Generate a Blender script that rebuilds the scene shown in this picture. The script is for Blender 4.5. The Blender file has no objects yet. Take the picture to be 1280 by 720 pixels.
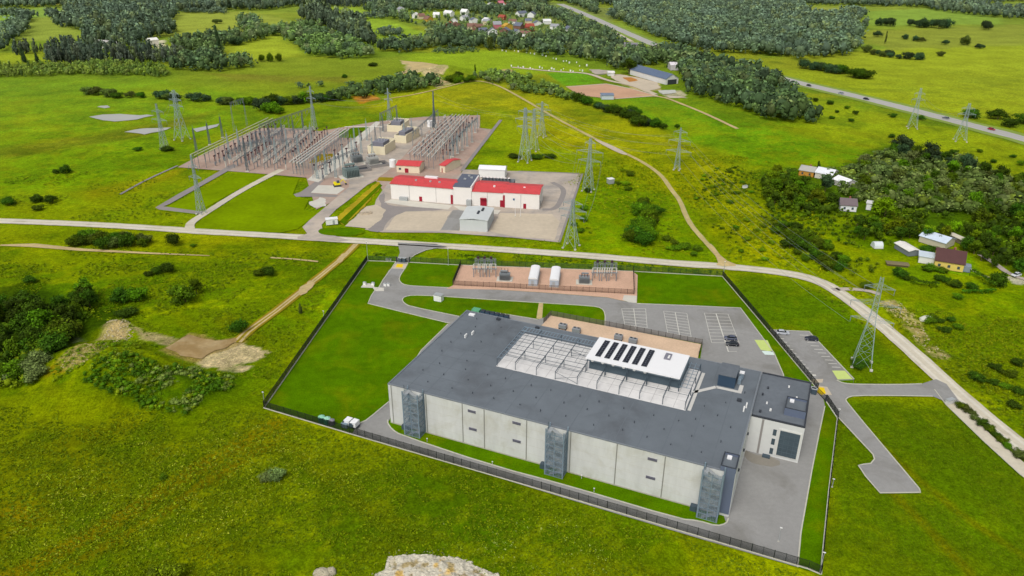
import bpy, math, random
import numpy as np
from mathutils import Vector, Matrix
rnd = random.Random(7)
SC = bpy.context.scene
COL = SC.collection
# ------------------------------------------------------------------ camera (solved from the building's own vanishing points)
CF, CTH, CRO, CH = 942.018, 0.447615, 0.0041319, 130.0
FW = np.array([0, math.cos(CTH), -math.sin(CTH)]); RT = np.array([1., 0, 0]); UP = np.cross(RT, FW)
_c, _s = math.cos(CRO), math.sin(CRO)
RT, UP = _c * RT + _s * UP, -_s * RT + _c * UP

def g(px, py, z=0.0):
    """survey: where a point of the photograph lies on the ground (or on a level z), in metres"""
    d = (px - 640) / CF * RT - (py - 360) / CF * UP + FW
    t = (z - CH) / d[2]
    return (float(d[0] * t), float(d[1] * t))

def G(pts, z=0.0):
    return [g(x, y, z) for x, y in pts]

def proj(X, Y, Z):
    d = np.array([X, Y, Z - CH]); w = d @ FW
    return 640 + CF * (d @ RT) / w, 360 - CF * (d @ UP) / w

def hz(bx, by, ty):
    X, Y = g(bx, by); lo, hi = 0., 120.
    for _ in range(40):
        m = (lo + hi) / 2
        if proj(X, Y, m)[1] > ty: lo = m
        else: hi = m
    return lo

cam = bpy.data.cameras.new('camera'); co = bpy.data.objects.new('camera', cam); COL.objects.link(co)
cam.sensor_width = 36; cam.lens = CF / 1280 * 36; cam.clip_end = 20000; cam.clip_start = 1
m = Matrix.Identity(4)
for i in range(3):
    m[i][0], m[i][1], m[i][2] = RT[i], UP[i], -FW[i]
m[2][3] = CH
co.matrix_world = m
SC.camera = co

# ------------------------------------------------------------------ light
SUN_EL, SUN_AZ = math.radians(52), math.radians(205)      # azimuth clockwise from +Y
w = bpy.data.worlds.new('World'); SC.world = w; w.use_nodes = True
nt = w.node_tree; bg = nt.nodes['Background']
sky = nt.nodes.new('ShaderNodeTexSky'); sky.sky_type = 'NISHITA'; sky.sun_disc = False
sky.sun_elevation = SUN_EL; sky.sun_rotation = SUN_AZ; sky.air_density = 1.0; sky.dust_density = 4.0; sky.ozone_density = 1.0
hs = nt.nodes.new('ShaderNodeHueSaturation'); hs.inputs['Saturation'].default_value = 0.30
nt.links.new(sky.outputs[0], hs.inputs['Color']); nt.links.new(hs.outputs[0], bg.inputs[0])
bg.inputs[1].default_value = 0.132
sun = bpy.data.lights.new('sun', 'SUN'); sun.energy = 1.25; sun.angle = math.radians(24); sun.color = (1.0, 0.965, 0.91)
so = bpy.data.objects.new('sun', sun); COL.objects.link(so)
sd = Vector((math.sin(SUN_AZ) * math.cos(SUN_EL), math.cos(SUN_AZ) * math.cos(SUN_EL), math.sin(SUN_EL)))
so.rotation_euler = sd.to_track_quat('Z', 'Y').to_euler(); so.location = (0, 0, 400)
SC.view_settings.view_transform = 'Standard'; SC.view_settings.look = 'None'; SC.view_settings.exposure = 0
SC.render.engine = 'CYCLES'
SC.cycles.use_denoising = True
SC.cycles.max_bounces = 5; SC.cycles.diffuse_bounces = 2; SC.cycles.glossy_bounces = 2; SC.cycles.transparent_max_bounces = 6
SC.cycles.sample_clamp_indirect = 4

# ------------------------------------------------------------------ materials
def lin(r, g_, b):
    f = lambda c: c / 12.92 if c <= .04045 else ((c + .055) / 1.055) ** 2.4
    return (f(r / 255), f(g_ / 255), f(b / 255))
LK = 0.93                                                   # brightness of a sunlit level surface per unit of base colour
def px(r, g_, b):
    return tuple(min(.85, c / LK) for c in lin(r, g_, b))

MATS = {}
def mat(name, col, rough=.85, noise=(), metal=0., spec=.25, bump=None, attr=None, alt=None, stretch=None):
    """noise: list of (scale in 1/m, detail, amount, contrast) multiplied into the colour"""
    if name in MATS: return MATS[name]
    M = bpy.data.materials.new(name); M.use_nodes = True
    t = M.node_tree; b = t.nodes['Principled BSDF']
    b.inputs['Roughness'].default_value = rough; b.inputs['Metallic'].default_value = metal
    b.inputs['Specular IOR Level'].default_value = spec
    geo = t.nodes.new('ShaderNodeNewGeometry')
    if attr:
        a = t.nodes.new('ShaderNodeVertexColor'); a.layer_name = attr; cur = a.outputs[0]
    else:
        r = t.nodes.new('ShaderNodeRGB'); r.outputs[0].default_value = (*col, 1); cur = r.outputs[0]
    last = None
    if alt:                                                   # a second colour in patches: (colour, scale, low, high)
        n = t.nodes.new('ShaderNodeTexNoise'); n.inputs['Scale'].default_value = alt[1]; n.inputs['Detail'].default_value = 5; n.inputs['Roughness'].default_value = .65; n.inputs['Distortion'].default_value = .6
        t.links.new(geo.outputs['Position'], n.inputs['Vector'])
        mr = t.nodes.new('ShaderNodeMapRange'); mr.inputs[1].default_value = alt[2]; mr.inputs[2].default_value = alt[3]; t.links.new(n.outputs[0], mr.inputs[0])
        mx = t.nodes.new('ShaderNodeMix'); mx.data_type = 'RGBA'; t.links.new(mr.outputs[0], mx.inputs[0]); t.links.new(cur, mx.inputs[6]); mx.inputs[7].default_value = (*alt[0], 1); cur = mx.outputs[2]
    vec = geo.outputs['Position']
    if stretch:
        vm = t.nodes.new('ShaderNodeVectorMath'); vm.operation = 'MULTIPLY'; vm.inputs[1].default_value = stretch; t.links.new(vec, vm.inputs[0]); vec = vm.outputs[0]
    for (sc, det, amt, con) in noise:
        n = t.nodes.new('ShaderNodeTexNoise'); n.inputs['Scale'].default_value = sc; n.inputs['Detail'].default_value = det
        n.inputs['Roughness'].default_value = .6
        t.links.new(vec, n.inputs['Vector'])
        mr = t.nodes.new('ShaderNodeMapRange'); lo = .5 - .5 / con; hi = .5 + .5 / con
        mr.inputs[1].default_value = lo; mr.inputs[2].default_value = hi; mr.inputs[3].default_value = 1 - amt; mr.inputs[4].default_value = 1 + amt
        t.links.new(n.outputs[0], mr.inputs[0])
        mx = t.nodes.new('ShaderNodeMix'); mx.data_type = 'RGBA'; mx.blend_type = 'MULTIPLY'; mx.inputs[0].default_value = 1
        t.links.new(cur, mx.inputs[6])
        cb = t.nodes.new('ShaderNodeCombineColor')
        for k in range(3): t.links.new(mr.outputs[0], cb.inputs[k])
        t.links.new(cb.outputs[0], mx.inputs[7]); cur = mx.outputs[2]; last = n
    t.links.new(cur, b.inputs['Base Color'])
    if bump and last:
        bp = t.nodes.new('ShaderNodeBump'); bp.inputs['Strength'].default_value = bump[0]; bp.inputs['Distance'].default_value = bump[1]
        t.links.new(last.outputs[0], bp.inputs['Height']); t.links.new(bp.outputs[0], b.inputs['Normal'])
    MATS[name] = M
    return M

def leaf_mat(name, col, var=.35):
    """foliage: the base colour, varied from plant to plant and clump to clump; tint also paints crown shade"""
    M = bpy.data.materials.new(name); M.use_nodes = True
    t = M.node_tree; b = t.nodes['Principled BSDF']; b.inputs['Roughness'].default_value = .75; b.inputs['Specular IOR Level'].default_value = .12
    a = t.nodes.new('ShaderNodeVertexColor'); a.layer_name = 'tint'
    oi = t.nodes.new('ShaderNodeObjectInfo')
    mr = t.nodes.new('ShaderNodeMapRange'); mr.inputs[3].default_value = 1 - var; mr.inputs[4].default_value = 1 + var * 1.3
    t.links.new(oi.outputs['Random'], mr.inputs[0])
    hs = t.nodes.new('ShaderNodeHueSaturation'); hs.inputs['Color'].default_value = (*col, 1)
    t.links.new(mr.outputs[0], hs.inputs['Value'])
    mh = t.nodes.new('ShaderNodeMath'); mh.operation = 'MULTIPLY_ADD'; mh.inputs[1].default_value = .045; mh.inputs[2].default_value = .482
    t.links.new(oi.outputs['Random'], mh.inputs[0]); t.links.new(mh.outputs[0], hs.inputs['Hue'])
    mx = t.nodes.new('ShaderNodeMix'); mx.data_type = 'RGBA'; mx.blend_type = 'MULTIPLY'; mx.inputs[0].default_value = 1
    t.links.new(hs.outputs[0], mx.inputs[6]); t.links.new(a.outputs[0], mx.inputs[7])
    t.links.new(mx.outputs[2], b.inputs['Base Color'])
    MATS[name] = M
    return M

# ------------------------------------------------------------------ mesh builder
class MB:
    def __init__(s): s.v = []; s.f = []; s.c = []
    def quad(s, *p):
        n = len(s.v); s.v += [tuple(map(float, q)) for q in p]; s.f.append(tuple(range(n, n + len(p))))
    def box(s, c, size, ax=(1, 0, 0), up=(0, 0, 1)):
        """c = centre; size along ax, across, up"""
        a = Vector(ax).normalized(); u = Vector(up); b = u.cross(a).normalized(); u = a.cross(b).normalized(); c = Vector(c)
        n = len(s.v)
        for k in (-.5, .5):
            for j in (-.5, .5):
                for i in (-.5, .5):
                    s.v.append(tuple(c + a * i * size[0] + b * j * size[1] + u * k * size[2]))
        s.f += [tuple(n + i for i in q) for q in ((0, 2, 3, 1), (4, 5, 7, 6), (0, 1, 5, 4), (2, 6, 7, 3), (0, 4, 6, 2), (1, 3, 7, 5))]
    def beam(s, p, q, w, h=None):
        p, q = Vector(p), Vector(q); d = q - p
        if d.length < 1e-5: return
        up = Vector((0, 0, 1)) if abs(d.normalized().z) < .98 else Vector((0, 1, 0))
        s.box((p + q) / 2, (d.length, w, h or w), d, up)
    def tube(s, p, q, r, r2=None, n=8, cap=True):
        p, q = Vector(p), Vector(q); d = (q - p).normalized(); r2 = r if r2 is None else r2
        a = d.cross(Vector((0, 0, 1)) if abs(d.z) < .95 else Vector((1, 0, 0))).normalized(); b = d.cross(a)
        k = len(s.v)
        for c, rr in ((p, r), (q, r2)):
            for i in range(n):
                t = 2 * math.pi * i / n
                s.v.append(tuple(c + a * math.cos(t) * rr + b * math.sin(t) * rr))
        for i in range(n):
            j = (i + 1) % n; s.f.append((k + i, k + j, k + n + j, k + n + i))
        if cap: s.f.append(tuple(k + i for i in reversed(range(n)))); s.f.append(tuple(k + n + i for i in range(n)))
    def prism(s, poly, z0, z1):
        n = len(poly); k = len(s.v)
        A = sum(poly[i][0] * poly[(i + 1) % n][1] - poly[(i + 1) % n][0] * poly[i][1] for i in range(n))
        if A < 0: poly = list(reversed(poly))
        s.v += [(x, y, z0) for x, y in poly] + [(x, y, z1) for x, y in poly]
        for i in range(n):
            j = (i + 1) % n; s.f.append((k + i, k + j, k + n + j, k + n + i))
        s.f.append(tuple(k + n + i for i in range(n))); s.f.append(tuple(k + n - 1 - i for i in range(n)))
    def sheet(s, poly, z):
        n = len(poly); k = len(s.v)
        A = sum(poly[i][0] * poly[(i + 1) % n][1] - poly[(i + 1) % n][0] * poly[i][1] for i in range(n))
        if A < 0: poly = list(reversed(poly))
        s.v += [(x, y, z) for x, y in poly]; s.f.append(tuple(range(k, k + n)))
    def ribbon(s, pts, w, z, h=0.):
        """a strip of width w along pts (world xy); h>0 makes it a solid kerb"""
        w2 = w if hasattr(w, '__len__') else [w] * len(pts)
        L, R = [], []
        for i, p in enumerate(pts):
            a = Vector(pts[max(0, i - 1)]); b = Vector(pts[min(len(pts) - 1, i + 1)]); d = (b - a)
            if d.length < 1e-6: d = Vector((1, 0))
            d.normalize(); nrm = Vector((-d.y, d.x)) * w2[i] / 2; q = Vector(p)
            L.append(q + nrm); R.append(q - nrm)
        for i in range(len(pts) - 1):
            a, b, c, d = R[i], R[i + 1], L[i + 1], L[i]
            s.quad((*a, z + h), (*b, z + h), (*c, z + h), (*d, z + h))
            if h:
                s.quad((*a, z), (*b, z), (*b, z + h), (*a, z + h)); s.quad((*c, z), (*d, z), (*d, z + h), (*c, z + h))
        if h:
            for (a, d) in ((R[0], L[0]), (L[-1], R[-1])): s.quad((*a, z), (*a, z + h), (*d, z + h), (*d, z))
    def mesh(s, name, M, mtx=None, smooth=False):
        me = bpy.data.meshes.new(name)
        v = s.v
        if mtx is not None: v = [tuple(mtx @ Vector(q)) for q in v]
        me.from_pydata(v, [], s.f); me.materials.append(M)
        if smooth: me.polygons.foreach_set('use_smooth', [True] * len(me.polygons))
        me.update(); return me
    def build(s, name, M, parent=None, world=True, smooth=False):
        mtx = None
        if parent is not None and world: mtx = wmat(parent).inverted()
        o = bpy.data.objects.new(name, s.mesh(name, M, mtx, smooth)); COL.objects.link(o)
        if parent is not None: o.parent = parent
        return o

def wmat(o):
    m = o.matrix_basis.copy()
    while o.parent: o = o.parent; m = o.matrix_basis @ m
    return m
def tag(o, label=None, cat=None, group=None, kind=None):
    if label: o['label'] = label
    if cat: o['category'] = cat
    if group: o['group'] = group
    if kind: o['kind'] = kind
    return o
def thing(name, label, cat, loc=(0, 0, 0), rz=0., group=None):
    o = bpy.data.objects.new(name, None); COL.objects.link(o); o.empty_display_size = .5
    o.location = (loc[0], loc[1], loc[2] if len(loc) > 2 else 0); o.rotation_euler = (0, 0, rz)
    return tag(o, label, cat, group)
def copy_tree(o, parent=None):
    c = o.copy(); COL.objects.link(c); c.parent = parent
    for ch in list(o.children): copy_tree(ch, c)
    return c
def dup(o, loc, rz=0., label=None, group=None, scale=1.):
    c = copy_tree(o); c.location = (loc[0], loc[1], loc[2] if len(loc) > 2 else 0); c.rotation_euler = (0, 0, rz)
    c.scale = scale if hasattr(scale, '__len__') else (scale,) * 3
    if label: c['label'] = label
    if group: c['group'] = group
    return c
def structure(name, mb, M, smooth=False):
    return tag(mb.build(name, M, smooth=smooth), kind='structure')
def curve(pts, it=2, closed=False):
    """round a traced polyline"""
    for _ in range(it):
        q = []; n = len(pts)
        for i in range(n if closed else n - 1):
            a, b = pts[i], pts[(i + 1) % n]
            q += [(.75 * a[0] + .25 * b[0], .75 * a[1] + .25 * b[1]), (.25 * a[0] + .75 * b[0], .25 * a[1] + .75 * b[1])]
        pts = q if closed else [pts[0]] + q + [pts[-1]]
    return pts
def lerp(a, b, t): return tuple(x + (y - x) * t for x, y in zip(a, b))
def inpoly(x, y, poly):
    """numpy arrays x, y against a polygon"""
    r = np.zeros(np.shape(x), bool); n = len(poly)
    for i in range(n):
        x1, y1 = poly[i]; x2, y2 = poly[(i + 1) % n]
        if y1 == y2: continue
        c = (y1 > y) != (y2 > y)
        r ^= c & (x < (x2 - x1) * (y - y1) / (y2 - y1) + x1)
    return r
def polydist(x, y, poly, closed=True):
    d = np.full(np.shape(x), 1e9); n = len(poly)
    for i in range(n if closed else n - 1):
        x1, y1 = poly[i]; x2, y2 = poly[(i + 1) % n]; dx, dy = x2 - x1, y2 - y1; L = dx * dx + dy * dy + 1e-9
        t = np.clip(((x - x1) * dx + (y - y1) * dy) / L, 0, 1)
        d = np.minimum(d, np.hypot(x - x1 - t * dx, y - y1 - t * dy))
    return d
_nr = np.random.RandomState(3)
_tab = _nr.rand(256, 256)
def vnoise(x, y, s):
    """value noise, cell size s metres"""
    x = x / s + 1000.3; y = y / s + 1000.7; i = np.floor(x).astype(int); j = np.floor(y).astype(int); u = x - i; v = y - j
    u = u * u * (3 - 2 * u); v = v * v * (3 - 2 * v); T = lambda a, b: _tab[a & 255, b & 255]
    return (T(i, j) * (1 - u) + T(i + 1, j) * u) * (1 - v) + (T(i, j + 1) * (1 - u) + T(i + 1, j + 1) * u) * v
def fbm(x, y, s, o=4):
    r = 0; a = 1; t = 0
    for k in range(o): r = r + a * vnoise(x + 37 * k, y - 91 * k, s); t += a; a *= .55; s /= 2.1
    return r / t
# ================================================================== THE SETTING
# ---- ground: one sheet, graded grid, colours mixed per vertex from the mapped patches
def graded(a, b, lo, hi, step, k):
    xs = list(np.arange(lo, hi, step)); x = hi
    while x < b: xs.append(x); x += step + (x - hi) * k
    xs.append(b); x = lo - step
    while x > a: xs.insert(0, x); x -= step + (lo - x) * k
    xs.insert(0, a); return np.array(xs)
gx = graded(-4500, 4500, -250, 230, 1.0, .010); gy = graded(-300, 6000, 104, 330, 1.0, .0046)
NX, NY = len(gx), len(gy)
X, Y = np.meshgrid(gx, gy); X = X.ravel(); Y = Y.ravel()
D = np.hypot(X, Y)
jit = np.minimum(.04 * D, 30)
XW = X + (fbm(X, Y, 25, 3) - .5) * np.clip(D * .035, 4, 40); YW = Y + (fbm(X + 500, Y, 25, 3) - .5) * np.clip(D * .035, 4, 40)
n_big = fbm(X, Y, 90, 4); n_mid = fbm(X + 311, Y, 18, 4); n_str = fbm(X * .35, Y * 1.6, 40, 4)
def rgb(*c): return np.array(px(*c))
BASE = rgb(104, 136, 4); YEL = rgb(150, 152, 4); DRK = rgb(74, 108, 2); FAR = rgb(124, 148, 40)
C = np.tile(BASE, (len(X), 1))
def mix(t, col):
    global C
    t = np.clip(t, 0, 1)[:, None]; C = C * (1 - t) + np.asarray(col) * t
def sm(a, b, x): t = np.clip((x - a) / (b - a), 0, 1); return t * t * (3 - 2 * t)
mix(sm(.48, .72, n_big) * .55, YEL); mix(sm(.55, .8, 1 - n_mid) * .5, DRK)
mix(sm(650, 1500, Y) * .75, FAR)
def patch(poly, col, soft=6., a=1., warp=1., tex=0.):
    P = G(poly); bx = [p[0] for p in P]; by = [p[1] for p in P]
    k = np.where((X > min(bx) - soft * 3 - 40) & (X < max(bx) + soft * 3 + 40) & (Y > min(by) - soft * 3 - 40) & (Y < max(by) + soft * 3 + 40))[0]
    if len(k) == 0: return
    x = X[k] + (XW[k] - X[k]) * warp; y = Y[k] + (YW[k] - Y[k]) * warp
    ins = inpoly(x, y, P); d = polydist(x, y, P); s = np.where(ins, d, -d)
    t = sm(-soft, soft, s) * a
    if tex: t = t * (1 - tex + tex * sm(.35, .6, n_mid[k] * .6 + n_str[k] * .4))
    t = t[:, None]; C[k] = C[k] * (1 - t) + rgb(*col) * t
# wide zones
patch([(-200, 620), (0, 470), (330, 515), (560, 580), (720, 640), (860, 760), (-200, 800)], (92, 108, 0), 14, .8, 1)
patch([(330, 560), (560, 580), (800, 660), (900, 800), (300, 800)], (74, 104, 2), 14, .9, 1)
patch([(-100, 560), (150, 520), (330, 560), (300, 800), (-100, 800)], (98, 104, 0), 14, .6, 1, .6)
patch([(150, 640), (330, 545), (350, 560), (180, 680), (60, 720), (30, 700)], (104, 104, 2), 4, .4)
patch([(0, 640), (40, 620), (45, 650), (10, 665)], (128, 110, 4), 5, .7)
patch([(60, 520), (300, 500), (320, 530), (100, 600)], (108, 118, 2), 8, .5, 1, .5)
patch([(-100, 300), (240, 318), (430, 322), (330, 505), (100, 500), (-100, 500)], (78, 112, 2), 10, .75)
patch([(-200, 95), (215, 100), (330, 110), (260, 190), (130, 235), (-200, 255)], (112, 152, 0), 14, .9)
patch([(-200, 255), (130, 232), (240, 205), (230, 282), (0, 275), (-200, 275)], (112, 140, 6), 8, .8)
patch([(115, 238), (180, 222), (238, 205), (232, 214), (180, 234), (125, 244)], (150, 134, 14), 6, .6)
patch([(-50, 190), (120, 168), (215, 150), (270, 140), (215, 160), (120, 180), (0, 200)], (120, 116, 30), 8, .65)
patch([(215, 75), (500, 72), (560, 92), (540, 118), (330, 120), (215, 100)], (118, 140, 22), 20, .8)
patch([(250, 92), (440, 95), (440, 102), (280, 100)], (112, 112, 36), 10, .7)
patch([(500, 118), (600, 100), (700, 130), (790, 190), (850, 235), (760, 190), (640, 185), (600, 140), (520, 135), (430, 140)], (156, 162, 0), 14, .9)
patch([(600, 100), (640, 92), (740, 125), (830, 160), (905, 205), (1000, 260), (1000, 335), (910, 330), (850, 245), (740, 175)], (146, 154, 2), 14, .85, 1, .4)
patch([(620, 130), (705, 190), (740, 300), (700, 300), (720, 215), (600, 212), (580, 190), (620, 150)], (122, 150, 2), 10, .8)
patch([(730, 215), (845, 245), (895, 325), (725, 308)], (104, 140, 4), 10, .8)
patch([(700, 120), (830, 120), (920, 150), (985, 165), (1090, 190), (1085, 205), (950, 205), (840, 165), (760, 135)], (98, 146, 2), 8, .9, .5)
patch([(955, 108), (1280, 180), (1400, 210), (1400, 250), (1220, 200), (1080, 190), (1000, 160)], (134, 158, 4), 12, .9)
patch([(860, 65), (990, 88), (1110, 60), (1290, 55), (1500, 60), (1500, 200), (1280, 168), (975, 95)], (142, 162, 10), 16, .95)
patch([(1080, 14), (1170, 10), (1250, 22), (1252, 30), (1090, 32)], (124, 160, 60), 10, .9, .4)
patch([(1050, 40), (1290, 30), (1290, 55), (1110, 62)], (132, 146, 52), 12, .8)
patch([(960, 10), (1070, 8), (1075, 16), (1000, 22), (950, 16)], (136, 152, 74), 10, .8)
patch([(1080, 320), (1140, 345), (1290, 380), (1400, 440), (1400, 640), (1290, 560), (1180, 470), (1100, 380)], (92, 124, 2), 10, .7)
patch([(960, 200), (1100, 250), (1110, 310), (1060, 360), (1000, 335), (940, 250)], (104, 134, 2), 8, .7)
patch([(1225, 285), (1290, 272), (1330, 310), (1245, 300)], (94, 136, 4), 6, .8)
# mown ground outside the fence and the wedge of lawn at the right
patch([(1045, 520), (1060, 498), (1180, 500), (1300, 600), (1500, 760), (1020, 800)], (72, 106, 0), 4, .95)
patch([(910, 345), (990, 350), (1050, 375), (1155, 478), (1062, 480), (1012, 414), (960, 412)], (76, 114, 0), 3, .95)
# fields at the top left
patch([(0, 18), (58, 8), (82, 12), (70, 20), (0, 27)], (128, 166, 78), 6, .9, .3)
patch([(0, 22), (28, 23), (22, 33), (0, 37)], (118, 160, 66), 6, .9, .3)
patch([(40, 22), (100, 21), (102, 48), (20, 52)], (136, 158, 66), 8, .9, .4)
patch([(0, 66), (60, 62), (70, 76), (0, 78)], (140, 162, 20), 6, .9, .4)
patch([(220, 15), (315, 14), (375, 30), (322, 52), (300, 45), (215, 45), (180, 45), (175, 38)], (142, 160, 66), 10, .9, .5)
patch([(275, 50), (345, 40), (378, 68), (300, 76)], (146, 168, 36), 10, .9, .5)
patch([(0, 0), (90, -4), (95, 4), (70, 6), (0, 6)], (176, 170, 80), 6, .8, .3)
patch([(395, 10), (450, 10), (470, 18), (500, 30), (545, 46), (470, 58), (430, 30)], (136, 172, 44), 10, .95, .5)
patch([(500, 68), (610, 62), (640, 64), (740, 88), (680, 92), (560, 92), (520, 80)], (132, 164, 10), 8, .9, .5)
patch([(770, 24), (800, 44), (830, 60), (800, 60), (780, 50), (768, 40)], (126, 156, 50), 6, .8)
patch([(682, 91), (729, 89.7), (754, 103), (705, 106.5)], (96, 156, 0), 2, 1, .1)
# mottling of the meadows, then the colour cast of the summer grass
t7 = fbm(X + 31, Y - 17, 7, 3); t4 = fbm(X - 201, Y + 45, 4.5, 3); t14 = fbm(X * .7 + Y * .7, (Y - X) * .25, 10, 3)
near = 1 - sm(500, 900, Y)
mix(sm(.54, .72, t7) * .45 * near, rgb(66, 100, 0)); mix(sm(.55, .72, t4) * .50 * near, rgb(132, 148, 6)); mix(sm(.56, .74, t14) * .30 * near, rgb(104, 104, 0))
t2 = fbm(X * .8 + 5, Y + 200, 30, 4); mix(sm(.53, .68, t2) * .45 * near, rgb(128, 146, 0)); mix(sm(.54, .68, 1 - t2) * .42 * near, rgb(66, 104, 0))
patch([(1045, 520), (1060, 498), (1180, 500), (1300, 600), (1500, 760), (1020, 800)], (80, 108, 0), 4, .62)
patch([(910, 345), (990, 350), (1050, 375), (1155, 478), (1062, 480), (1012, 414), (960, 412)], (80, 112, 0), 3, .62)
for q_, w_, a_ in (([(345, 528), (300, 556), (240, 590), (180, 628), (120, 664), (40, 706), (-20, 735)], 2.6, .5), ([(352, 540), (320, 566), (262, 600), (200, 642), (140, 678), (60, 722)], 1.6, .35), ([(1100, 600), (1150, 650), (1210, 715)], 1.4, .3), ([(1068, 520), (1120, 575), (1200, 640), (1290, 700)], 1.2, .25)):
    d_ = polydist(XW * .3 + X * .7, YW * .3 + Y * .7, G(q_), False); mix((1 - sm(w_ * .4, w_ * 1.6, d_)) * a_ * (.5 + t7), rgb(122, 104, 6))
C *= np.array([1.08, .98, .5])
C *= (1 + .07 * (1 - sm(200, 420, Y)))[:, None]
mix((1 - np.exp(-D / 17000)) * sm(300, 900, D), rgb(160, 168, 150))  # distance haze put into the base colour of the far ground
# bare and disturbed earth
def earth(poly, col, soft=1.2, a=.95, tex=.35):
    """bare ground: ragged edge, tufts of grass breaking through"""
    P = G(poly); bx = [p[0] for p in P]; by = [p[1] for p in P]
    k = np.where((X > min(bx) - 12) & (X < max(bx) + 12) & (Y > min(by) - 12) & (Y < max(by) + 12))[0]
    if len(k) == 0: return
    s_ = min(1., .25 + Y[k].mean() / 900.) if Y[k].mean() < 650 else 3.
    x, y = X[k], Y[k]; nz = (fbm(x + 3, y, 5 * max(s_, .6), 4) - .5) * 5.5 * max(s_, .6)
    d = polydist(x, y, P); s = np.where(inpoly(x, y, P), d, -d) + nz
    t = sm(-soft * .35, soft * .35, s) * a * (1 - tex * sm(.50, .60, fbm(x - 9, y + 31, 2.6 * max(1, s_), 3)))
    c = rgb(*col) * (1 + (fbm(x, y, 2.2 * max(1, s_), 3)[:, None] - .5) * .7)
    C[k] = C[k] * (1 - t[:, None]) + c * t[:, None]
earth([(132, 412), (140, 402), (158, 405), (162, 418), (145, 430), (120, 428)], (176, 154, 108), 2, .9, .3)
earth([(75, 462), (100, 448), (130, 442), (140, 452), (115, 472), (85, 478)], (158, 142, 84), 2.5, .8, .5)
earth([(162, 410), (190, 416), (222, 424), (212, 434), (198, 430), (180, 424)], (164, 150, 104), 1.2, .9)
earth([(246, 452), (262, 440), (285, 430), (296, 424), (306, 430), (325, 434.5), (335, 440), (325, 450), (300, 454), (270, 459), (252, 457)], (200, 182, 136), 1.2, 1, .12)
earth([(270, 458), (300, 456), (314, 457), (308, 464), (288, 465)], (190, 172, 128), 1.0, .95, .3)
earth([(200, 437), (236, 415), (270, 424), (300, 421), (300, 430), (262, 442), (250, 452), (230, 451)], (150, 130, 70), 1.6, .8, .1)
earth([(292, 422), (312, 412), (318, 416), (306, 428)], (158, 140, 60), 1.2, .8)
earth([(88, 421), (96, 420), (108, 428), (92, 430)], (190, 184, 150), .8)
earth([(55, 468), (75, 462), (85, 480), (60, 480)], (150, 128, 14), 2, .7)
earth([(1095, 376), (1118, 374), (1150, 400), (1162, 425), (1150, 430), (1125, 398)], (176, 156, 104), 2, .85)
earth([(1155, 432), (1168, 430), (1190, 444), (1180, 450), (1165, 445)], (166, 150, 100), 1.5, .7)
earth([(500, 76), (530, 78), (545, 84), (556, 92), (548, 100), (562, 104), (548, 108), (530, 100), (515, 90), (505, 86)], (190, 172, 130), 4, .95, .3)
earth([(525, 77), (545, 80), (548, 84), (528, 82)], (120, 80, 60), 4, .7)
earth([(440, 120), (470, 118), (476, 124), (450, 130)], (196, 120, 40), 4, .7)
earth([(615, 88), (640, 86), (640, 90), (615, 90)], (180, 150, 110), 4, .7)
earth([(757, 92), (800, 96), (825, 102), (828, 112), (810, 116), (775, 105)], (182, 164, 116), 4, .9, .4)
earth([(735, 86), (765, 88), (770, 92), (745, 94)], (140, 132, 124), 4, .8)
earth([(822, 113), (850, 113), (858, 122), (832, 122)], (186, 176, 146), 4, .8)
earth([(776, 92), (800, 96), (792, 104), (778, 102)], (176, 112, 40), 3, .7)
earth([(185, 52), (205, 50), (208, 62), (196, 60)], (220, 210, 180), 6, .9, .1)
earth([(590, 52), (705, 50), (760, 30), (780, 12), (680, 2), (560, 20), (520, 30)], (110, 116, 84), 20, .5)
earth([(1175, 310), (1215, 318), (1225, 345), (1180, 340)], (104, 146, 6), 4, .8, .1)
earth([(1115, 335), (1155, 330), (1190, 345), (1170, 356), (1120, 352)], (104, 142, 4), 4, .7, .1)
earth([(1258, 345), (1290, 348), (1290, 355), (1265, 354)], (188, 182, 160), 2, .9, .1)
earth([(1020, 218), (1040, 222), (1060, 252), (1040, 250)], (120, 150, 20), 4, .6, .2)
# darker green scrub floor below the thickets
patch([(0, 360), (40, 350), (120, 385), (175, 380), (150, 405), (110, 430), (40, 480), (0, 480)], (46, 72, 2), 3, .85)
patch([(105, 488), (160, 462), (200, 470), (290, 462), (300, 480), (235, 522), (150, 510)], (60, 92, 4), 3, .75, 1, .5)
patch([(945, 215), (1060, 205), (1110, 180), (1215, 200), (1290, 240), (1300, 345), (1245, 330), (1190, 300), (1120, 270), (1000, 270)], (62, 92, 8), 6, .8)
C *= (1 + (n_mid - .5)[:, None] * .35) * (1 + (n_str - .5)[:, None] * .30)
C = np.clip(C, 0.0006, .8)
# relief: the quarry mound at the left, otherwise level
Z = np.full(len(X), -.12) - .25 * (fbm(X + 77, Y, 30, 3))
def bump(pxy, r, h, sx=1.):
    global Z
    c = g(*pxy); d = np.hypot((X - c[0]) / sx, Y - c[1]) + (n_mid - .5) * r * .6; Z = Z + h * (1 - sm(0, r, d))
Z0_ = Z.copy()
bump((140, 472), 26, 7.4, 1.25); bump((105, 450), 18, 3.0, 1.2); bump((148, 412), 11, 4.6, 1.2); bump((222, 498), 16, 3.4, 1.5)
_pp = G([(204, 437), (222, 426), (236, 416), (296, 420), (334, 436), (328, 452), (306, 466), (270, 464), (250, 452), (236, 450), (216, 442)])
_dp = np.where(inpoly(X, Y, _pp), 0, polydist(X, Y, _pp)); _k = sm(.5, 7, _dp); Z = Z0_ * (1 - _k) + Z * _k; bump((533, 96), 22, 5)
bump((553, 90), 26, 7, 1.3)
_Z2 = None
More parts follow.
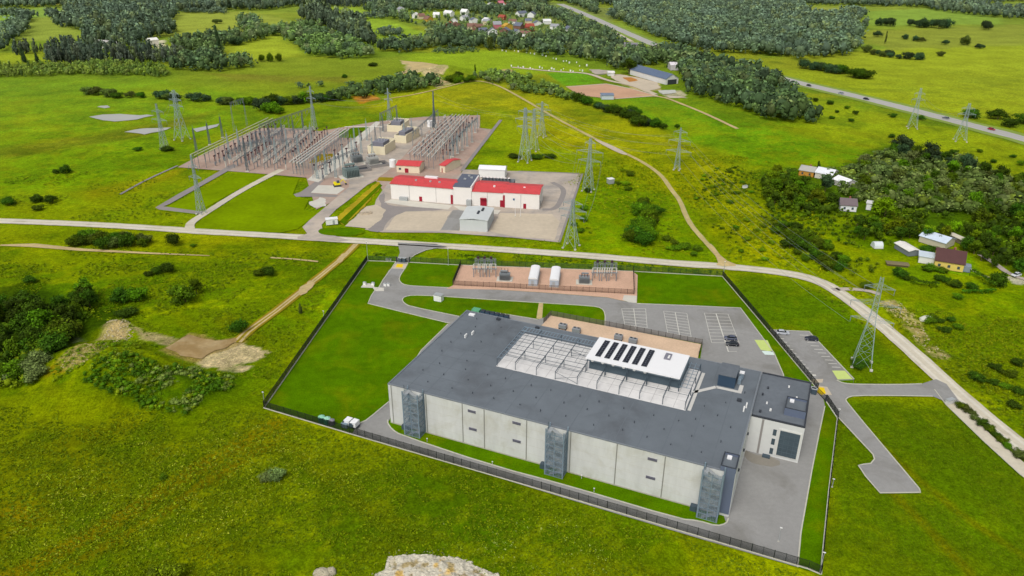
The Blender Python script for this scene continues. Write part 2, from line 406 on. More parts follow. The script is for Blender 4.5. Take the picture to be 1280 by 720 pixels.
def ground_z(x, y):
    global _Z2
    if _Z2 is None: _Z2 = Z.reshape(NY, NX)
    x = np.asarray(x, float); y = np.asarray(y, float)
    i = np.clip(np.searchsorted(gx, x) - 1, 0, NX - 2); j = np.clip(np.searchsorted(gy, y) - 1, 0, NY - 2)
    u = np.clip((x - gx[i]) / (gx[i + 1] - gx[i]), 0, 1); v = np.clip((y - gy[j]) / (gy[j + 1] - gy[j]), 0, 1)
    return (_Z2[j, i] * (1 - u) + _Z2[j, i + 1] * u) * (1 - v) + (_Z2[j + 1, i] * (1 - u) + _Z2[j + 1, i + 1] * u) * v
me = bpy.data.meshes.new('ground')
V = np.stack([X, Y, Z], 1).astype(np.float32)
I = np.arange(NX * NY).reshape(NY, NX)
F = np.stack([I[:-1, :-1], I[:-1, 1:], I[1:, 1:], I[1:, :-1]], -1).reshape(-1, 4)
def fast_mesh(me, V, F, col=None, smooth=False):
    n, k = F.shape
    me.vertices.add(len(V)); me.vertices.foreach_set('co', V.astype(np.float32).ravel())
    me.loops.add(n * k); me.loops.foreach_set('vertex_index', F.astype(np.int32).ravel())
    me.polygons.add(n); me.polygons.foreach_set('loop_start', np.arange(0, n * k, k, dtype=np.int32)); me.polygons.foreach_set('loop_total', np.full(n, k, np.int32))
    if smooth: me.polygons.foreach_set('use_smooth', np.ones(n, bool))
    if col is not None:
        a = me.color_attributes.new('tint', 'FLOAT_COLOR', 'POINT')
        a.data.foreach_set('color', np.concatenate([col, np.ones((len(col), 1))], 1).astype(np.float32).ravel())
    me.update(calc_edges=True); me.validate()
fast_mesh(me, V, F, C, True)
M_GRASS = mat('meadow_grass', (1, 1, 1), .9, [(.05, 4, .12, 2.), (.45, 5, .30, 2.2), (1.8, 4, .42, 1.9), (6., 2, .34, 1.6)], attr='tint', spec=.02, bump=(.6, .35))
me.materials.append(M_GRASS)
o = bpy.data.objects.new('ground', me); COL.objects.link(o); tag(o, kind='structure')

# ---- surfaces
asph = [(.09, 4, .10, 1.6), (.8, 4, .08, 1.6), (7, 2, .10, 1.4)]
M_ASPH = mat('asphalt', px(144, 143, 140), .92, asph, spec=.15, alt=(px(122, 120, 114), .06, .50, .74))
M_ASPH2 = mat('old_asphalt', px(140, 134, 130), .92, asph, spec=.15)
M_ROAD = mat('gravel_road', px(196, 188, 168), .95, [(.07, 4, .10, 1.6), (.9, 4, .10, 1.6), (6, 2, .12, 1.4)], spec=.1, alt=(px(172, 164, 140), .12, .50, .72))
M_CONC = mat('concrete', px(196, 192, 180), .9, [(.2, 4, .10, 1.6), (2, 4, .07, 1.5)], spec=.15)
M_KERB = mat('kerb_concrete', px(188, 186, 168), .9, [(1, 3, .12, 1.5)], spec=.15)
M_LAWN = mat('mown_lawn', px(76, 112, 0), .9, [(.045, 3, .20, 2.), (.3, 4, .22, 2.), (2.4, 4, .30, 1.8), (7, 2, .25, 1.6)], spec=.02, bump=(.4, .2), alt=(px(102, 118, 2), .07, .48, .72))
M_PINK = mat('pink_gravel', px(200, 164, 140), .95, [(.12, 4, .12, 1.8), (1.5, 4, .14, 1.6), (7, 2, .14, 1.4)], spec=.1)
M_PINK2 = mat('red_gravel', px(168, 144, 130), .95, [(.05, 4, .18, 1.8), (.5, 4, .14, 1.6)], spec=.1, alt=(px(164, 150, 138), .06, .45, .65))
M_GRAV = mat('grey_gravel', px(178, 166, 152), .95, [(.04, 4, .16, 1.8), (.35, 4, .12, 1.6), (3, 3, .1, 1.5)], spec=.1, alt=(px(152, 146, 140), .07, .46, .68))
M_SAND = mat('sandy_gravel', px(190, 177, 156), .95, [(.06, 4, .12, 1.8), (.5, 4, .10, 1.6)], spec=.1)
M_TRACK = mat('earth_track', px(186, 166, 118), .95, [(.08, 4, .22, 2.), (.8, 4, .18, 1.7)], spec=.1)
M_TRACKE = mat('worn_verge', px(140, 124, 24), .95, [(.08, 4, .22, 2.), (.8, 4, .2, 1.7)], spec=.1)
M_MUD = mat('muddy_water', px(146, 120, 74), .5, [(.08, 4, .18, 1.8), (.6, 4, .12, 1.7)], spec=.3, alt=(px(170, 148, 106), .12, .42, .66))
M_WATER = mat('flood_water', px(172, 171, 162), .3, [(.03, 3, .1, 1.6)], spec=.5)  # reflected pale sky is put into the base colour
M_FIELD = mat('ploughed_field', px(188, 150, 122), .95, [(.03, 4, .12, 1.8), (.4, 4, .1, 1.6)], spec=.1)
M_MARK = mat('white_road_paint', px(200, 198, 188), .8, [(1.5, 4, .10, 1.6)])
M_YELP = mat('yellow_road_paint', px(232, 196, 20), .8, [(1.5, 4, .06, 1.6)])
M_GRNP = mat('pale_green_paint', px(190, 206, 120), .8, [(1.2, 4, .08, 1.6)])
M_BLUP = mat('pale_blue_paint', px(206, 222, 214), .8, [(1.2, 4, .06, 1.6)])
def jag(P, amp, cell):
    """fray an outline: points every metre or so, pushed by noise"""
    Q = []; n = len(P)
    for i in range(n):
        a, b = Vector(P[i]), Vector(P[(i + 1) % n]); k = max(1, int((b - a).length / (cell * .35)))
        Q += [tuple(a.lerp(b, j / k)) for j in range(k)]
    x = np.array([q[0] for q in Q]); y = np.array([q[1] for q in Q])
    x2 = x + (fbm(x + 13, y, cell, 3) - .5) * 2 * amp; y2 = y + (fbm(x - 77, y, cell, 3) - .5) * 2 * amp
    return list(zip(x2.tolist(), y2.tolist()))
def surf(name, poly, z, M, rounds=0, fray=0., cell=4.):
    b = MB(); P = G(poly)
    if rounds: P = curve(P, rounds, True)
    if fray: P = jag(P, fray, cell)
    b.sheet(P, z); return structure(name, b, M)
def strip(name, pts, w, z, M, rounds=2, fray=.12):
    b = MB(); P = curve(G(pts), rounds)
    if not hasattr(w, '__len__'):                              # ragged edges: resample and let the width wander
        Q = [P[0]]
        for a, c in zip(P[:-1], P[1:]):
            L = math.hypot(c[0] - a[0], c[1] - a[1]); n = max(1, int(L / max(2.5, .25 * w, .006 * a[1])))
            Q += [lerp(a, c, (k + 1) / n) for k in range(n)]
        x = np.array([q[0] for q in Q]); y = np.array([q[1] for q in Q]); ww = w * (1 + (fbm(x, y, 5, 3) - .5) * 2 * fray); P = Q; w = ww.tolist()
    b.ribbon(P, w, z); return structure(name, b, M)
# main gravel road, its branch to the substation, tracks
ROAD = [(-60, 274), (0, 276), (100, 279.6), (215, 286.4), (235, 288.5), (336, 294), (400, 298), (430, 299.8), (474, 302.5), (635, 312.2), (760, 321.5), (850, 329.7), (904, 332.5),
        (984, 340.8), (1024.7, 351), (1051.5, 367), (1085, 392), (1135.5, 435), (1182, 478), (1229.6, 520), (1282, 562), (1340, 612)]
strip('gravel_road', ROAD, 6.4, .05, M_ROAD)
_rp = curve(G(ROAD), 2)
for _o in (-1.5, 1.5):
    pp_ = []
    for i, p in enumerate(_rp):
        a = Vector(_rp[max(0, i - 1)]); b_ = Vector(_rp[min(len(_rp) - 1, i + 1)]); d = (b_ - a).normalized(); pp_.append((p[0] - d.y * _o, p[1] + d.x * _o))
    _m = MB(); _m.ribbon(pp_, 1.1, .06); structure('wheel_track', _m, mat('wheel_track', px(204, 198, 182), .95, [(.07, 4, .12, 1.7), (.9, 4, .12, 1.7)], spec=.1))
strip('access_road', [(238, 288), (236.5, 281), (243, 275), (256, 267), (298, 240), (340, 218), (352, 212)], 4.2, .07, M_ROAD)
surf('service_path', [(222, 243), (248, 229), (281, 210), (292, 205), (297, 207), (258, 229), (212, 255), (204, 258), (252, 264.5), (250, 268), (199, 262), (194, 259.5)], .06, M_ASPH2)
strip('field_path', [(150, 243), (180, 226), (222, 207)], 1.5, .06, M_ASPH2)
strip('verge', [(445, 305), (430, 320.6), (380, 361), (346, 388), (309, 414.7), (296, 428)], 4.4, .03, M_TRACKE)
for s in (-1, 1): strip('dirt_track', [(445 + s * 1.6, 305), (430 + s * 1.6, 320.6), (405 + s * 2, 341), (380 + s * 2, 361), (346 + s * 2.4, 388), (309 + s * 3.2, 414.7), (296 + s * 4, 428)], [1.2, 1., .9, 1.1, .8, .8, 1.2], .05, M_TRACK, 0)
surf('dirt_track', [(372, 362), (388, 350), (394, 352), (384, 366), (374, 370)], .06, M_TRACK, 1, 1.0, 3)
surf('dirt_track', [(420, 326), (432, 314), (436, 316), (426, 330)], .06, M_TRACK, 1, 1.0, 3)
strip('field_track', [(560, 108), (590, 100), (618, 104), (655, 124), (689, 144.5), (739, 171), (766, 184.7), (799.6, 200), (826.5, 218), (840, 238.5), (850, 250), (860, 277), (880, 300.5), (907, 330)],
      2.6, .05, mat('pale_track', px(178, 164, 112), .95, [(.08, 4, .22, 2.), (.8, 4, .18, 1.7)], spec=.1))
surf('field_track', [(745, 174), (768, 183), (786, 193), (780, 194), (762, 186), (742, 174.5)], .07, M_SAND, 2)
surf('field_track', [(885, 305), (890, 305), (904, 324), (925, 332.5), (904, 333), (894, 331), (899, 328)], .07, M_TRACK, 1)
strip('field_track', [(795, 118), (830, 121), (850, 129), (880, 141), (922, 161)], 3., .05, M_TRACK)
strip('field_track', [(640, 84), (700, 90), (735, 91), (760, 101), (790, 106), (820, 118)], 5, .05, M_SAND)
strip('field_track', [(480, 124), (520, 118), (560, 108)], 2.2, .05, M_TRACK)
strip('field_track', [(1040, 362), (1060, 361), (1085, 363), (1100, 368)], 2.6, .06, M_GRAV)
strip('farm_path', [(1225, 318), (1245, 330), (1262, 343), (1290, 352)], 2.6, .05, M_GRAV)
strip('farm_path', [(1210, 335), (1230, 345), (1236, 347)], 1.6, .05, M_GRAV)
strip('sandy_bank', [(0, 306.5), (40, 306.5), (100, 312), (188, 316.6), (262, 319.6)], [1.4, 4, 2.6, 1.6, .6] , .05, M_TRACK, 0)
strip('sandy_bank', [(338, 322), (370, 324), (398, 327)], 1.2, .05, M_TRACK)
# highway
HW = [(700, 5), (725, 15), (752, 27), (790, 44), (830, 61), (900, 79), (975, 97), (1000, 104), (1050, 115.5), (1100, 127.5), (1150, 140), (1200, 153), (1280, 173.5), (1400, 207)]
strip('highway_verge', HW, 27, .04, mat('verge_grass', px(126, 146, 60), .95, [(.05, 3, .15, 1.7)]))
strip('highway', HW, 14, .08, mat('highway_asphalt', px(168, 166, 160), .9, [(.02, 3, .06, 1.6)]))
hwp = curve(G(HW), 2)
mb = MB()
for off in (-5.6, 5.6):
    pp = []
    for i, p in enumerate(hwp):
        a = Vector(hwp[max(0, i - 1)]); b = Vector(hwp[min(len(hwp) - 1, i + 1)]); d = (b - a).normalized(); pp.append((p[0] - d.y * off, p[1] + d.x * off))
    mb.ribbon(pp, .35, .12)
structure('highway_edge_marking', mb, M_MARK)
mb = MB()
for i in range(len(hwp) - 1):
    a, b = Vector(hwp[i]), Vector(hwp[i + 1]); n = max(1, int((b - a).length / 12))
    for k in range(n): mb.ribbon([tuple(a.lerp(b, k / n)), tuple(a.lerp(b, (k + .4) / n))], .3, .12)
structure('highway_centre_marking', mb, M_MARK)
strip('side_road', [(760, 35), (775, 44), (790, 52)], 6, .06, M_ROAD)
# fields, ponds
surf('ploughed_field', [(707.5, 108.4), (758, 104.7), (790, 111), (822, 119.7), (765.6, 123.8), (724, 119)], .04, M_FIELD)
strip('field_kerb', [(707.5, 108.4), (758, 104.7), (790, 111), (822, 119.7), (765.6, 123.8)], 1.6, .06, M_ROAD, 0)
surf('muddy_pond', [(206, 437), (222, 427), (236, 418.5), (250, 421.5), (269, 426), (284, 425), (294, 423.5), (298, 428), (268, 440), (254, 450), (236, 448), (216, 441)], .06, M_MUD, 0, 2.2, 6)
0 and surf('sand_bank', [(250, 450), (262, 440), (285, 430), (296, 424), (306, 431), (325, 435.5), (333, 440), (324, 449), (300, 453), (270, 457), (254, 455)], .07, M_TRACK, 1, .7, 3)
0 and surf('sand_bank', [(274, 459), (300, 457), (311, 458), (306, 463), (290, 463.5)], .07, M_TRACK, 1, .5, 3)
0 and surf('sand_bank', [(183, 420), (198, 419), (218, 424), (210, 432), (200, 430), (190, 425)], .07, M_TRACK, 1, .6, 3)
surf('flood_pool', [(114, 145.5), (128, 143), (150, 142.6), (175, 144.3), (183, 143.6), (192, 144.5), (180, 146.5), (172, 149.5), (160, 151), (144, 152.2), (131, 150.5)], .05, M_WATER, 0, 2.2, 14)
surf('flood_pool', [(120.6, 133.6), (126, 132.2), (134, 131.8), (137, 134), (130, 135.6)], .05, M_WATER, 0, 1.5, 10)
surf('flood_pool', [(154.5, 164.8), (165, 162), (175, 160.4), (195, 159.6), (215, 159.3), (210, 162), (201, 164.6), (190, 166), (181, 168), (168, 166.5)], .05, M_WATER, 0, 2.2, 12)
surf('flood_pool', [(240, 161.5), (258, 157.5), (275, 154.3), (272, 158), (258, 162), (247, 165)], .05, M_WATER, 0, 1.6, 10)
surf('bare_ground', [(499, 75.5), (512, 76.5), (530, 77.5), (545, 81), (552, 86), (545, 89), (556, 93), (546, 99), (560, 102), (552, 105.5), (540, 103), (543, 96), (528, 92), (512, 90), (516, 84), (505, 79)], .05, M_TRACK, 0, 4, 16)
surf('bare_ground', [(497, 92), (506, 88), (514, 90), (505, 93)], .05, M_TRACK, 0, 3, 14)
surf('bare_ground', [(566, 86), (574, 86.5), (578, 89), (568, 88.5)], .05, M_SAND, 0, 3, 14)
surf('bare_ground', [(760, 93), (776, 93), (800, 97.5), (822, 103), (826, 110), (808, 115), (792, 107), (772, 101)], .045, M_SAND, 0, 3, 12)
surf('bare_ground', [(777, 97), (790, 96.5), (798, 100.5), (786, 102.5)], .055, mat('rusty_earth', px(176, 120, 56), .95, [(.08, 4, .2, 1.8)]), 0, 2, 8)
surf('bare_ground', [(735, 86.5), (750, 87), (768, 89), (764, 92), (744, 92.5)], .05, M_GRAV, 0, 2.5, 10)
surf('bare_ground', [(822, 113), (845, 112.5), (846, 116), (828, 118)], .055, mat('pale_slab', px(186, 186, 176), .9, [(.1, 3, .08, 1.6)]), 0, 1.5, 8)
surf('bare_ground', [(832, 119.5), (850, 120), (858, 122.2), (836, 122.6)], .05, M_SAND, 0, 2, 8)
surf('bare_ground', [(440, 124), (455, 119.5), (470, 121), (474, 123), (458, 126)], .05, mat('orange_earth', px(186, 130, 44), .95, [(.08, 4, .25, 1.8)]), 0, 3, 12)
surf('bare_ground', [(134, 412), (139, 404), (150, 402), (160, 407), (158, 416), (146, 424), (136, 428), (126, 426)], 2.75, M_TRACK, 0, .8, 3) if False else None

# ---- the fenced compound
FNW, FNE, FGATE, FE, FSE, FSW = (459, 326), (903, 345.5), (1022, 487), (1047, 523), (1026, 718), (330, 510)
surf('compound_lawn', [FNW, (500, 328), (576, 331.5), (791, 339.5), FNE, FGATE, FE, FSE, FSW], .03, M_LAWN)
surf('gate_road', [(497, 303), (545, 305), (560, 309), (536, 311.5), (515, 320.6), (510, 328), (506, 336), (498.7, 347), (500, 353), (507.5, 357), (530, 358.3), (561, 359.8), (620, 362.4), (680, 366), (759, 372), (775, 375.6), (795.6, 379.4), (860, 382),
     (925.6, 385), (967.6, 441.5), (979, 468), (981, 488), (960, 494), (875, 452), (878, 430), (756, 407.5), (756.7, 392), (752, 385), (740, 382.6), (670.4, 378.4), (580, 372.5), (545, 370), (515, 369), (506, 371), (502.3, 374.5), (505, 379), (512, 383), (574, 395.7), (590, 397.5), (620, 391), (672, 399.5),
     (690, 394), (680, 405), (640, 425), (589, 420), (563, 405), (520, 394), (500, 389.4), (460, 379.5), (464, 370), (468, 364), (473.8, 358.8), (478.8, 350), (486, 338), (489.4, 335.6), (495, 327), (500, 316)], .06, M_ASPH)
# ring road: left side, front, right yard
surf('ring_road', [(563, 405), (559.7, 405.5), (526.6, 438), (486.5, 502), (478, 509), (466, 519), (457, 526), (447, 530), (440, 543), (520, 566.5), (640, 602.5), (760, 639), (880, 675), (997, 709), (1001, 666), (1008, 625), (1014.6, 589), (1020, 562), (1024, 541), (1029, 520),
     (1031, 508), (1029, 497), (1018, 486), (985, 478), (975, 500), (1000, 560), (997, 577), (926, 560), (903, 640), (908, 654.7), (895.5, 657.6), (873, 650.8), (849.6, 649), (709, 607), (614.8, 582), (500.6, 543.8), (490, 537), (484.5, 529), (489, 521), (575, 430), (589, 420)], .065, M_ASPH)
surf('outer_car_park', [(962.5, 412.5), (985, 413.5), (1011, 414.4), (1067.5, 474), (1066, 480.5), (1120, 481), (1152, 480), (1170, 474), (1183, 480), (1200, 503), (1186, 504), (1166, 495.5), (1120, 494.6), (1068, 494.5), (1057, 498), (1058, 503), (1149, 611), (1150.6, 615.7), (1100, 616.4), (1082, 595.6), (1073, 582),
     (1080, 580.5), (1088.5, 579.5), (1093, 574), (1091, 568), (1048, 523), (1022, 488)], .07, M_ASPH)
surf('gravel_lane', [(1168, 487), (1184, 486), (1198, 503), (1240, 545), (1282, 580), (1345, 632), (1335, 642), (1276, 594), (1230, 552), (1182.5, 506)], .055, M_ROAD)
surf('yard_gravel', [(558, 361), (566, 357), (576, 331.5), (791, 339.5), (797, 344), (796, 379), (775, 375.4), (759, 371.8), (680, 365.8), (620, 362.2)], .075, M_PINK)
surf('concrete_apron', [(778, 375), (780, 369), (796, 370), (795.6, 379.2), (786, 378)], .085, M_CONC)
surf('cooling_yard_gravel', [(676, 408), (688.4, 394.6), (770, 410), (877, 430.6), (872, 449), (820, 440)], .08, mat('buff_gravel', px(206, 178, 150), .95, [(.12, 4, .14, 1.8), (1.5, 4, .12, 1.6)], spec=.1))
surf('damp_patch', [(934, 562), (940, 566), (966, 572), (980, 578), (962, 584), (940, 580), (930, 574)], .072, mat('damp_asphalt', px(134, 129, 119), .8, asph), 1, 1.8, 4)
0 and surf('damp_patch', [(905, 700), (925, 670), (950, 640), (960, 650), (940, 690), (930, 702)], .072, mat('worn_asphalt', px(132, 130, 126), .9, asph), 1, 1.5, 4)
surf('footpath', [(670.5, 398), (673.5, 379), (679, 379.2), (677.5, 400)], .045, M_TRACK)
surf('concrete_apron', [(451, 359.5), (455, 354), (467, 355), (468, 359), (480, 360), (480, 364), (469, 364), (466, 360)], .075, M_CONC)
surf('gate_apron', [(489.5, 335.8), (494.5, 329.5), (510, 330), (506.5, 336.5)], .07, M_SAND)
surf('gate_marking', [(494.5, 334.2), (496.5, 330), (504, 330.4), (503, 334.6)], .08, M_YELP)
surf('gate_apron', [(1016, 489), (1022, 482), (1034, 484), (1040, 494), (1024, 494)], .085, M_SAND)
surf('gate_marking', [(1020, 490), (1024, 484), (1030, 485), (1032.5, 492), (1027, 494)], .095, M_YELP)
surf('concrete_apron', [(1013, 479), (1015, 474.4), (1029, 474), (1028, 478.5)], .085, M_SAND)
# painted bays
surf('car_park_marking', [(943, 425), (959.5, 425.5), (966, 440), (951, 437.5)], .08, M_GRNP)
surf('car_park_marking', [(952, 439), (965.5, 439), (968, 444), (956, 443.5)], .08, M_BLUP)
surf('car_park_marking', [(1040, 463.5), (1056, 463.5), (1066, 474), (1047, 474.5)], .08, M_GRNP)
mb = MB()
def line(a, b, w=.2, z=.085): mb.ribbon(G([a, b]), w, z)
def bays(tl, tr, bl, br, n, mid=True, miss=()):
    for k in range(n + 1):
        if k not in miss: line(lerp(tl, bl, k / n), lerp(tr, br, k / n))
    if mid: line(lerp(tl, tr, .5), lerp(bl, br, .5), .26, .09)
    line(tl, bl, .16, .09); line(tr, br, .16, .09)
bays((777, 386), (807, 386), (781, 406), (809, 410), 6); line((793, 407), (794.6, 411))
bays((829.5, 389), (858.5, 392), (834.5, 416), (864, 421.5), 8)
bays((880.5, 391.5), (910, 392.8), (889.5, 428.5), (924, 429), 9, False); line((895, 392), (910.5, 440), .36, .09); line((910.5, 439.6), (921, 439.4))
for k in range(10):                                               # outer lot, two columns of bays
    t = k / 9; a = lerp((971.5, 423), (1006, 464.4), t); line(a, (a[0] + 8.5, a[1] + .6), .3)
    b = lerp((1000, 419), (1040, 459), t); line(b, (b[0] + 10.5, b[1] + .4), .3)
line((1015.5, 469), (1020, 469.4), 1.0)
structure('car_park_marking', mb, M_MARK)
# kerbs around lawns and roads
mb = MB()
def kerb(pts, rounds=1, w=.32): mb.ribbon(curve(G(pts), rounds), w, .02, .13)
kerb([(541, 311), (530, 313), (515, 320.6), (510, 328), (506, 336), (498.7, 347), (500, 353), (507.5, 357), (530, 358.3), (561, 359.8)], 1)
kerb([(796, 379.6), (860, 382.1), (925.6, 385.1), (967.6, 441.5), (979, 468), (981, 480)], 0)
kerb([(574, 395.7), (512, 383), (505, 379), (502.3, 374.5), (506, 371), (515, 369), (545, 370), (580, 372.5), (670.4, 378.4), (740, 382.6), (752, 385), (756.7, 392), (756, 407.5)], 1)
kerb([(590, 397.5), (620, 391), (672, 399.5)], 0)
kerb([(495, 327), (489.4, 335.6), (478.8, 350), (473.8, 358.8), (468, 364), (464, 370), (460, 379.5), (500, 389.4), (563, 404.5), (559.7, 405.5), (526.6, 438), (486.5, 502), (478, 509), (466, 519), (457, 526), (447, 530)], 0)
kerb([(484.5, 525), (484.5, 529), (490, 537), (500.6, 543.8), (614.8, 582), (709, 607), (849.6, 649), (873, 651), (895.5, 657.8), (908, 654.9), (910.5, 648)], 1)
kerb([(997, 709), (1001, 666), (1014.6, 589), (1024, 541), (1031, 508)], 0)
kerb([(962.5, 412.5), (1011, 414.4), (1067.5, 474)], 0); kerb([(1046, 475.5), (1053, 478.8), (1066, 480.5), (1120, 481), (1152, 480)], 1)
kerb([(1166, 495.5), (1120, 494.6), (1068, 494.5), (1057, 498), (1058, 503), (1149, 611)], 1); kerb([(1149, 611), (1150.6, 615.7), (1100, 616.4), (1082, 595.6), (1073, 582), (1080, 580.5), (1088.5, 579.5), (1093, 574), (1091, 568), (1048, 522)], 0)
kerb([(1168, 487), (1182.5, 506), (1230, 552), (1276, 594)], 0, .25)
structure('kerb', mb, M_KERB)
# lawn wedge at the mouth of the outer lot
surf('lawn', [(1047, 476), (1054, 478.5), (1066, 480), (1067, 475)], .075, M_LAWN)

# ---- the substation's ground
surf('substation_gravel', [(222, 209), (262, 188), (300, 170), (327, 160), (360, 160), (400, 164), (470, 152), (530, 146), (600, 144), (600, 160), (617, 162), (577, 214), (570, 228), (480, 240), (470, 226), (395, 262), (383, 222), (313, 216)], .04, M_PINK2)
surf('grass_patch', [(424, 165), (440, 160), (466, 158), (462, 166), (448, 173), (424, 172)], .06, M_LAWN)
surf('grass_patch', [(386, 204), (398, 193), (420, 192), (408, 202)], .055, M_TRACKE)
surf('substation_road', [(372, 299), (398, 301), (424, 302), (436, 300.5), (425, 297), (404, 290), (402, 281), (420, 262), (436, 250), (462, 229), (482, 216), (498, 203), (520, 178), (545, 155), (548, 150), (530, 150), (508, 152), (470, 156), (450, 178), (428, 200), (398, 222), (383, 224), (396, 226), (438, 216), (436, 234), (410, 256), (386, 276), (378, 284), (384, 292), (372, 296)], .07, M_GRAV)
surf('concrete_pad', [(384, 225), (437, 178), (470, 152), (476, 153), (446, 182), (430, 205), (413, 216), (398, 228)], .08, M_CONC)
surf('concrete_pad', [(388.5, 241), (398, 231.5), (422, 232), (431, 236), (421, 243)], .08, M_CONC)
surf('asphalt_patch', [(367, 243), (376, 240), (394, 227), (404, 226), (390, 241.5), (423, 244), (420, 246.5), (396, 246), (370, 246)], .075, M_ASPH2)
surf('rubble_ground', [(386, 253), (400, 247), (409, 249), (406, 258), (392, 260)], .075, M_CONC, 0, 2.2, 4)
surf('gravel_yard', [(470, 250), (462, 280), (456, 287), (478, 290.5), (553.7, 291), (640, 297), (699, 303), (726, 217.5), (648, 214), (580, 212), (566, 228), (488, 226), (478, 238)], .065, M_GRAV)
surf('yard_path', [(456, 288), (478, 291), (482, 280), (492, 270), (508, 265), (560, 262), (562, 258), (500, 259), (480, 255), (482, 240), (472, 246), (478, 258), (470, 276)], .08, M_ASPH2, 1)
surf('sand_yard', [(482, 287.5), (488, 278), (495, 269.5), (507.5, 264.5), (563.7, 264), (549.7, 289)], .085, M_SAND, 0, .5, 3)
surf('sand_yard', [(431, 283), (445, 270), (457.5, 258), (470, 256), (482.5, 262.5), (476, 275), (461, 285.5)], .085, M_SAND, 0, .6, 3)
surf('sand_yard', [(612, 289), (626, 266), (690, 268), (700, 276), (694, 300), (640, 296)], .085, M_SAND, 0, 1., 5)
surf('asphalt_patch', [(551, 287.5), (566, 263), (580, 262), (574, 288.5)], .09, M_ASPH)
surf('concrete_apron', [(480, 253), (490, 249), (525, 252.5), (566, 257), (560, 262), (520, 259)], .095, M_CONC)
surf('concrete_apron', [(566, 257), (591, 259.5), (626, 263), (622, 268), (575, 263)], .095, M_CONC)
strip('yard_path', [(678, 262), (694, 262), (702, 250), (706, 236), (690, 228)], 3, .09, M_ASPH2)
strip('gravel_kerb', [(699, 303), (728, 217)], 1.2, .1, M_ASPH2, 0); strip('gravel_kerb', [(648, 214), (728, 217)], 1., .1, M_ASPH2, 0)
strip('gravel_kerb', [(577, 213.5), (617, 161.5), (626, 150)], 2.4, .1, M_ASPH2, 0)
surf('lawn', [(396, 289), (404, 284.5), (436, 284.5), (461, 289), (444, 295.5), (404, 294.5)], .085, M_LAWN, 2)
surf('flower_strip', [(419, 273), (430, 281), (452, 262), (478, 232), (472, 227)], .085, mat('flower_strip', px(160, 142, 10), .95, [(.15, 4, .25, 2.4), (.8, 3, .2, 2.)]), 0, .8, 3)
surf('flower_strip', [(424, 277), (430, 281), (478, 232), (475, 230)], .095, M_LAWN)
surf('lawn', [(471, 226), (474, 221.5), (492, 222), (491, 227)], .085, M_TRACKE)
surf('lawn', [(240, 287), (258, 270), (300, 243), (342, 221), (374, 223), (366, 243), (386, 250), (380, 262), (396, 268), (372, 286), (350, 291)], .045, mat('lawn_bright', px(112, 136, 0), .9, [(.05, 3, .22, 1.9), (.5, 4, .2, 1.8)], spec=.02))
surf('lawn', [(199, 263), (246, 268), (253, 262), (296, 238), (334, 219), (300, 215), (262, 232)], .045, MATS['lawn_bright'])
# ================================================================== THE DATA HALL
BO = (-34.96, 180.16); BPH = math.radians(-23.5); BU = (math.cos(BPH), math.sin(BPH)); BV = (-math.sin(BPH), math.cos(BPH))
def B(u, v, z=0.): return (BO[0] + BU[0] * u + BV[0] * v, BO[1] + BU[1] * u + BV[1] * v, z)
U3, V3 = (*BU, 0), (*BV, 0)
BW, BD, BH = 96.0, 49.4, 13.3
M_WALL = mat('pale_concrete_panel', px(199, 200, 197), .85, [(.10, 3, .07, 1.7), (.6, 5, .09, 1.7), (4, 3, .03, 1.5)], spec=.15, stretch=(1, 1, .22), alt=(px(184, 183, 173), .16, .5, .75))
M_WALL2 = mat('cool_concrete_panel', px(203, 204, 201), .85, [(.1, 3, .05, 1.6), (.9, 4, .04, 1.6)], spec=.15)
M_ROOF = mat('bitumen_roof', px(104, 111, 117), .85, [(.035, 4, .10, 1.8), (.25, 4, .08, 1.7), (3, 3, .06, 1.5)], spec=.2, alt=(px(92, 97, 102), .055, .50, .70))
M_ROOF2 = mat('bitumen_roof_worn', px(102, 108, 114), .85, [(.06, 4, .14, 1.8), (.6, 4, .12, 1.7)], spec=.2)
M_DARK = mat('dark_trim', px(58, 62, 68), .6, [(.5, 3, .1, 1.5)])
M_STEEL = mat('blue_grey_steel', px(120, 136, 148), .55, [(.6, 3, .12, 1.6)], spec=.35)
M_STEELD = mat('slate_steel', px(66, 80, 90), .55, [(.6, 3, .12, 1.6)], spec=.35)
M_CLAD = mat('slate_cladding', px(96, 106, 126), .5, [(.25, 3, .08, 1.6)], spec=.35)
M_CLADB = mat('blue_cladding', px(48, 68, 88), .5, [(.3, 3, .10, 1.6)], spec=.35)
M_TERR = mat('white_gravel_deck', px(212, 210, 207), .9, [(.12, 4, .10, 1.9), (.5, 4, .10, 1.8), (3, 3, .05, 1.5)], spec=.15)
M_WHITE = mat('white_metal', px(246, 247, 248), .5, [(.4, 3, .02, 1.5)], spec=.3)
M_PANEL = mat('solar_cell', px(26, 30, 42), .25, [(2.5, 2, .12, 1.5)], spec=.5)
M_GLASS = mat('dark_glass', px(66, 80, 88), .15, [(.4, 3, .2, 1.6)], spec=.6)
M_GALV = mat('galvanised_steel', px(168, 172, 172), .5, [(1, 3, .08, 1.5)], metal=.2, spec=.4)
M_WHITE2 = mat('off_white_paint', px(226, 226, 222), .6, [(.6, 4, .06, 1.6)])
bld = thing('data_hall', 'huge pale concrete hall with flat dark grey roof and white solar canopy', 'building', B(0, 0))
def part(mb, name, M, parent=bld, **k): return mb.build(name, M, parent, **k)
def bbox(mb, u0, u1, v0, v1, z0, z1): mb.box(B((u0 + u1) / 2, (v0 + v1) / 2, (z0 + z1) / 2), (u1 - u0, v1 - v0, z1 - z0), U3)
mb = MB(); bbox(mb, 0, BW, 0, BD, 0, BH - .12); part(mb, 'wall', M_WALL)
mb = MB(); bbox(mb, .34, BW - .34, .34, BD - .34, BH - .118, BH); rf = part(mb, 'roof', M_ROOF)
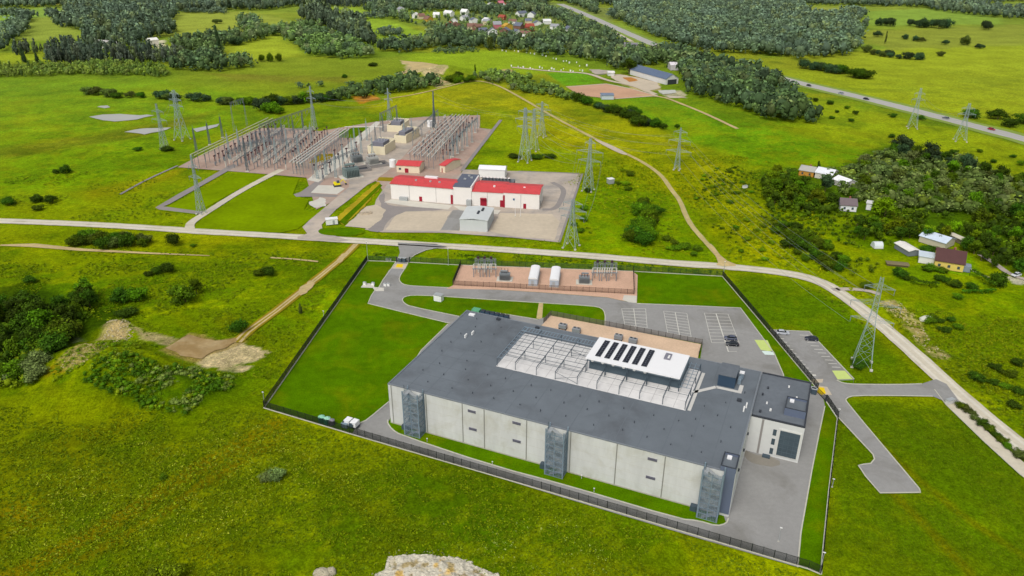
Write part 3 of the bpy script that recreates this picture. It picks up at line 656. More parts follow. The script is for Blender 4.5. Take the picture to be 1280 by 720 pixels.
# parapet coping
mb = MB()
for (a, b, c, d) in ((-.06, BW + .06, -.06, .32), (-.06, BW + .06, BD - .32, BD + .06), (-.06, .32, .321, BD - .321), (BW - .32, BW + .06, .321, BD - .321)): bbox(mb, a, b, c, d, BH - .115, BH + .16)
part(mb, 'coping', mat('roof_coping', px(118, 124, 130), .5, [(.5, 3, .08, 1.5)]), rf)
# felt seams and repaired strips of the roof: slightly raised sheets
mb = MB(); r2 = random.Random(5)
for k in range(1, 16):
    u = k * 6.0
    bbox(mb, u - .12, u + .12, .6, 20.6, BH + .003, BH + .014); 
    if u < 23 or u > 81: bbox(mb, u - .12, u + .12, 20.65, BD - .6, BH + .003, BH + .014)
for k in range(8): bbox(mb, .6, 23.6, 3 + k * 5.7, 3.14 + k * 5.7, BH + .017, BH + .026)
part(mb, 'felt_seam', mat('felt_seam', px(99, 106, 112), .85, [(.4, 3, .1, 1.5)]), rf)
# panel joints (dark vertical strips of the long front), louvre openings
for u in (1.0, 12.2, 23.5, 30.1, 42.5, 54.8, 67.1, 79.3):
    mb = MB(); bbox(mb, u - .13, u + .13, -.07, -.002, .35, BH - .2); part(mb, 'panel_joint', mat('joint_dark', px(134, 134, 127), .8))
for u in (6.5, 11.6, 54.0, 89.0):
    mb = MB(); bbox(mb, u - .08, u + .08, -.07, -.002, .35, BH - .2); part(mb, 'panel_joint', MATS['slate_steel'])
mb = MB()
for k in range(1, 5): bbox(mb, .4, BW - 3.8, -.012, -.002, k * 2.65 - .02, k * 2.65 + .02)
part(mb, 'panel_seam', mat('panel_seam', px(186, 183, 170), .9))
mb = MB(); bbox(mb, -.05, BW - 3.7, -.09, -.001, 0, .34); bbox(mb, -.09, -.001, .0, BD, 0, .34); part(mb, 'plinth', mat('plinth', px(172, 168, 150), .9, [(.5, 4, .15, 1.6)]))
M_LOUV = mat('louvre_metal', px(124, 124, 134), .5, [(.8, 3, .1, 1.5)])
for (u, z) in ((26.4, 11.4), (26.6, 5.6), (39.6, 11.4), (39.7, 5.6), (76.2, 11.2), (76.2, 5.5)):
    mb = MB(); bbox(mb, u - 1.2, u + 1.2, -.1, -.003, z - .4, z + .4); f = part(mb, 'louvre', M_LOUV)
    mb = MB()
    for k in range(5): mb.box(B(u, -.13, z - .3 + k * .15), (2.2, .05, .07), U3)
    part(mb, 'slat', mat('louvre_slat', px(92, 92, 104), .6), f)
# right-hand wall: thin trims, lamps
mb = MB(); bbox(mb, BW + .003, BW + .10, .02, 28.3, 0.3, BH - .2); part(mb, 'side_cladding', M_WALL2)
for v in (6.0, 14.5, 22.): 
    mb = MB(); bbox(mb, BW + .12, BW + .5, v, v + .4, 9.6, 10.3); part(mb, 'wall_lamp', M_DARK)
# escape-stair cages on the front
def cage(u0, u1, d=3.2, top=14.5):
    c = MB(); v0, v1 = -d, -.12
    for u in (u0, u1):
        for v in (v0, v1):
            c.beam(B(u, v, 0), B(u, v, top), .30)
    um = (u0 + u1) / 2
    c.beam(B(um, v0, 0), B(um, v0, top - .6), .16)
    for k in range(9):
        z = .1 + k * 1.62
        for (a, b) in (((u0, v0), (u1, v0)), ((u0, v0), (u0, v1)), ((u1, v0), (u1, v1))): c.beam(B(*a, z), B(*b, z), .14)
    o = part(c, 'stair_tower', M_STEEL)
    m_ = MB()
    for k in range(46):
        z = .2 + k * .305
        m_.box(B(um, v0 - .03, z), (u1 - u0 - .3, .04, .05), U3)
        m_.box(B(u0 - .03, (v0 + v1) / 2, z), (.04, d - .4, .05), U3); m_.box(B(u1 + .03, (v0 + v1) / 2, z), (.04, d - .4, .05), U3)
    for k in range(12):
        u = u0 + .2 + (u1 - u0 - .4) * k / 11; m_.box(B(u, v0 - .08, 7.1), (.05, .04, 14), U3)
    for k in range(9):
        v = v0 + .2 + (d - .5) * k / 8; m_.box(B(u0 - .08, v, 7.1), (.04, .05, 14), U3); m_.box(B(u1 + .08, v, 7.1), (.04, .05, 14), U3)
    part(m_, 'cage_mesh', mat('cage_mesh', px(118, 136, 150), .55, [(.8, 3, .15, 1.5)]), o)
    s_ = MB(); z = 0.
    for k in range(8):
        a, b = (u0 + 1, u1 - 1) if k % 2 == 0 else (u1 - 1, u0 + 1); v = v0 + .8 if k % 2 == 0 else v1 - .8
        s_.box(((Vector(B(a, v, z)) + Vector(B(b, v, z + 1.65))) / 2), ((Vector(B(b, v, z + 1.65)) - Vector(B(a, v, z))).length, 1.1, .14), Vector(B(b, v, z + 1.65)) - Vector(B(a, v, z)))
        s_.box(B(u0 + .6 if k % 2 else u1 - .6, (v0 + v1) / 2, z + 1.7), (1.0, d - .3, .1), U3); z += 1.65
    part(s_, 'stair_flight', M_GALV, o)
    l_ = MB(); l_.box(B(u0 - 1.2, -.9, .75), (1.7, 1.3, 1.5), U3); part(l_, 'entry_box', M_STEELD, o)
    mm = MB(); mm.beam(B(u0 + .5, v0 + .4, top), B(u0 + .5, v0 + .4, top + 2.0), .12); part(mm, 'mast', M_STEELD, o)
cage(6.6, 11.4); cage(49.1, 54.0); cage(88.9, 93.6)
# corner enclosure with dark cladding, open at the top, and the annex enclosure
def enclosure(u0, u1, v0, v1, z0, z1, name):
    e = MB(); t = .22
    bbox(e, u0, u1, v0, v0 + t, z0, z1); bbox(e, u0, u1, v1 - t, v1, z0, z1)
    bbox(e, u0, u0 + t, v0 + t + .001, v1 - t - .001, z0, z1); bbox(e, u1 - t, u1, v0 + t + .001, v1 - t - .001, z0, z1)
    o = part(e, name, M_CLAD)
    f = MB(); bbox(f, u0 + t, u1 - t, v0 + t, v1 - t, z1 - .75, z1 - .55); part(f, 'deck', M_ROOF, o)
    q = MB()
    for (a, b, c, d) in ((u0 - .04, u1 + .04, v0 - .04, v0 + t), (u0 - .04, u1 + .04, v1 - t, v1 + .04), (u0 - .04, u0 + t, v0 + t + .001, v1 - t - .001), (u1 - t, u1 + .04, v0 + t + .001, v1 - t - .001)): bbox(q, a, b, c, d, z1 + .002, z1 + .12)
    part(q, 'coping', M_DARK, o)
    h = MB(); bbox(h, u0 + .9, u0 + 2.0, v1 - 1.9, v1 - .8, z1 - .549, z1 - .05); part(h, 'hatch', M_WHITE, o)
    return o
enclosure(92.4, 95.98, .003 - .06, 5.6, BH + .01, 14.7, 'roof_enclosure')
mb = MB(); bbox(mb, 93.75, 96.0, -.10, -.004, .8, 14.0); part(mb, 'front_cladding', M_CLAD)
# annex
AH = 11.6
mb = MB(); bbox(mb, BW + .004, 109.75, 28.5, 52, 0, AH - .15); part(mb, 'annex_wall', M_WALL2)
mb = MB(); bbox(mb, BW + .004, 109.4, 28.85, 51.65, AH - .148, AH); ar = part(mb, 'annex_roof', M_ROOF2)
mb = MB()
for (a, b, c, d) in ((BW + .11, 109.8, 28.44, 28.84), (BW + .11, 109.8, 51.66, 52.06), (109.41, 109.8, 28.841, 51.659)): bbox(mb, a, b, c, d, AH - .146, AH + .32)
part(mb, 'coping', M_DARK, ar)
enclosure(104.0, 109.38, 32.4, 38.4, AH + .01, 13.9, 'annex_enclosure')
mb = MB(); bbox(mb, 99.0, 99.55, 28.40, 28.497, .2, AH - .3); part(mb, 'wall_joint', mat('joint_grey', px(140, 136, 132), .8))
mb = MB(); bbox(mb, 103.6, 109.4, 28.28, 28.495, 1.0, 9.6); fr = part(mb, 'loading_gate', mat('gate_frame', px(206, 206, 200), .6))
mb = MB(); bbox(mb, 104.0, 109.05, 28.15, 28.278, 1.3, 9.2); part(mb, 'gate_glazing', M_GLASS, fr)
mb = MB()
for k in range(1, 6): bbox(mb, 104.0, 109.05, 28.10, 28.149, 1.3 + k * 1.32 - .07, 1.3 + k * 1.32 + .07)
for k in range(1, 4): bbox(mb, 104 + k * 1.26 - .04, 104 + k * 1.26 + .04, 28.06, 28.099, 1.3, 9.2)
part(mb, 'gate_bar', mat('gate_bar', px(78, 92, 100), .5), fr)
for z in (1.9, 5.0, 8.0):
    mb = MB(); bbox(mb, 102.2, 103.1, 28.4, 28.497, z - .95, z + .95); part(mb, 'annex_window', M_GLASS)
mb = MB(); bbox(mb, 100.6, 102.6, 27.2, 28.45, 0, .5); part(mb, 'doorstep', M_STEELD)
# roof furniture
mb = MB(); bbox(mb, 85.3, 90.0, 37.2, 43.9, BH + .01, 16.8); hv = part(mb, 'plant_room', M_CLADB)
mb = MB(); bbox(mb, 85.2, 90.1, 37.1, 44.0, 16.802, 17.05); part(mb, 'plant_room_roof', M_ROOF2, hv)
mb = MB(); bbox(mb, 90.4, 91.3, 40.0, 42.6, BH + .01, 14.6); bbox(mb, 90.5, 91.6, 42.9, 44.2, BH + .01, 15.2); part(mb, 'air_unit', M_STEEL, hv)
mb = MB(); bbox(mb, 90.4, 91.7, 42.8, 44.3, 15.203, 15.4); part(mb, 'air_unit_lid', M_WHITE, hv)
mb = MB()
for (a, b) in ((( 79.9, 30.7), (85.2, 36.0)), ((85.2, 36.0), (92.2, 36.0))): mb.ribbon([B(*a)[:2], B(*b)[:2]], 1.1, BH + .03, .06)
mb.ribbon([B(91.7, 36.6)[:2], B(91.7, 39.8)[:2]], 1.1, BH + .03, .062); mb.ribbon([B(80.6, 21.4)[:2], B(80.6, 42)[:2]], .9, BH + .03, .06)
part(mb, 'walkway', mat('walkway_slab', px(196, 194, 188), .9, [(.8, 3, .1, 1.5)]), rf)
for (u, v) in ((85.5, 45.5), (26.5, 47.2), (12.6, 47.6), (92.2, 31.5)):
    mb = MB(); mb.box(B(u, v, BH + .35), (1.2, .8, .7), U3); part(mb, 'roof_hatch', M_DARK, rf)
for (u, v) in ((94.0, 27.5), (94.4, 29.5), (8.0, 33.0), (9.2, 35.5)):
    mb = MB(); mb.box(B(u, v, BH + .5), (.35, 1.4, 1.0), U3); part(mb, 'roof_flue', M_WHITE2, rf)
mb = MB(); bbox(mb, 2.2, 4.2, 46.4, 47.6, BH + .02, BH + .5); part(mb, 'skylight', M_WHITE, rf)
r3 = random.Random(11); vents = []
for row, (v, us) in enumerate(((5.2, range(10, 92, 7)), (10.5, range(6, 92, 7)), (15.6, range(9, 92, 7)))):
    for u in us: vents.append((u + r3.uniform(-.8, .8), v + r3.uniform(-.5, .5)))
for v in (22, 28, 34, 40, 45): vents += [(5 + r3.uniform(0, 3), v), (13 + r3.uniform(0, 3), v - 2)]
vents += [(84, 25), (88, 22), (92, 18), (83, 18), (89, 29), (93, 36)]
for (u, v) in vents:
    mb = MB(); h = r3.uniform(.3, .6); mb.tube(B(u, v, BH + .005), B(u, v, BH + h), .12, n=7); mb.tube(B(u, v, BH + h), B(u, v, BH + h + .1), .17, n=7)
    part(mb, 'roof_vent', mat('vent_metal', px(80, 86, 92), .6), rf)
for (u, v, w_) in ((98.6, 44, .5), (99.2, 36, .4), (100.5, 33, .5), (104, 47, .4), (97.6, 40, .5), (98.0, 31.2, .6), (106.5, 42, .4)):
    mb = MB(); mb.box(B(u, v, AH + .25), (w_, w_ * 1.4, .48), U3); part(mb, 'roof_vent', M_WHITE2 if u > 99 else M_DARK, ar)
# terrace deck with its steel frames
mb = MB(); bbox(mb, 24.0, 79.7, 21.0, 42.6, BH + .02, BH + .13); deck = part(mb, 'terrace_deck', M_TERR)
mb = MB()
for v in (25.2, 29.4, 33.6, 37.8): bbox(mb, 24.1, 79.6, v - .05, v + .05, BH + .131, BH + .145)
for u in (27, 33.3, 39.5, 45.7, 52, 58, 64, 70.2, 76.4): bbox(mb, u - .05, u + .05, 21.1, 42.5, BH + .146, BH + .158)
part(mb, 'deck_joint', mat('deck_joint', px(166, 164, 162), .9), deck)
CU = (24.2, 30.0, 36.6, 42.4, 49.0, 54.8, 61.2, 67.0, 73.4, 79.5); CVS = (21.3, 28.6, 35.2, 42.3); TZ = 15.9
fr = MB()
for i, u in enumerate(CU):
    for v in CVS:
        if 48 < u < 77 and v > 30: continue
        fr.beam(B(u, v, BH + .13), B(u, v, TZ), .17)
    vend = 42.3 if not 48 < u < 77 else 30.2
    fr.beam(B(u, 21.3, TZ), B(u, vend, TZ), .15, .24); fr.beam(B(u, 21.9, TZ - .95), B(u, 28.6, TZ - .35), .09)
for v in (24.2, 26.4, 28.6, 31.0, 33.4, 35.2, 37.6, 39.0):
    fr.beam(B(24.2, v, TZ - .16), B(49.0, v, TZ - .16), .10)
for u in (27.1, 33.3, 39.5, 45.7): fr.beam(B(u, 28.6, TZ - .05), B(u, 39.0, TZ - .05), .07)
for v in (26.0,): fr.beam(B(24.2, v, TZ - .9), B(79.5, v, TZ - .9), .09)
for i in (3, 4): pass
fr.beam(B(42.4, 21.4, BH + .3), B(49.0, 21.4, TZ - .2), .08); fr.beam(B(49.0, 21.4, BH + .3), B(42.4, 21.4, TZ - .2), .08)
fr.beam(B(42.4, 35.2, BH + .3), B(49.0, 35.2, TZ - .2), .08); fr.beam(B(49.0, 35.2, BH + .3), B(42.4, 35.2, TZ - .2), .08)
sf = part(fr, 'steel_frame', M_STEELD)
gl = MB()                                                           # louvre grids at the back and left of the terrace
for v in (39.6, 42.3): gl.beam(B(24.2, v, TZ + .1), B(49, v, TZ + .1), .14)
for k in range(25): u = 24.6 + k * 1.0; gl.box(B(u, 40.95, TZ + .1), (.14, 2.6, .16), U3)
for u in (24.2, 25.5): gl.beam(B(u, 21.3, TZ + .12), B(u, 42.3, TZ + .12), .14)
for k in range(11): v = 22 + k * 2.0; gl.box(B(24.85, v, TZ + .1), (1.25, .10, .12), U3)
part(gl, 'louvre_grid', M_STEEL, sf)
rg = MB()
for u0 in (76.8, 78.2): rg.beam(B(u0, 28, TZ), B(u0, 42.3, TZ), .14)
for k in range(8): rg.beam(B(76.2, 28.5 + k * 1.9, TZ - .2), B(79.5, 28.5 + k * 1.9, TZ - .2), .10)
part(rg, 'pipe_rack', M_STEEL, sf)
# penthouse with louvred sides under the canopy
mb = MB(); bbox(mb, 49.4, 75.8, 30.9, 41.6, BH + .135, 16.4); ph_ = part(mb, 'penthouse', M_STEEL)
mb = MB()
for k in range(9): bbox(mb, 49.4, 75.8, 30.62, 30.88, BH + .35 + k * .31, BH + .46 + k * .31)
for k in range(9): bbox(mb, 75.82, 76.05, 31.0, 41.5, BH + .35 + k * .31, BH + .46 + k * .31)
part(mb, 'slat', mat('penthouse_slat', px(92, 108, 118), .5), ph_)
for u in (49.2, 54.8, 61.2, 67.0, 73.4, 76.0):
    for v in (29.3, 41.4): mb = MB(); mb.beam(B(u, v, BH + .13), B(u, v, 17.75), .24); part(mb, 'canopy_post', M_STEELD, ph_)
mb = MB(); bbox(mb, 48.9, 76.2, 30.0, 41.9, 16.45, 17.6); part(mb, 'louvre_band', M_STEEL, ph_)
for k in range(6): u = 50.6 + k * 3.1; mb = MB(); mb.tube(B(u, 29.98, 17.0), B(u, 29.6, 17.0), .42, n=12); part(mb, 'exhaust_fan', M_WHITE2, ph_)
mb = MB(); bbox(mb, 48.8, 76.1, 28.6, 42.1, 17.75, 18.05); cn = part(mb, 'canopy', M_WHITE)
for k in range(6):
    u0 = 51.0 + k * 2.72; pn = MB()
    bbox(pn, u0, u0 + 1.65, 30.6, 40.6, 18.12, 18.2); p_ = part(pn, 'solar_array', MATS['galvanised_steel'], cn)
    q = MB()
    for r in range(9):
        for c in range(2): bbox(q, u0 + .04 + c * .81, u0 + .81 + c * .81, 30.68 + r * 1.1, 31.68 + r * 1.1, 18.203, 18.25)
    q.build('solar_cell', M_PANEL, p_)
mb = MB(); bbox(mb, 69.6, 71.4, 37.0, 40.2, 18.1, 18.5); h = part(mb, 'canopy_unit', MATS['louvre_metal'], cn)
mb = MB(); bbox(mb, 70.6, 71.1, 37.3, 39.0, 18.503, 18.6); part(mb, 'unit_lid', M_WHITE2, h)

# ---- cars
def make_car(name, label, col, group=None):
    root = thing(name, label, 'car', (0, 0, 0), 0, group)
    M = mat(name + '_paint_%d_%d_%d' % col, px(*col), .3, [(1, 2, .03, 1.5)], spec=.5)
    L, W = 4.45, 1.8
    def loft(secs):
        m_ = MB(); n = len(secs[0])
        for s in secs: m_.v += s
        for i in range(len(secs) - 1):
            for j in range(n - 1): m_.f.append((i * n + j, i * n + j + 1, (i + 1) * n + j + 1, (i + 1) * n + j))
        m_.f.append(tuple(range(n))); m_.f.append(tuple((len(secs) - 1) * n + j for j in reversed(range(n))))
        return m_
    prof = [(-2.22, .35, .62, .80), (-2.1, .25, .86, .86), (-1.3, .22, .92, .9), (-.6, .22, .93, .9), (.9, .22, .95, .9), (1.7, .22, .96, .88), (2.15, .28, .9, .84), (2.22, .4, .7, .78)]
    m_ = loft([[(x, -w_, z0), (x, -w_, z1 - .16), (x, -w_ + .14, z1), (x, w_ - .14, z1), (x, w_, z1 - .16), (x, w_, z0)] for (x, z0, z1, w_) in prof])
    m_.build('body', M, root, world=False)
    m_ = loft([[(x, -w_, .9), (x, -w_ + .12, z), (x, w_ - .12, z), (x, w_, .9)] for (x, z, w_) in ((-1.25, .93, .80), (-.45, 1.36, .78), (.7, 1.45, .78), (1.4, 1.34, .76), (2.0, .98, .74))])
    c_ = m_.build('window_glass', mat('car_glass', px(30, 36, 42), .1, spec=.6), root, world=False)
    m_ = loft([[(x, -w_, z - .03), (x, -w_ + .03, z + .02), (x, w_ - .03, z + .02), (x, w_, z - .03)] for (x, z, w_) in ((-.45, 1.37, .67), (.1, 1.44, .68), (.7, 1.46, .68), (1.4, 1.35, .65))])
    m_.build('roof', M, root, world=False)
    mt = mat('tyre_rubber', px(34, 34, 36), .9); mr = mat('wheel_rim', px(170, 172, 176), .4)
    for x in (-1.38, 1.3):
        for s in (-1, 1):
            m_ = MB(); m_.tube((x, s * .72, .33), (x, s * .92, .33), .33, n=14); wh = m_.build('wheel', mt, root, world=False)
            m_ = MB(); m_.tube((x, s * .921, .33), (x, s * .935, .33), .2, n=10); m_.build('rim', mr, wh, world=False)
    for s in (-1, 1):
        m_ = MB(); m_.box((-2.15, s * .6, .66), (.12, .35, .14)); m_.build('headlight', mat('car_lamp', px(230, 232, 235), .2), root, world=False)
        m_ = MB(); m_.box((2.17, s * .62, .76), (.1, .3, .14)); m_.build('tail_light', mat('tail_lamp', px(150, 20, 18), .3), root, world=False)
    return root
def place_px(o, x, y, rz): p = g(x, y); o.location = (p[0], p[1], .09); o.rotation_euler = (0, 0, rz); return o
ANG = math.radians(-8)
place_px(make_car('parked_car', 'dark blue-grey car in the inner car park, farther from the hall', (74, 80, 98)), 913, 424.5, ANG)
place_px(make_car('parked_car', 'black car in the inner car park, nearer to the hall', (26, 30, 38)), 915, 431.8, ANG)
place_px(make_car('parked_car', 'silver car parked beside the fence in the outer car park', (176, 180, 186)), 978, 417.5, ANG + 3.14)
place_px(make_car('parked_car', 'dark navy car on the lawn side of the outer car park', (30, 36, 54)), 1014, 425.2, ANG)
hwcars = [(991, 103, (40, 40, 44), 'dark car on the highway, first out from behind the trees'), (1011, 107.8, (36, 38, 44), 'dark car on the highway, second out from the trees'),
          (1051, 117.5, (150, 158, 166), 'silver car on the highway beyond the green field'), (1082.5, 124.6, (30, 32, 38), 'black car with pale bonnet on the highway left of the tall pylon'),
          (1182, 148.5, (110, 116, 122), 'grey car on the highway between the two pylons'), (1239, 162.5, (160, 24, 40), 'red car on the highway near the round bushes')]
for i, (x, y, c, l) in enumerate(hwcars):
    a = Vector(g(x - 20, y - 5)); b = Vector(g(x + 20, y + 5)); ang = math.atan2(b.y - a.y, b.x - a.x)
    o = place_px(make_car('highway_car', l, c), x, y, ang + (3.14159 if i % 2 else 0)); o.scale = (1.15, 1.15, 1.15)
place_px(make_car('parked_car', 'white hatchback on the lane by the ditch past the yellow farmhouse', (200, 204, 208)), 1270, 345, .4)

# ---- fences
M_FENCE = mat('dark_fence_metal', px(30, 35, 32), .6, spec=.2)
M_FENCEG = mat('green_fence_mesh', px(52, 84, 44), .6, spec=.2)
def fence(label, pts, h=2.4, post=2.5, bar=.17, M=M_FENCE, kerbM=M_KERB, barw=.078, cap=99):
    P = [Vector((*g(*p), 0)) for p in pts]
    root = thing('security_fence', label, 'fence', P[0])
    bars = MB(); kb = MB(); posts = []
    for a, b in zip(P[:-1], P[1:]):
        L = (b - a).length; d = (b - a).normalized(); n = max(1, round(L / post))
        for k in range(n): posts.append(a + d * (L * k / n))
        for k in range(int(L / bar)):
            q = a + d * (k + .5) * bar; bars.box(q + Vector((0, 0, h / 2 + .1)), (barw, .03, h - .15), d)
        for z in (.35, h - .1): bars.beam(a + Vector((0, 0, z)), b + Vector((0, 0, z)), .04, .05)
    posts.append(P[-1])
    step = max(1, math.ceil(len(posts) / cap))
    bars.build('mesh_panel', M, root)
    for q in posts[::step]:
        m_ = MB(); m_.box(q + Vector((0, 0, h / 2 + .08)), (.10, .10, h + .16), (1, 0, 0)); m_.build('post', M_FENCE, root)
    if kerbM:
        kb.ribbon([(p.x, p.y) for p in P], .42, .02, .22); kb.build('base_kerb', kerbM, root)
    return root
fence('long dark mesh fence with pale kerb in front of the big hall', [FSW, (447, 545), (700, 619), (1010, 711), FSE], 2.5)
fence('dark mesh fence climbing along the left edge of the mown lawn', [FSW, (395, 417), FNW], 2.4)
fence('dark mesh fence left of the back gate', [FNW, (495, 327.3)], 2.4, M=M_FENCEG)
fence('dark green mesh fence behind the electrical yard', [(512, 328), (576, 331.5), (791, 339.3), FNE], 2.6, M=M_FENCEG)
fence('dark mesh fence separating the two car parks', [FNE, (965, 419), FGATE], 2.4)
fence('dark mesh fence with white kerb right of the annex', [(1033, 502), FE, (1036, 615), FSE], 2.4, kerbM=mat('white_kerb', px(218, 216, 200), .8))
fence('low brown mesh fence along the road side of the electrical yard', [(566, 356.8), (792, 368)], 2.2, kerbM=None, M=mat('brown_fence', px(110, 84, 66), .7))
fence('short fence at the left end of the electrical yard', [(576, 332), (566, 356.6)], 2.4, kerbM=None, barw=.07)
fence('short fence at the right end of the electrical yard', [(791.5, 340), (792.5, 368)], 2.4, kerbM=None, barw=.07)
fence('dark fence between cooling yard and car park', [(679.5, 404), (688.6, 394.4), (770, 409.8), (877.5, 430.4), (873, 446)], 2.0, kerbM=None, M=mat('grey_fence', px(104, 98, 92), .7))
# gates
def gate(label, a, b, col, h=1.9):
    A, Bv = Vector((*g(*a), 0)), Vector((*g(*b), 0)); d = (Bv - A).normalized()
    r = thing('sliding_gate', label, 'gate', A)
    m_ = MB()
    for z in (.3, h): m_.beam(A + Vector((0, 0, z)), Bv + Vector((0, 0, z)), .1)
    m_.build('frame', M_FENCE, r)
    m_ = MB(); n = int((Bv - A).length / .2)
    for k in range(n): m_.box(A + d * (k + .5) * .2 + Vector((0, 0, h / 2 + .15)), (.06, .03, h - .3), d)
    m_.build('bar', M_FENCE, r)
    for q in (A, Bv):
        m_ = MB(); m_.box(q + Vector((0, 0, 1.2)), (.4, .4, 2.4), d); m_.build('post', M_DARK, r)
    return r
gate('dark sliding gate at the back road entrance', (496, 327.2), (512, 328), 0)
gate('dark sliding gate by the annex', (1019, 489), (1032, 502), 0)
for (x, y, x2, y2, l) in ((500.5, 327.3, 505.5, 327.5, 'pair of dark control boxes at the back gate'), (1015.5, 491, 1017, 492.5, 'dark gate motor box at the side gate')):
    r = thing('gate_motor', l, 'gate motor', (*g(x, y), 0))
    for q in ((x, y), (x2, y2)):
        m_ = MB(); m_.box((*g(*q), .95), (1.5, 1.1, 1.9), U3); m_.build('housing', M_STEELD, r)
        m_ = MB(); m_.box((*g(*q), 1.95), (1.7, 1.3, .1), U3); m_.build('lid', M_GALV, r)
# lamp posts
def lamp_post(label, x, y, h, group=None, s=.55):
    p = g(x, y); r = thing('lamp_post', label, 'lamp post', (*p, 0), 0, group)
    m_ = MB(); m_.tube((*p, 0), (*p, h), .11, .06, 8); m_.build('pole', M_GALV, r)
    m_ = MB(); m_.box((p[0], p[1], h + .05), (s, .25, .12), U3); m_.build('lamp_head', M_WHITE2, r)
    m_ = MB(); m_.box((p[0], p[1], .12), (s * .6, s * .6, .24), U3); m_.build('base', M_CONC, r)
for (x, y, h, l) in ((460, 326.5, 9, 'tall thin mast on the back left corner of the fence'), (560.5, 331.5, 7.5, 'thin mast on the back fence near the electrical yard'), (904, 345, 6.5, 'camera mast where the back fence turns by the track'),
                     (331, 506, 4.5, 'pale camera mast on the front left fence corner'), (1024.5, 716, 6, 'pale mast at the front right fence corner'), (405.5, 401, 4, 'short mast halfway up the left fence'),
                     (973, 677, 4.2, 'white headed lamp post in the yard right of the hall'), (1047, 522, 3, 'short mast where the side fence bends'), (1040, 609, 2.6, 'small white mast halfway along the side fence')):
    lamp_post(l, x, y, h)
for (x, y, l) in ((534, 552, 'first path light right of the left stair cage'), (615.5, 581, 'path light below the middle of the front wall'), (727, 598, 'path light just right of the middle stair cage'), (742.5, 614.5, 'path light on the kerb right of the middle stair cage')):
    lamp_post(l, x, y, 1.0, 'low path lights in the grass strip', .32)
# small yard equipment
def kiosk():
    p = g(548.5, 375.5); r = thing('power_kiosk', 'white kiosk standing on the lawn beside the back road', 'kiosk', (*p, 0))
    m_ = MB(); m_.box((*p, 1.25), (3.2, 2.2, 2.5), U3); m_.build('wall', M_WHITE2, r)
    m_ = MB(); m_.box((*p, 2.58), (3.5, 2.5, .15), U3); m_.build('roof', M_GALV, r)
    q = Vector((*p, 1.1)) - Vector(V3) * 1.11
    for s in (-.75, .75): m_ = MB(); m_.box(q + Vector(U3) * s, (1.3, .04, 1.9), U3); m_.build('door', M_WHITE, r)
kiosk()
def tank(x, y, l, colb, colt, r0=1.0, h=2.2):
    p = g(x, y); r = thing('storage_tank', l, 'tank', (*p, 0))
    m_ = MB(); m_.tube((*p, .05), (*p, h * .8), r0, n=16); m_.build('shell', mat('tank_%d' % colb[0], px(*colb), .5), r, smooth=False)
    m_ = MB(); m_.tube((*p, h * .8), (*p, h), r0, .35 * r0, n=16); m_.build('dome', mat('tanktop_%d' % colt[0], px(*colt), .5), r)
tank(402.5, 527, 'green tank with pale top, left of the two by the front fence', (40, 110, 84), (140, 196, 168)); tank(409.5, 529, 'green tank with pale top, right of the two by the front fence', (44, 116, 90), (150, 200, 176))
tank(415, 530.5, 'grey tank beside the two green tanks', (92, 88, 98), (130, 126, 134), .9, 1.9)
def trailer():
    p = g(440, 533); r = thing('white_trailer', 'white two-part tank trailer parked where the ring road bends', 'trailer', (*p, 0))
    for s in (-1.1, 1.1):
        m_ = MB(); c = Vector((*p, 1.5)) + Vector(U3) * s; m_.box(c, (1.8, 2.2, 1.5), U3); m_.build('tank_body', M_WHITE, r)
    m_ = MB(); m_.box((*p, .62), (4.6, 1.6, .2), U3); m_.build('chassis', M_DARK, r)
    for s in (-1.3, 1.3):
        for t in (-.95, .95):
            c = Vector((*p, .42)) + Vector(U3) * s; m_ = MB(); m_.tube(c + Vector(V3) * (t - .15), c + Vector(V3) * (t + .15), .42, n=12); m_.build('wheel', mat('tyre_rubber', px(34, 34, 36), .9), r)
    c = Vector((*p, 1.3)) - Vector(V3) * 1.15 + Vector(U3) * .6; m_ = MB(); m_.tube(c, c - Vector(V3) * .25, .75, n=14); m_.build('hose_reel', M_STEELD, r)
    q = g(432, 534); b = thing('scrap_pile', 'grey machine parts lying left of the white trailer', 'machine', (*q, 0)); rr = random.Random(4)
    m_ = MB(); m_.box((*q, .9), (2.0, 1.4, 1.4), U3); m_.build('housing', M_STEEL, b)
    m_ = MB(); m_.tube((q[0] - 1.2, q[1], .2), (q[0] - .4, q[1] + .3, 2.1), .25, n=8); m_.build('funnel', M_DARK, b)
trailer()
def cooler(x, y, l):
    p = g(x, y); r = thing('dry_cooler', l, 'cooling unit', (*p, 0), 0, 'fan coolers in the gravel yard behind the hall')
    m_ = MB(); m_.box((*p, 1.35), (2.8, 1.9, 1.3), U3); m_.build('casing', mat('cooler_casing', px(140, 142, 150), .5), r)
    for s in (-1.2, 1.2):
        m_ = MB(); m_.box(Vector((*p, .35)) + Vector(U3) * s, (.25, 1.7, .7), U3); m_.build('leg', M_DARK, r)
    for s in (-.7, .7):
        c = Vector((*p, 2.0)) + Vector(U3) * s; m_ = MB(); m_.tube(c, c + Vector((0, 0, .25)), .62, n=14); f = m_.build('fan_cowl', M_GALV, r)
        m_ = MB(); m_.tube(c + Vector((0, 0, .251)), c + Vector((0, 0, .28)), .5, n=14); m_.build('fan', M_DARK, f)
for (x, y, l) in ((703.5, 411.5, 'fan cooler at the left end of the yard behind the hall'), (720.5, 416.5, 'fan cooler second from left behind the steel frames'), (773, 425, 'fan cooler behind the left part of the white canopy'), (791, 429.5, 'fan cooler behind the middle of the white canopy')): cooler(x, y, l)
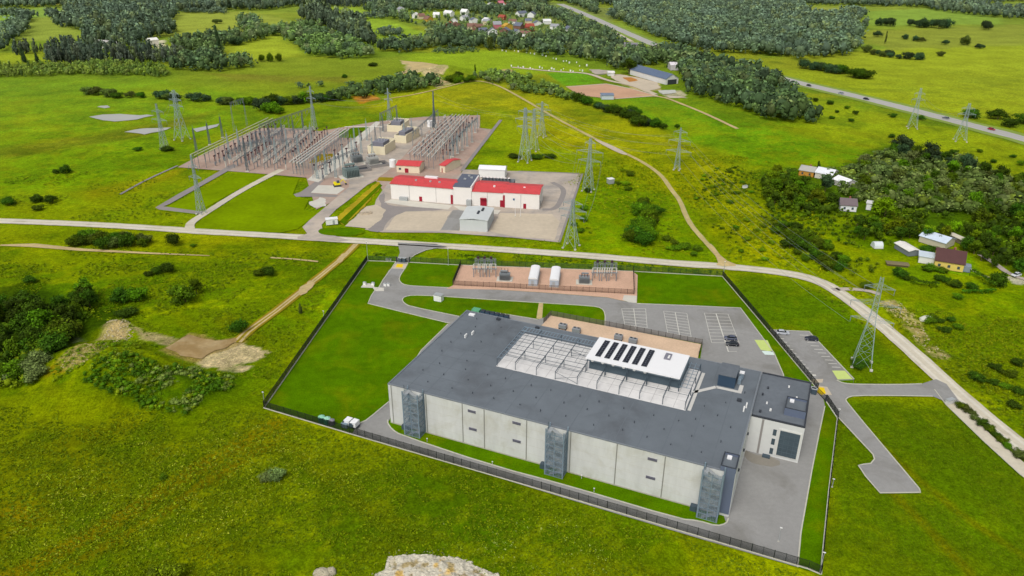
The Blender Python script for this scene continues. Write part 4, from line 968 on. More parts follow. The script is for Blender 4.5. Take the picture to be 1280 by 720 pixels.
# generator set behind the roof corner
p = g(617, 397.5); r = thing('generator_set', 'row of dark radiator boxes with green housing behind the roof corner', 'generator', (*p, 0))
for k in range(6):
    m_ = MB(); m_.box(Vector((*p, 1.1)) + Vector(U3) * (k * 1.9 - 4.2), (1.6, 1.6, 2.2), U3); m_.build('radiator', M_CLADB, r)
    m_ = MB(); m_.box(Vector((*p, 2.26)) + Vector(U3) * (k * 1.9 - 4.2), (1.3, 1.4, .1), U3); m_.build('grille', M_DARK, r)
m_ = MB(); m_.box(Vector((*p, 1.2)) + Vector(U3) * -7.0, (3.0, 2.2, 2.2), U3); m_.build('housing', mat('green_housing', px(92, 160, 120), .5), r)
# bus-stop-like info boxes near the left gate
for (x, y, l) in ((484, 326.3, 'white meter box left of the back gate, first of two'), (487.6, 326.5, 'white meter box left of the back gate, nearer the gate'), (481.5, 357.6, 'white post left on the road inside the back gate'), (485.7, 357.6, 'white post right on the road inside the back gate'), (456, 356, 'white box on the concrete apron, left'), (466.5, 356.5, 'white box on the concrete apron, right')):
    p = g(x, y); r = thing('meter_box', l, 'box', (*p, 0)); m_ = MB(); m_.box((*p, .62), (1.1, .7, 1.1), U3); m_.build('cabinet', M_WHITE2, r)
    m_ = MB(); m_.box((*p, 1.21), (1.25, .85, .08), U3); m_.build('lid', M_GALV, r)
p = g(971, 463 + 14); 
# ================================================================== PYLONS AND MASTS
M_PYL = mat('pylon_steel', px(150, 166, 168), .6, [(.3, 2, .10, 1.5)], metal=.1, spec=.3)
M_PYLD = mat('pylon_steel_dark', px(92, 104, 112), .6, [(.3, 2, .10, 1.5)], spec=.3)
M_INS = mat('insulator_glass', px(116, 130, 134), .3, spec=.5)
def pylon(label, bx, by, ty, half=2.6, arms=((.62, 5.5), (.76, 6.5), (.9, 4.6)), rz=None, M=None, th=.13, name='lattice_pylon'):
    M = M or M_PYL; p = g(bx, by); h = hz(bx, by, ty)
    rz = BPH if rz is None else rz
    r = thing(name, label, 'pylon', (*p, 0), rz)
    waist, top = .30 * half, .16 * half
    def hw(t): return half + (waist - half) * (t / .58) if t < .58 else waist + (top - waist) * (t - .58) / .42
    b = MB(); lv = [0]; z = 0
    while z < h * .97:
        z += max(1.6, 2.1 * hw(z / h)); lv.append(min(z, h))
    for i in range(len(lv) - 1):
        a, c = hw(lv[i] / h), hw(lv[i + 1] / h); q = [(-1, -1), (1, -1), (1, 1), (-1, 1)]
        for k in range(4):
            s, t = q[k], q[(k + 1) % 4]
            P0 = (s[0] * a, s[1] * a, lv[i]); P1 = (s[0] * c, s[1] * c, lv[i + 1]); Q0 = (t[0] * a, t[1] * a, lv[i]); Q1 = (t[0] * c, t[1] * c, lv[i + 1])
            b.beam(P0, P1, th * 1.25); b.beam(P0, Q1, th * .7); b.beam(Q0, P1, th * .7)
            if i % 2: b.beam(P0, Q0, th * .7)
    b.build('tower', M, r, world=False)
    for (t, L) in arms:
        zz = t * h; w_ = hw(t)
        for s in (-1, 1):
            a = MB()
            for y in (-w_, w_):
                a.beam((s * w_, y, zz), (s * L, 0, zz + .3), th * .8); a.beam((s * w_, y, zz + 1.5), (s * L, 0, zz + .35), th * .7)
            for k in (1, 2, 3): f = k / 4; a.beam((s * (w_ + (L - w_) * f), -w_ * (1 - f), zz + .3 * f), (s * (w_ + (L - w_) * f), w_ * (1 - f), zz + .3 * f), th * .5); a.beam((s * (w_ + (L - w_) * f), 0, zz + .3 * f), (s * (w_ + (L - w_) * (f - .2)), 0, zz + 1.5 * (1 - f) + .3), th * .5)
            o = a.build('cross_arm', M, r, world=False)
            i_ = MB(); i_.tube((s * (L - .2), 0, zz + .3), (s * (L - .2), 0, zz - 1.5), .09, n=6); i_.build('insulator', M_INS, o, world=False)
    f = MB()
    for x in (-1, 1):
        for y in (-1, 1): f.box((x * half, y * half, .2), (.9, .9, .5))
    f.build('footing', M_CONC, r, world=False)
    return r, p, h, rz, arms
PY = {}
def P(k, *a, **kw): PY[k] = pylon(*a, **kw)
P(1, 'lattice pylon between the gravel yard and the track, nearest the gravel road', 714, 308.5, 249, half=2.9)
P(2, 'lattice pylon at the back right corner of the red-roofed yard', 735, 238, 171, half=2.6, arms=((.55, 6.5), (.72, 7.5), (.88, 3)))
P(3, 'stout pylon in front of the clump of three, rising from dark scrub', 656, 201.6, 133, half=3.2, th=.17)
P(4, 'pylon standing close behind the stout one in the clump of three', 667, 188, 135, half=2.6)
P(5, 'slimmer pylon at the back of the clump of three', 677, 171, 127, half=2.3)
P(6, 'broad armed pylon alone in the yellow meadow right of the field track', 846, 212, 158, half=1.6, arms=((.42, 7.5), (.66, 6.5), (.86, 4)))
P(7, 'pale pylon before the highway, left of the two at the right', 1140, 160, 110, half=3.0, rz=-.3, arms=((.7, 4.5), (.85, 3.5)))
P(8, 'pale pylon before the highway, right of the two', 1200, 176, 129, half=3.4, rz=-.3, arms=((.7, 5.5), (.85, 4)))
P(9, 'big lattice pylon beside the outer car park, rising in front of the gravel road', 1077, 456, 347, half=2.9, arms=((.52, 6.5), (.7, 7.5), (.88, 4.5)), th=.085)
P(10, 'lattice pylon at the bend of the access road on the left', 252, 267, 194, half=1.6, arms=((.62, 4), (.8, 3.2)), M=M_PYL)
P(11, 'grey pylon beside scrub left of the wide one in the flooded field', 206, 186, 128, half=1.9, arms=((.62, 6.5), (.8, 5)))
P(12, 'wide footed pylon with three pairs of arms in the flooded field', 228, 174.5, 111, half=3.6, arms=((.66, 6), (.78, 5.4), (.9, 4)), th=.17)
P(13, 'thin pylon behind the tubular busbars at the back of the substation', 393, 161, 107, half=1.5, arms=((.7, 4), (.86, 3)))
P(14, 'thin pylon behind the beige transformer bays', 487, 151, 109, half=1.4, arms=((.62, 3.5), (.8, 2.6)))
P(15, 'very dark narrow lattice mast behind the right busbars', 543, 160, 114, half=1.0, arms=(), M=M_PYLD, th=.22)
# conductors
def arm_end(k, i, s):
    r, p, h, rz, arms = PY[k]; t, L = arms[i]; return Vector((p[0] + math.cos(rz) * s * L, p[1] + math.sin(rz) * s * L, t * h - 1.7))
M_WIRE = mat('conductor', px(120, 128, 130), .5, spec=.3)
def wire(a, b, sag, r=.035):
    m_ = MB(); n = 14; pts = []
    for k in range(n + 1):
        t = k / n; q = a.lerp(b, t); q.z -= sag * 4 * t * (1 - t); pts.append(q)
    for u, v in zip(pts[:-1], pts[1:]): m_.tube(u, v, r, n=5, cap=False)
    return m_
for (k1, k2, l) in ((9, 6, 'from the car park pylon to the meadow pylon'), (6, 5, 'from the meadow pylon to the clump of three'), (2, 3, 'from the corner pylon to the stout pylon'), (1, 2, 'between the two pylons at the red-roofed yard'), (8, 7, 'between the two pylons before the highway')):
    n = min(len(PY[k1][4]), len(PY[k2][4])); r = thing('power_line', 'thin overhead line ' + l, 'power line', tuple(arm_end(k1, 0, 1)))
    for i in range(n):
        for s in (-1, 1): wire(arm_end(k1, i, s), arm_end(k2, i, s), 6).build('conductor', M_WIRE, r)

# ================================================================== BUILDINGS OF THE SUBSTATION
M_RED = mat('red_sheet_roof', px(200, 74, 76), .6, [(.2, 3, .10, 1.7), (1.5, 4, .09, 1.6)], spec=.2, alt=(px(178, 68, 66), .2, .5, .72))
M_WHW = mat('white_rendered_wall', px(226, 222, 216), .8, [(.25, 3, .04, 1.6), (2, 3, .03, 1.5)])
M_CRM = mat('cream_rendered_wall', px(222, 208, 182), .8, [(.25, 3, .05, 1.6)])
M_BEI = mat('beige_wall', px(220, 210, 180), .8, [(.25, 3, .06, 1.6)])
M_REDD = mat('dark_red_door', px(150, 28, 48), .6)
M_SHED = mat('pale_corrugated_sheet', px(204, 208, 208), .55, [(.3, 3, .05, 1.6)], spec=.3)
class Fr:
    """a building frame: origin at its front left foot, u along the front, v to the back"""
    def __init__(s, L, R):
        a, b = Vector(g(*L)), Vector(g(*R)); s.o = a; s.w = (b - a).length; s.u = (b - a).normalized(); s.v = Vector((-s.u.y, s.u.x)); s.a = math.atan2(s.u.y, s.u.x)
    def __call__(s, u, v, z=0.): q = s.o + s.u * u + s.v * v; return (q.x, q.y, z)
    def box(s, m_, u0, u1, v0, v1, z0, z1): m_.box(s((u0 + u1) / 2, (v0 + v1) / 2, (z0 + z1) / 2), (u1 - u0, v1 - v0, z1 - z0), (*s.u, 0))
    def gable(s, m_, u0, u1, v0, v1, z0, z1, over=.4, th=.22, along='u'):
        """two roof slopes with thickness"""
        if along == 'u':
            vm = (v0 + v1) / 2; k = (z1 - z0) / (vm - v0)
            for (a, b, sg) in ((v0 - over, vm, 1), (v1 + over, vm, -1)):
                za = z0 - k * over
                q = [s(u0 - over, a, za), s(u1 + over, a, za), s(u1 + over, b, z1), s(u0 - over, b, z1)]
                q2 = [(x, y, z + th) for x, y, z in q]
                m_.quad(*q2); m_.quad(*q[::-1]); m_.quad(q[0], q[1], q2[1], q2[0]); m_.quad(q[1], q[2], q2[2], q2[1]); m_.quad(q[3], q[0], q2[0], q2[3])
        else:
            um = (u0 + u1) / 2; k = (z1 - z0) / (um - u0)
            for (a, b) in ((u0 - over, um), (u1 + over, um)):
                za = z0 - k * over
                q = [s(a, v0 - over, za), s(a, v1 + over, za), s(b, v1 + over, z1), s(b, v0 - over, z1)]
                q2 = [(x, y, z + th) for x, y, z in q]
                m_.quad(*q2); m_.quad(*q[::-1]); m_.quad(q[0], q[1], q2[1], q2[0]); m_.quad(q[1], q[2], q2[2], q2[1]); m_.quad(q[3], q[0], q2[0], q2[3])
    def gwall(s, m_, u0, u1, v0, v1, z0, z1, along='u'):
        s.box(m_, u0, u1, v0, v1, 0, z0)
        if along == 'u':
            vm = (v0 + v1) / 2
            for u in (u0 + .004, u1 - .004): m_.quad(s(u, v0 + .01, z0), s(u, v1 - .01, z0), s(u, vm, z1 - .02))
        else:
            um = (u0 + u1) / 2
            for v in (v0 + .004, v1 - .004): m_.quad(s(u0 + .01, v, z0), s(u1 - .01, v, z0), s(um, v, z1 - .02))
# --- the long red-roofed station building: left wing, dark link, right wing
fa = Fr((489.3, 248.5), (566.6, 255.3)); fc = Fr((566.8, 255.3), (674, 261.5))
st = thing('station_building', 'long white station building with red roofs, dark link and grey flat middle', 'building', fa(0, 0), fa.a)
def sp(mb, n, M, par=st): return mb.build(n, M, par)
m_ = MB(); fa.gwall(m_, 0, fa.w, 0, 15, 8.4, 9.6); sp(m_, 'wall', M_WHW)
m_ = MB(); fa.gable(m_, 0, fa.w - .05, 0, 15, 8.4, 9.7, .4); ra = sp(m_, 'roof', M_RED)
for u in (fa.w * .30, fa.w * .73):
    m_ = MB(); fa.box(m_, u - .08, u + .08, -.06, -.003, .2, 8.2); sp(m_, 'wall_joint', MATS['joint_grey'])
for (u, wd, hh) in ((fa.w * .48, 1.6, 2.6), (fa.w - .7, 1.2, 5.0)):
    m_ = MB(); fa.box(m_, u - wd / 2, u + wd / 2, -.1, -.004, 0, hh); sp(m_, 'door', M_REDD)
m_ = MB(); fa.box(m_, 5, 9.5, -1.6, -.1, 0, 1.9); sp(m_, 'cooling_unit', M_GALV)
for u in (12, 20, 25): m_ = MB(); fa.box(m_, u, u + 1, 4.4, 5.2, 9.2, 9.75 + .4); sp(m_, 'roof_hatch', M_GALV, ra)
m_ = MB(); fa.box(m_, 15, 22, 11, 13, 9.0, 10.1); sp(m_, 'roof_unit', M_WHITE, ra)
W = fc.w
m_ = MB(); fc.box(m_, .02, W * .215, .0, 22, 0, 9.4); sp(m_, 'link_wall', M_WHW)
m_ = MB(); fc.box(m_, -.1, W * .215 + .1, -.12, 22.2, 9.402, 9.7); lr = sp(m_, 'link_roof', mat('link_roof', px(92, 98, 112), .7, [(.2, 3, .1, 1.6)]))
for (u, v) in ((3, 12), (6, 15), (4, 18)): m_ = MB(); fc.box(m_, u, u + 1.2, v, v + 1, 9.702, 10.3); sp(m_, 'roof_unit', M_GALV, lr)
m_ = MB(); fc.box(m_, W * .16, W * .215, -1.6, -.05, 0, 3.2); sp(m_, 'cooling_unit', M_GALV)
m_ = MB(); fc.gwall(m_, W * .219, W * .585, 0, 18, 7.6, 9.2); sp(m_, 'wall', M_WHW)
m_ = MB(); fc.gwall(m_, W * .589, W, -.6, 15, 8.1, 9.4); sp(m_, 'wall', M_WHW)
m_ = MB(); fc.gable(m_, W * .219, W * .583, 0, 18, 7.6, 9.3, .35); sp(m_, 'roof', M_RED)
m_ = MB(); fc.gable(m_, W * .592, W, -.6, 15, 8.1, 9.5, .3); r_ = sp(m_, 'roof', M_RED)
m_ = MB(); fc.box(m_, W * .207, W * .222, -.5, 19, 7.6, 10.2); sp(m_, 'fire_wall', M_WHW)
for u in (W * .40, W * .79): m_ = MB(); fc.box(m_, u - .07, u + .07, -.7 if u > W * .5 else -.06, -.603 if u > W * .5 else -.003, .2, 7.5); sp(m_, 'wall_joint', MATS['joint_grey'])
for (u, wd, hh, v) in ((W * .355, 3.4, 4.0, -.1), (W * .565, 1.6, 3.6, -.1), (W * .595, 1.0, 6.6, -.7), (W * .835, 1.5, 2.7, -.7)):
    m_ = MB(); fc.box(m_, u - wd / 2, u + wd / 2, v, v + .096, 0, hh); sp(m_, 'door', M_REDD)
m_ = MB(); fc.box(m_, W * .32, W * .39, -1.4, -.12, 4.1, 4.4); sp(m_, 'door_canopy', M_REDD)
m_ = MB(); fc.box(m_, W * .70, W * .72, -.72, -.603, 4.2, 5.2); sp(m_, 'wall_vent', mat('blue_vent', px(40, 90, 130), .5))
m_ = MB(); fc.box(m_, W + .003, W + .1, 4.5, 6, 0, 2.6); sp(m_, 'door', M_DARK)
for u in (W * .45, W * .8): m_ = MB(); fc.box(m_, u, u + 1, 5, 5.8, 8.4, 9.6); sp(m_, 'roof_hatch', M_WHITE2, r_)
# rows of radiator pipes and the white box behind
rad = thing('radiator_bank', 'row of slanted pale pipes behind the red-roofed right wing', 'radiator', fc(W * .3, 21), fc.a)
for k in range(9):
    u = W * .24 + k * W * .042; m_ = MB(); m_.beam(fc(u, 20, 9.2), fc(u - 1.2, 29, 6.0), .9, .5); m_.build('pipe', M_WHITE2, rad)
m_ = MB(); fc.box(m_, W * .22, W * .62, 19.5, 29.5, 0, 5.9); m_.build('casing', mat('radiator_grey', px(112, 116, 120), .7), rad)
f2 = Fr((598.5, 222), (631, 223.5))
wb = thing('storage_hall', 'plain white storage hall behind the radiator pipes', 'building', f2(0, 0), f2.a)
m_ = MB(); f2.box(m_, 0, f2.w, 0, 8, 0, 5); m_.build('wall', M_WHITE2, wb)
m_ = MB(); f2.gable(m_, 0, f2.w, 0, 8, 5.0, 6.2, .3); m_.build('roof', M_WHITE, wb)
# pale metal shed in front
fs = Fr((575, 288.3), (609.2, 290.3))
sh = thing('metal_shed', 'pale grey corrugated shed in front of the station building', 'shed', fs(0, 0), fs.a)
m_ = MB(); fs.box(m_, 0, fs.w, 0, 18, 0, 5.6); m_.build('wall', M_SHED, sh)
m_ = MB(); fs.gable(m_, 0, fs.w, 0, 18, 5.61, 6.3, .25, along='v'); m_.build('roof', mat('shed_roof', px(196, 200, 198), .55, [(.3, 3, .06, 1.6)]), sh)
m_ = MB()
for k in range(30): fs.box(m_, k * fs.w / 30 + .1, k * fs.w / 30 + .2, -.06, -.003, .1, 5.5)
for k in range(36): fs.box(m_, fs.w + .003, fs.w + .06, k * .5 + .1, k * .5 + .2, .1, 5.5)
m_.build('corrugation', mat('corrugation', px(188, 193, 194), .55), sh)
for (u, v) in ((fs.w * .62, 11), (fs.w * .52, 6.5)): m_ = MB(); fs.box(m_, u, u + 1.0, v, v + 4, 6.0, 6.75); m_.build('roof_vent', M_DARK, sh)
for s in (0, 1):
    p = g(644 + s * 6.5, 271); r = thing('flagpole', 'thin white flagpole before the right wing, ' + ('left' if s == 0 else 'right') + ' of two', 'flagpole', (*p, 0))
    m_ = MB(); m_.tube((*p, 0), (*p, 9.5), .10, .06, 8); m_.build('pole', M_WHITE, r); m_ = MB(); m_.box((*p, .25), (.6, .6, .5)); m_.build('base', M_CONC, r)
# two small red-roofed relay houses
def relay(label, L, R, d, h):
    f = Fr(L, R); r = thing('relay_house', label, 'building', f(0, 0), f.a)
    m_ = MB(); f.gwall(m_, 0, f.w, 0, d, h, h + 1.2); m_.build('wall', M_CRM, r)
    m_ = MB(); f.gable(m_, 0, f.w, 0, d, h, h + 1.3, .4); m_.build('roof', M_RED, r)
    m_ = MB(); f.box(m_, f.w * .36, f.w * .52, -.1, -.003, 0, 2.6); m_.build('door', M_REDD, r)
    if f.w > 9:
        m_ = MB(); f.box(m_, f.w * .1, f.w * .2, -.08, -.003, 1.6, 2.8); m_.build('window', M_GLASS, r)
relay('small cream house with red roof and red door, left of two', (496, 215.3), (524.5, 216.8), 10.5, 4.3); relay('smaller cream house with red roof, right of two beside the busbars', (550, 215), (556.5, 216.2), 16, 4.2)
# beige transformer bays
def bay(label, L, R, d, h, notch):
    f = Fr(L, R); r = thing('transformer_bay', label, 'building', f(0, 0), f.a)
    m_ = MB(); f.box(m_, 0, f.w, 0, .5, 0, h); f.box(m_, 0, f.w, d - .5, d, 0, h + 1.5); m_.build('wall', M_BEI, r)
    m_ = MB(); f.box(m_, 0, .5, .501, d - .501, 0, h); f.box(m_, f.w - .5, f.w, .501, d - .501, 0, h + .8); m_.build('side_wall', M_BEI, r)
    m_ = MB(); f.box(m_, .5, f.w - .5, .5, d - .5, 0, h - 1.2); m_.build('deck', MATS['joint_grey'], r)
    m_ = MB(); f.box(m_, 2, f.w - 2.2, 3, d - 4, h - 1.2, h + 1.8); t = m_.build('transformer', MATS['louvre_metal'], r)
    for k in range(4):
        m_ = MB(); u = 3 + (f.w - 6) * k / 3; m_.tube(f(u, d * .4, h + 1.8), f(u, d * .4, h + 4.6), .25, .12, 7); m_.build('bushing', M_GALV, t)
bay('beige walled transformer bay in front, open at the top', (460, 192.3), (481.5, 194), 17, 5.2, 1); bay('beige walled transformer bay behind the first, with grey kit on top', (493, 178), (508, 179.5), 20, 5.0, 0); bay('farthest beige transformer bay with orange kit on top', (484, 164.5), (503, 165.5), 16, 4.6, 0)

# ---- dark teal transformer and smaller kit
def transformer(label, x, y, col, s=1., rz=0., name='power_transformer'):
    p = g(x, y); r = thing(name, label, 'transformer', (*p, 0), rz)
    Mt = mat('tr_%d_%d_%d' % col, px(*col), .5, [(1, 2, .08, 1.5)], spec=.3)
    m_ = MB(); m_.box((0, 0, .25 * s), (9 * s, 6 * s, .5 * s)); m_.build('plinth', M_CONC, r, world=False)
    m_ = MB(); m_.box((0, 0, 2.4 * s), (6 * s, 3 * s, 3.6 * s)); t = m_.build('tank', Mt, r, world=False)
    for k in (-1, 1):
        m_ = MB()
        for j in range(9): m_.box((-2.6 * s + j * .65 * s, k * 2.2 * s, 2.2 * s), (.18 * s, 1.2 * s, 3.0 * s))
        m_.build('radiator', Mt, r, world=False)
    m_ = MB(); m_.tube((-2.4 * s, -.6 * s, 5.6 * s), (1.6 * s, -.6 * s, 5.6 * s), .55 * s, n=12); m_.build('conservator', Mt, r, world=False)
    m_ = MB(); m_.beam((-1.6 * s, -.6 * s, 4.2 * s), (-1.6 * s, -.6 * s, 5.2 * s), .2 * s); m_.beam((1. * s, -.6 * s, 4.2 * s), (1. * s, -.6 * s, 5.2 * s), .2 * s); m_.build('bracket', M_DARK, r, world=False)
    for k in range(3):
        m_ = MB(); x0 = -1.8 * s + k * 1.8 * s; m_.tube((x0, .8 * s, 4.2 * s), (x0 - .2 * s, 1.2 * s, 6.6 * s), .24 * s, .12 * s, 8); m_.build('bushing', mat('bushing_brown', px(120, 92, 84), .4), t, world=False)
    return r
transformer('large teal power transformer with radiators beside the substation road', 439, 221.5, (114, 130, 128), 1.4, .55)
transformer('dark grey transformer on a pale pad in the left half of the electrical yard', 631, 349.5, (124, 130, 132), .72, BPH * .2)
transformer('dark grey transformer on a pale pad in the right half of the electrical yard', 730, 353.5, (128, 134, 136), .72, BPH * .2 + 3.14)
for (x, y, l, c) in ((446, 203, 'grey transformer on concrete behind the teal one', (130, 136, 136)), (466, 205, 'pale transformer kit right below the first beige bay', (176, 176, 170))): transformer(l, x, y, c, 1.1, .5, 'auxiliary_transformer')
# low concrete bunds
for (x, y, l) in ((449, 213, 'low dark concrete basin beside the teal transformer'), (472, 207, 'low concrete basin below the first beige bay')):
    p = g(x, y); r = thing('oil_basin', l, 'basin', (*p, 0), .5)
    for (cx, cy, sx, sy) in ((0, -4, 12, .5), (0, 4, 12, .5), (-6, 0, .5, 7.4), (6, 0, .5, 7.4)): m_ = MB(); m_.box((cx, cy, .8), (sx, sy, 1.6)); m_.build('wall', MATS['joint_grey'], r, world=False)
    m_ = MB(); m_.box((0, 0, .15), (11.4, 7.4, .3)); m_.build('floor_slab', M_DARK, r, world=False)
# yellow digger
p = g(421.5, 233); r = thing('yellow_excavator', 'small yellow excavator working on the pale pad', 'excavator', (*p, .08), .4); M_YV = mat('yellow_vehicle', px(232, 214, 20), .45)
m_ = MB(); m_.box((0, 0, 1.5), (3.2, 2.4, 1.0)); m_.box((-1.2, 0, 2.1), (1.2, 2.2, .9)); m_.build('body', M_YV, r, world=False)
m_ = MB(); m_.box((.6, -.3, 2.6), (1.3, 1.3, 1.4)); m_.build('cab', M_GLASS, r, world=False)
for s in (-1, 1): m_ = MB(); m_.box((0, s * 1.1, .5), (3.8, .6, .9)); m_.build('track', M_DARK, r, world=False)
m_ = MB(); m_.beam((1.4, .5, 1.8), (3.6, .5, 3.4), .4); m_.beam((3.6, .5, 3.4), (5.0, .5, 1.2), .35); bm_ = m_.build('boom', M_YV, r, world=False)
m_ = MB(); m_.box((5.0, .5, .8), (.8, 1.0, .8)); m_.build('bucket', M_DARK, bm_, world=False)
# site container near the gate, white tanks
p = g(415, 280); r = thing('site_cabin', 'white cabin beside the substation gate', 'cabin', (*p, 0), .3); m_ = MB(); m_.box((0, 0, 1.5), (5.5, 3, 2.6)); m_.build('wall', M_WHITE2, r, world=False)
m_ = MB(); m_.box((0, 0, 2.9), (5.8, 3.3, .2)); m_.build('roof', M_WHITE, r, world=False); m_ = MB(); m_.box((.8, -1.52, 1.3), (1, .06, 2)); m_.build('door', M_GALV, r, world=False)
for (x, y, l) in ((491, 208.5, 'white round tank left of the small red-roofed house'), (537.5, 158.5, 'white round tank at the foot of the dark mast')):
    p = g(x, y); r = thing('water_tank', l, 'tank', (*p, 0)); m_ = MB(); m_.tube((0, 0, .3), (0, 0, 4.4), 2.0, n=18); m_.build('shell', M_WHITE, r, world=False); m_ = MB(); m_.tube((0, 0, 4.4), (0, 0, 4.9), 2.0, .6, 18); m_.build('lid', M_WHITE2, r, world=False)
    m_ = MB(); m_.tube((0, 0, 0), (0, 0, .3), 2.2, n=18); m_.build('base', M_CONC, r, world=False)
for k, (x, y) in enumerate(((452, 268), (456, 267.6), (459.5, 267.4), (462.5, 266.8))):
    p = g(x, y); r = thing('concrete_ring', 'pale concrete ring, one of four lying in the sandy yard', 'concrete ring', (*p, .08), 0, 'concrete rings in the sandy yard'); m_ = MB()
    for a in range(14):
        t0, t1 = a * math.pi / 7, (a + 1) * math.pi / 7
        for (ra_, rb) in ((.9, 1.15),): m_.quad((ra_ * math.cos(t0), ra_ * math.sin(t0), .8), (rb * math.cos(t0), rb * math.sin(t0), .8), (rb * math.cos(t1), rb * math.sin(t1), .8), (ra_ * math.cos(t1), ra_ * math.sin(t1), .8)); m_.quad((rb * math.cos(t0), rb * math.sin(t0), 0), (rb * math.cos(t1), rb * math.sin(t1), 0), (rb * math.cos(t1), rb * math.sin(t1), .8), (rb * math.cos(t0), rb * math.sin(t0), .8)); m_.quad((ra_ * math.cos(t1), ra_ * math.sin(t1), 0), (ra_ * math.cos(t0), ra_ * math.sin(t0), 0), (ra_ * math.cos(t0), ra_ * math.sin(t0), .8), (ra_ * math.cos(t1), ra_ * math.sin(t1), .8))
    m_.build('ring_wall', M_SAND, r, world=False)

# ---- switchyards: busbars, masts, rows of apparatus
M_BUS = mat('busbar_aluminium', px(200, 200, 192), .5, [(.3, 2, .06, 1.5)], spec=.35)
M_SUB = mat('switchyard_steel', px(122, 128, 132), .55, [(.3, 2, .12, 1.5)], spec=.3)
M_BUSY = mat('busbar_olive', px(188, 190, 150), .5, [(.3, 2, .06, 1.5)], spec=.35)
def gz(px_, py_, z): x, y = g(px_, py_, z); return Vector((x, y, z))
def busbar(label, a, b, z=8.5, M=M_BUS, r0=.32, n=7, group=None):
    A, Bq = gz(*a, z), gz(*b, z); r = thing('busbar', label, 'busbar', (A.x, A.y, 0), 0, group)
    m_ = MB(); m_.tube(A, Bq, r0, n=8); m_.build('tube', M, r)
    for k in range(n):
        q = A.lerp(Bq, (k + .25) / (n - .5)); m_ = MB(); m_.beam((q.x, q.y, 0), (q.x, q.y, z - 2.2), .26); m_.build('support', M_SUB, r)
        m_ = MB(); m_.tube((q.x, q.y, z - 2.2), (q.x, q.y, z - r0), .2, n=7); m_.build('insulator', M_INS, r)
busbar('long olive tubular busbar at the left edge, outermost', (238, 193.3), (335, 147.2), 8.5, M_BUSY, n=9)
busbar('long olive tubular busbar at the left edge, middle', (243, 194.2), (341, 147.8), 8.5, M_BUSY, n=9); busbar('long olive tubular busbar at the left edge, innermost', (252, 194), (345, 149.5), 8.5, M_BUSY, n=9)
for k, l in enumerate(('leftmost', 'second', 'third', 'fourth')):
    busbar('grey tubular busbar before the concrete strip, ' + l + ' of four', (362 + k * 4.4, 202.4 + k * .7), (424 + k * 4, 160 + k * .5), 8.0, M_BUS, n=7)
for k, l in enumerate(('leftmost', 'second', 'third', 'fourth', 'fifth', 'rightmost')):
    busbar('grey tubular busbar in the right switchyard, ' + l + ' of six', (510 + k * 5.9, 192 + k * .9), (566 + k * 4.1, 142.6 + k * .2), 8.0, M_BUS, r0=.24, n=8)
busbar('white beam bending across to the beige bays', (431, 158.5), (478, 158.6), 7.0, mat('white_beam', px(212, 210, 200), .6), r0=.22, n=4)
# portal gantries: slim masts joined by lattice beams
def mast(label, x, y, ty, M=M_PYLD, r0=.55, group=None):
    p = g(x, y); h = hz(x, y, ty); r = thing('lightning_mast', label, 'mast', (*p, 0), 0, group)
    m_ = MB()
    for k in range(4):
        a = [(-1, -1), (1, -1), (1, 1), (-1, 1)][k]; b = [(-1, -1), (1, -1), (1, 1), (-1, 1)][(k + 1) % 4]
        m_.beam((a[0] * r0, a[1] * r0, 0), (a[0] * r0 * .4, a[1] * r0 * .4, h * .86), .16)
        n = 10
        for j in range(n):
            t0, t1 = j / n, (j + 1) / n; s0, s1 = r0 * (1 - .6 * t0), r0 * (1 - .6 * t1)
            m_.beam((a[0] * s0, a[1] * s0, h * .86 * t0), (b[0] * s1, b[1] * s1, h * .86 * t1), .12)
    m_.build('lattice_tower', M, r, world=False); m_ = MB(); m_.tube((0, 0, h * .86), (0, 0, h), .12, .05, 6); m_.build('rod', M, r, world=False)
    m_ = MB(); m_.box((0, 0, .2), (1.8, 1.8, .4)); m_.build('footing', M_CONC, r, world=False)
    return r
def mrow(fmt, pts, M=M_PYLD):
    names = ('first', 'second', 'third', 'fourth', 'fifth', 'sixth', 'seventh', 'eighth')
    for i, (x, y, ty) in enumerate(pts): mast(fmt % names[i], x, y, ty, M)
mrow('slim dark mast outside the left busbars, %s from the left', [(246, 190, 156), (262.5, 181, 150), (278.5, 172, 142)])
mrow('slim mast inside the left switchyard, %s from the front', [(309.5, 214, 168), (323, 193, 160), (338, 182, 156), (354, 178, 150), (368, 173, 146), (380, 168, 140)])
mrow('blue-grey mast along the right edge of the right switchyard, %s from the back', [(597, 160, 141), (594, 166, 145), (590, 178, 150), (584, 183, 156), (578, 188, 158), (572, 192, 162), (566, 196, 166)], M_PYL)
mrow('slim mast beside the beige bays, %s from the left', [(470, 181, 155), (479, 165, 142), (497, 162, 134)])
mrow('thin grey mast in the middle of the left switchyard, %s from the left', [(288, 200, 162), (300, 190, 157), (316, 200, 163), (333, 199, 164), (346, 203, 168), (360, 191, 156), (374, 197, 164), (390, 184, 152)], M_PYL)
mrow('thin grey mast between concrete strip and beige bays, %s from the left', [(444, 186, 156), (452, 192, 162), (459, 176, 148), (466, 196, 168), (506, 176, 150), (515, 170, 146)], M_PYL)
mrow('slim mast around the teal transformer, %s from the left', [(397, 224, 190), (408, 219, 182), (420, 222, 186), (430, 212, 176), (441, 200, 168)], M_PYL)
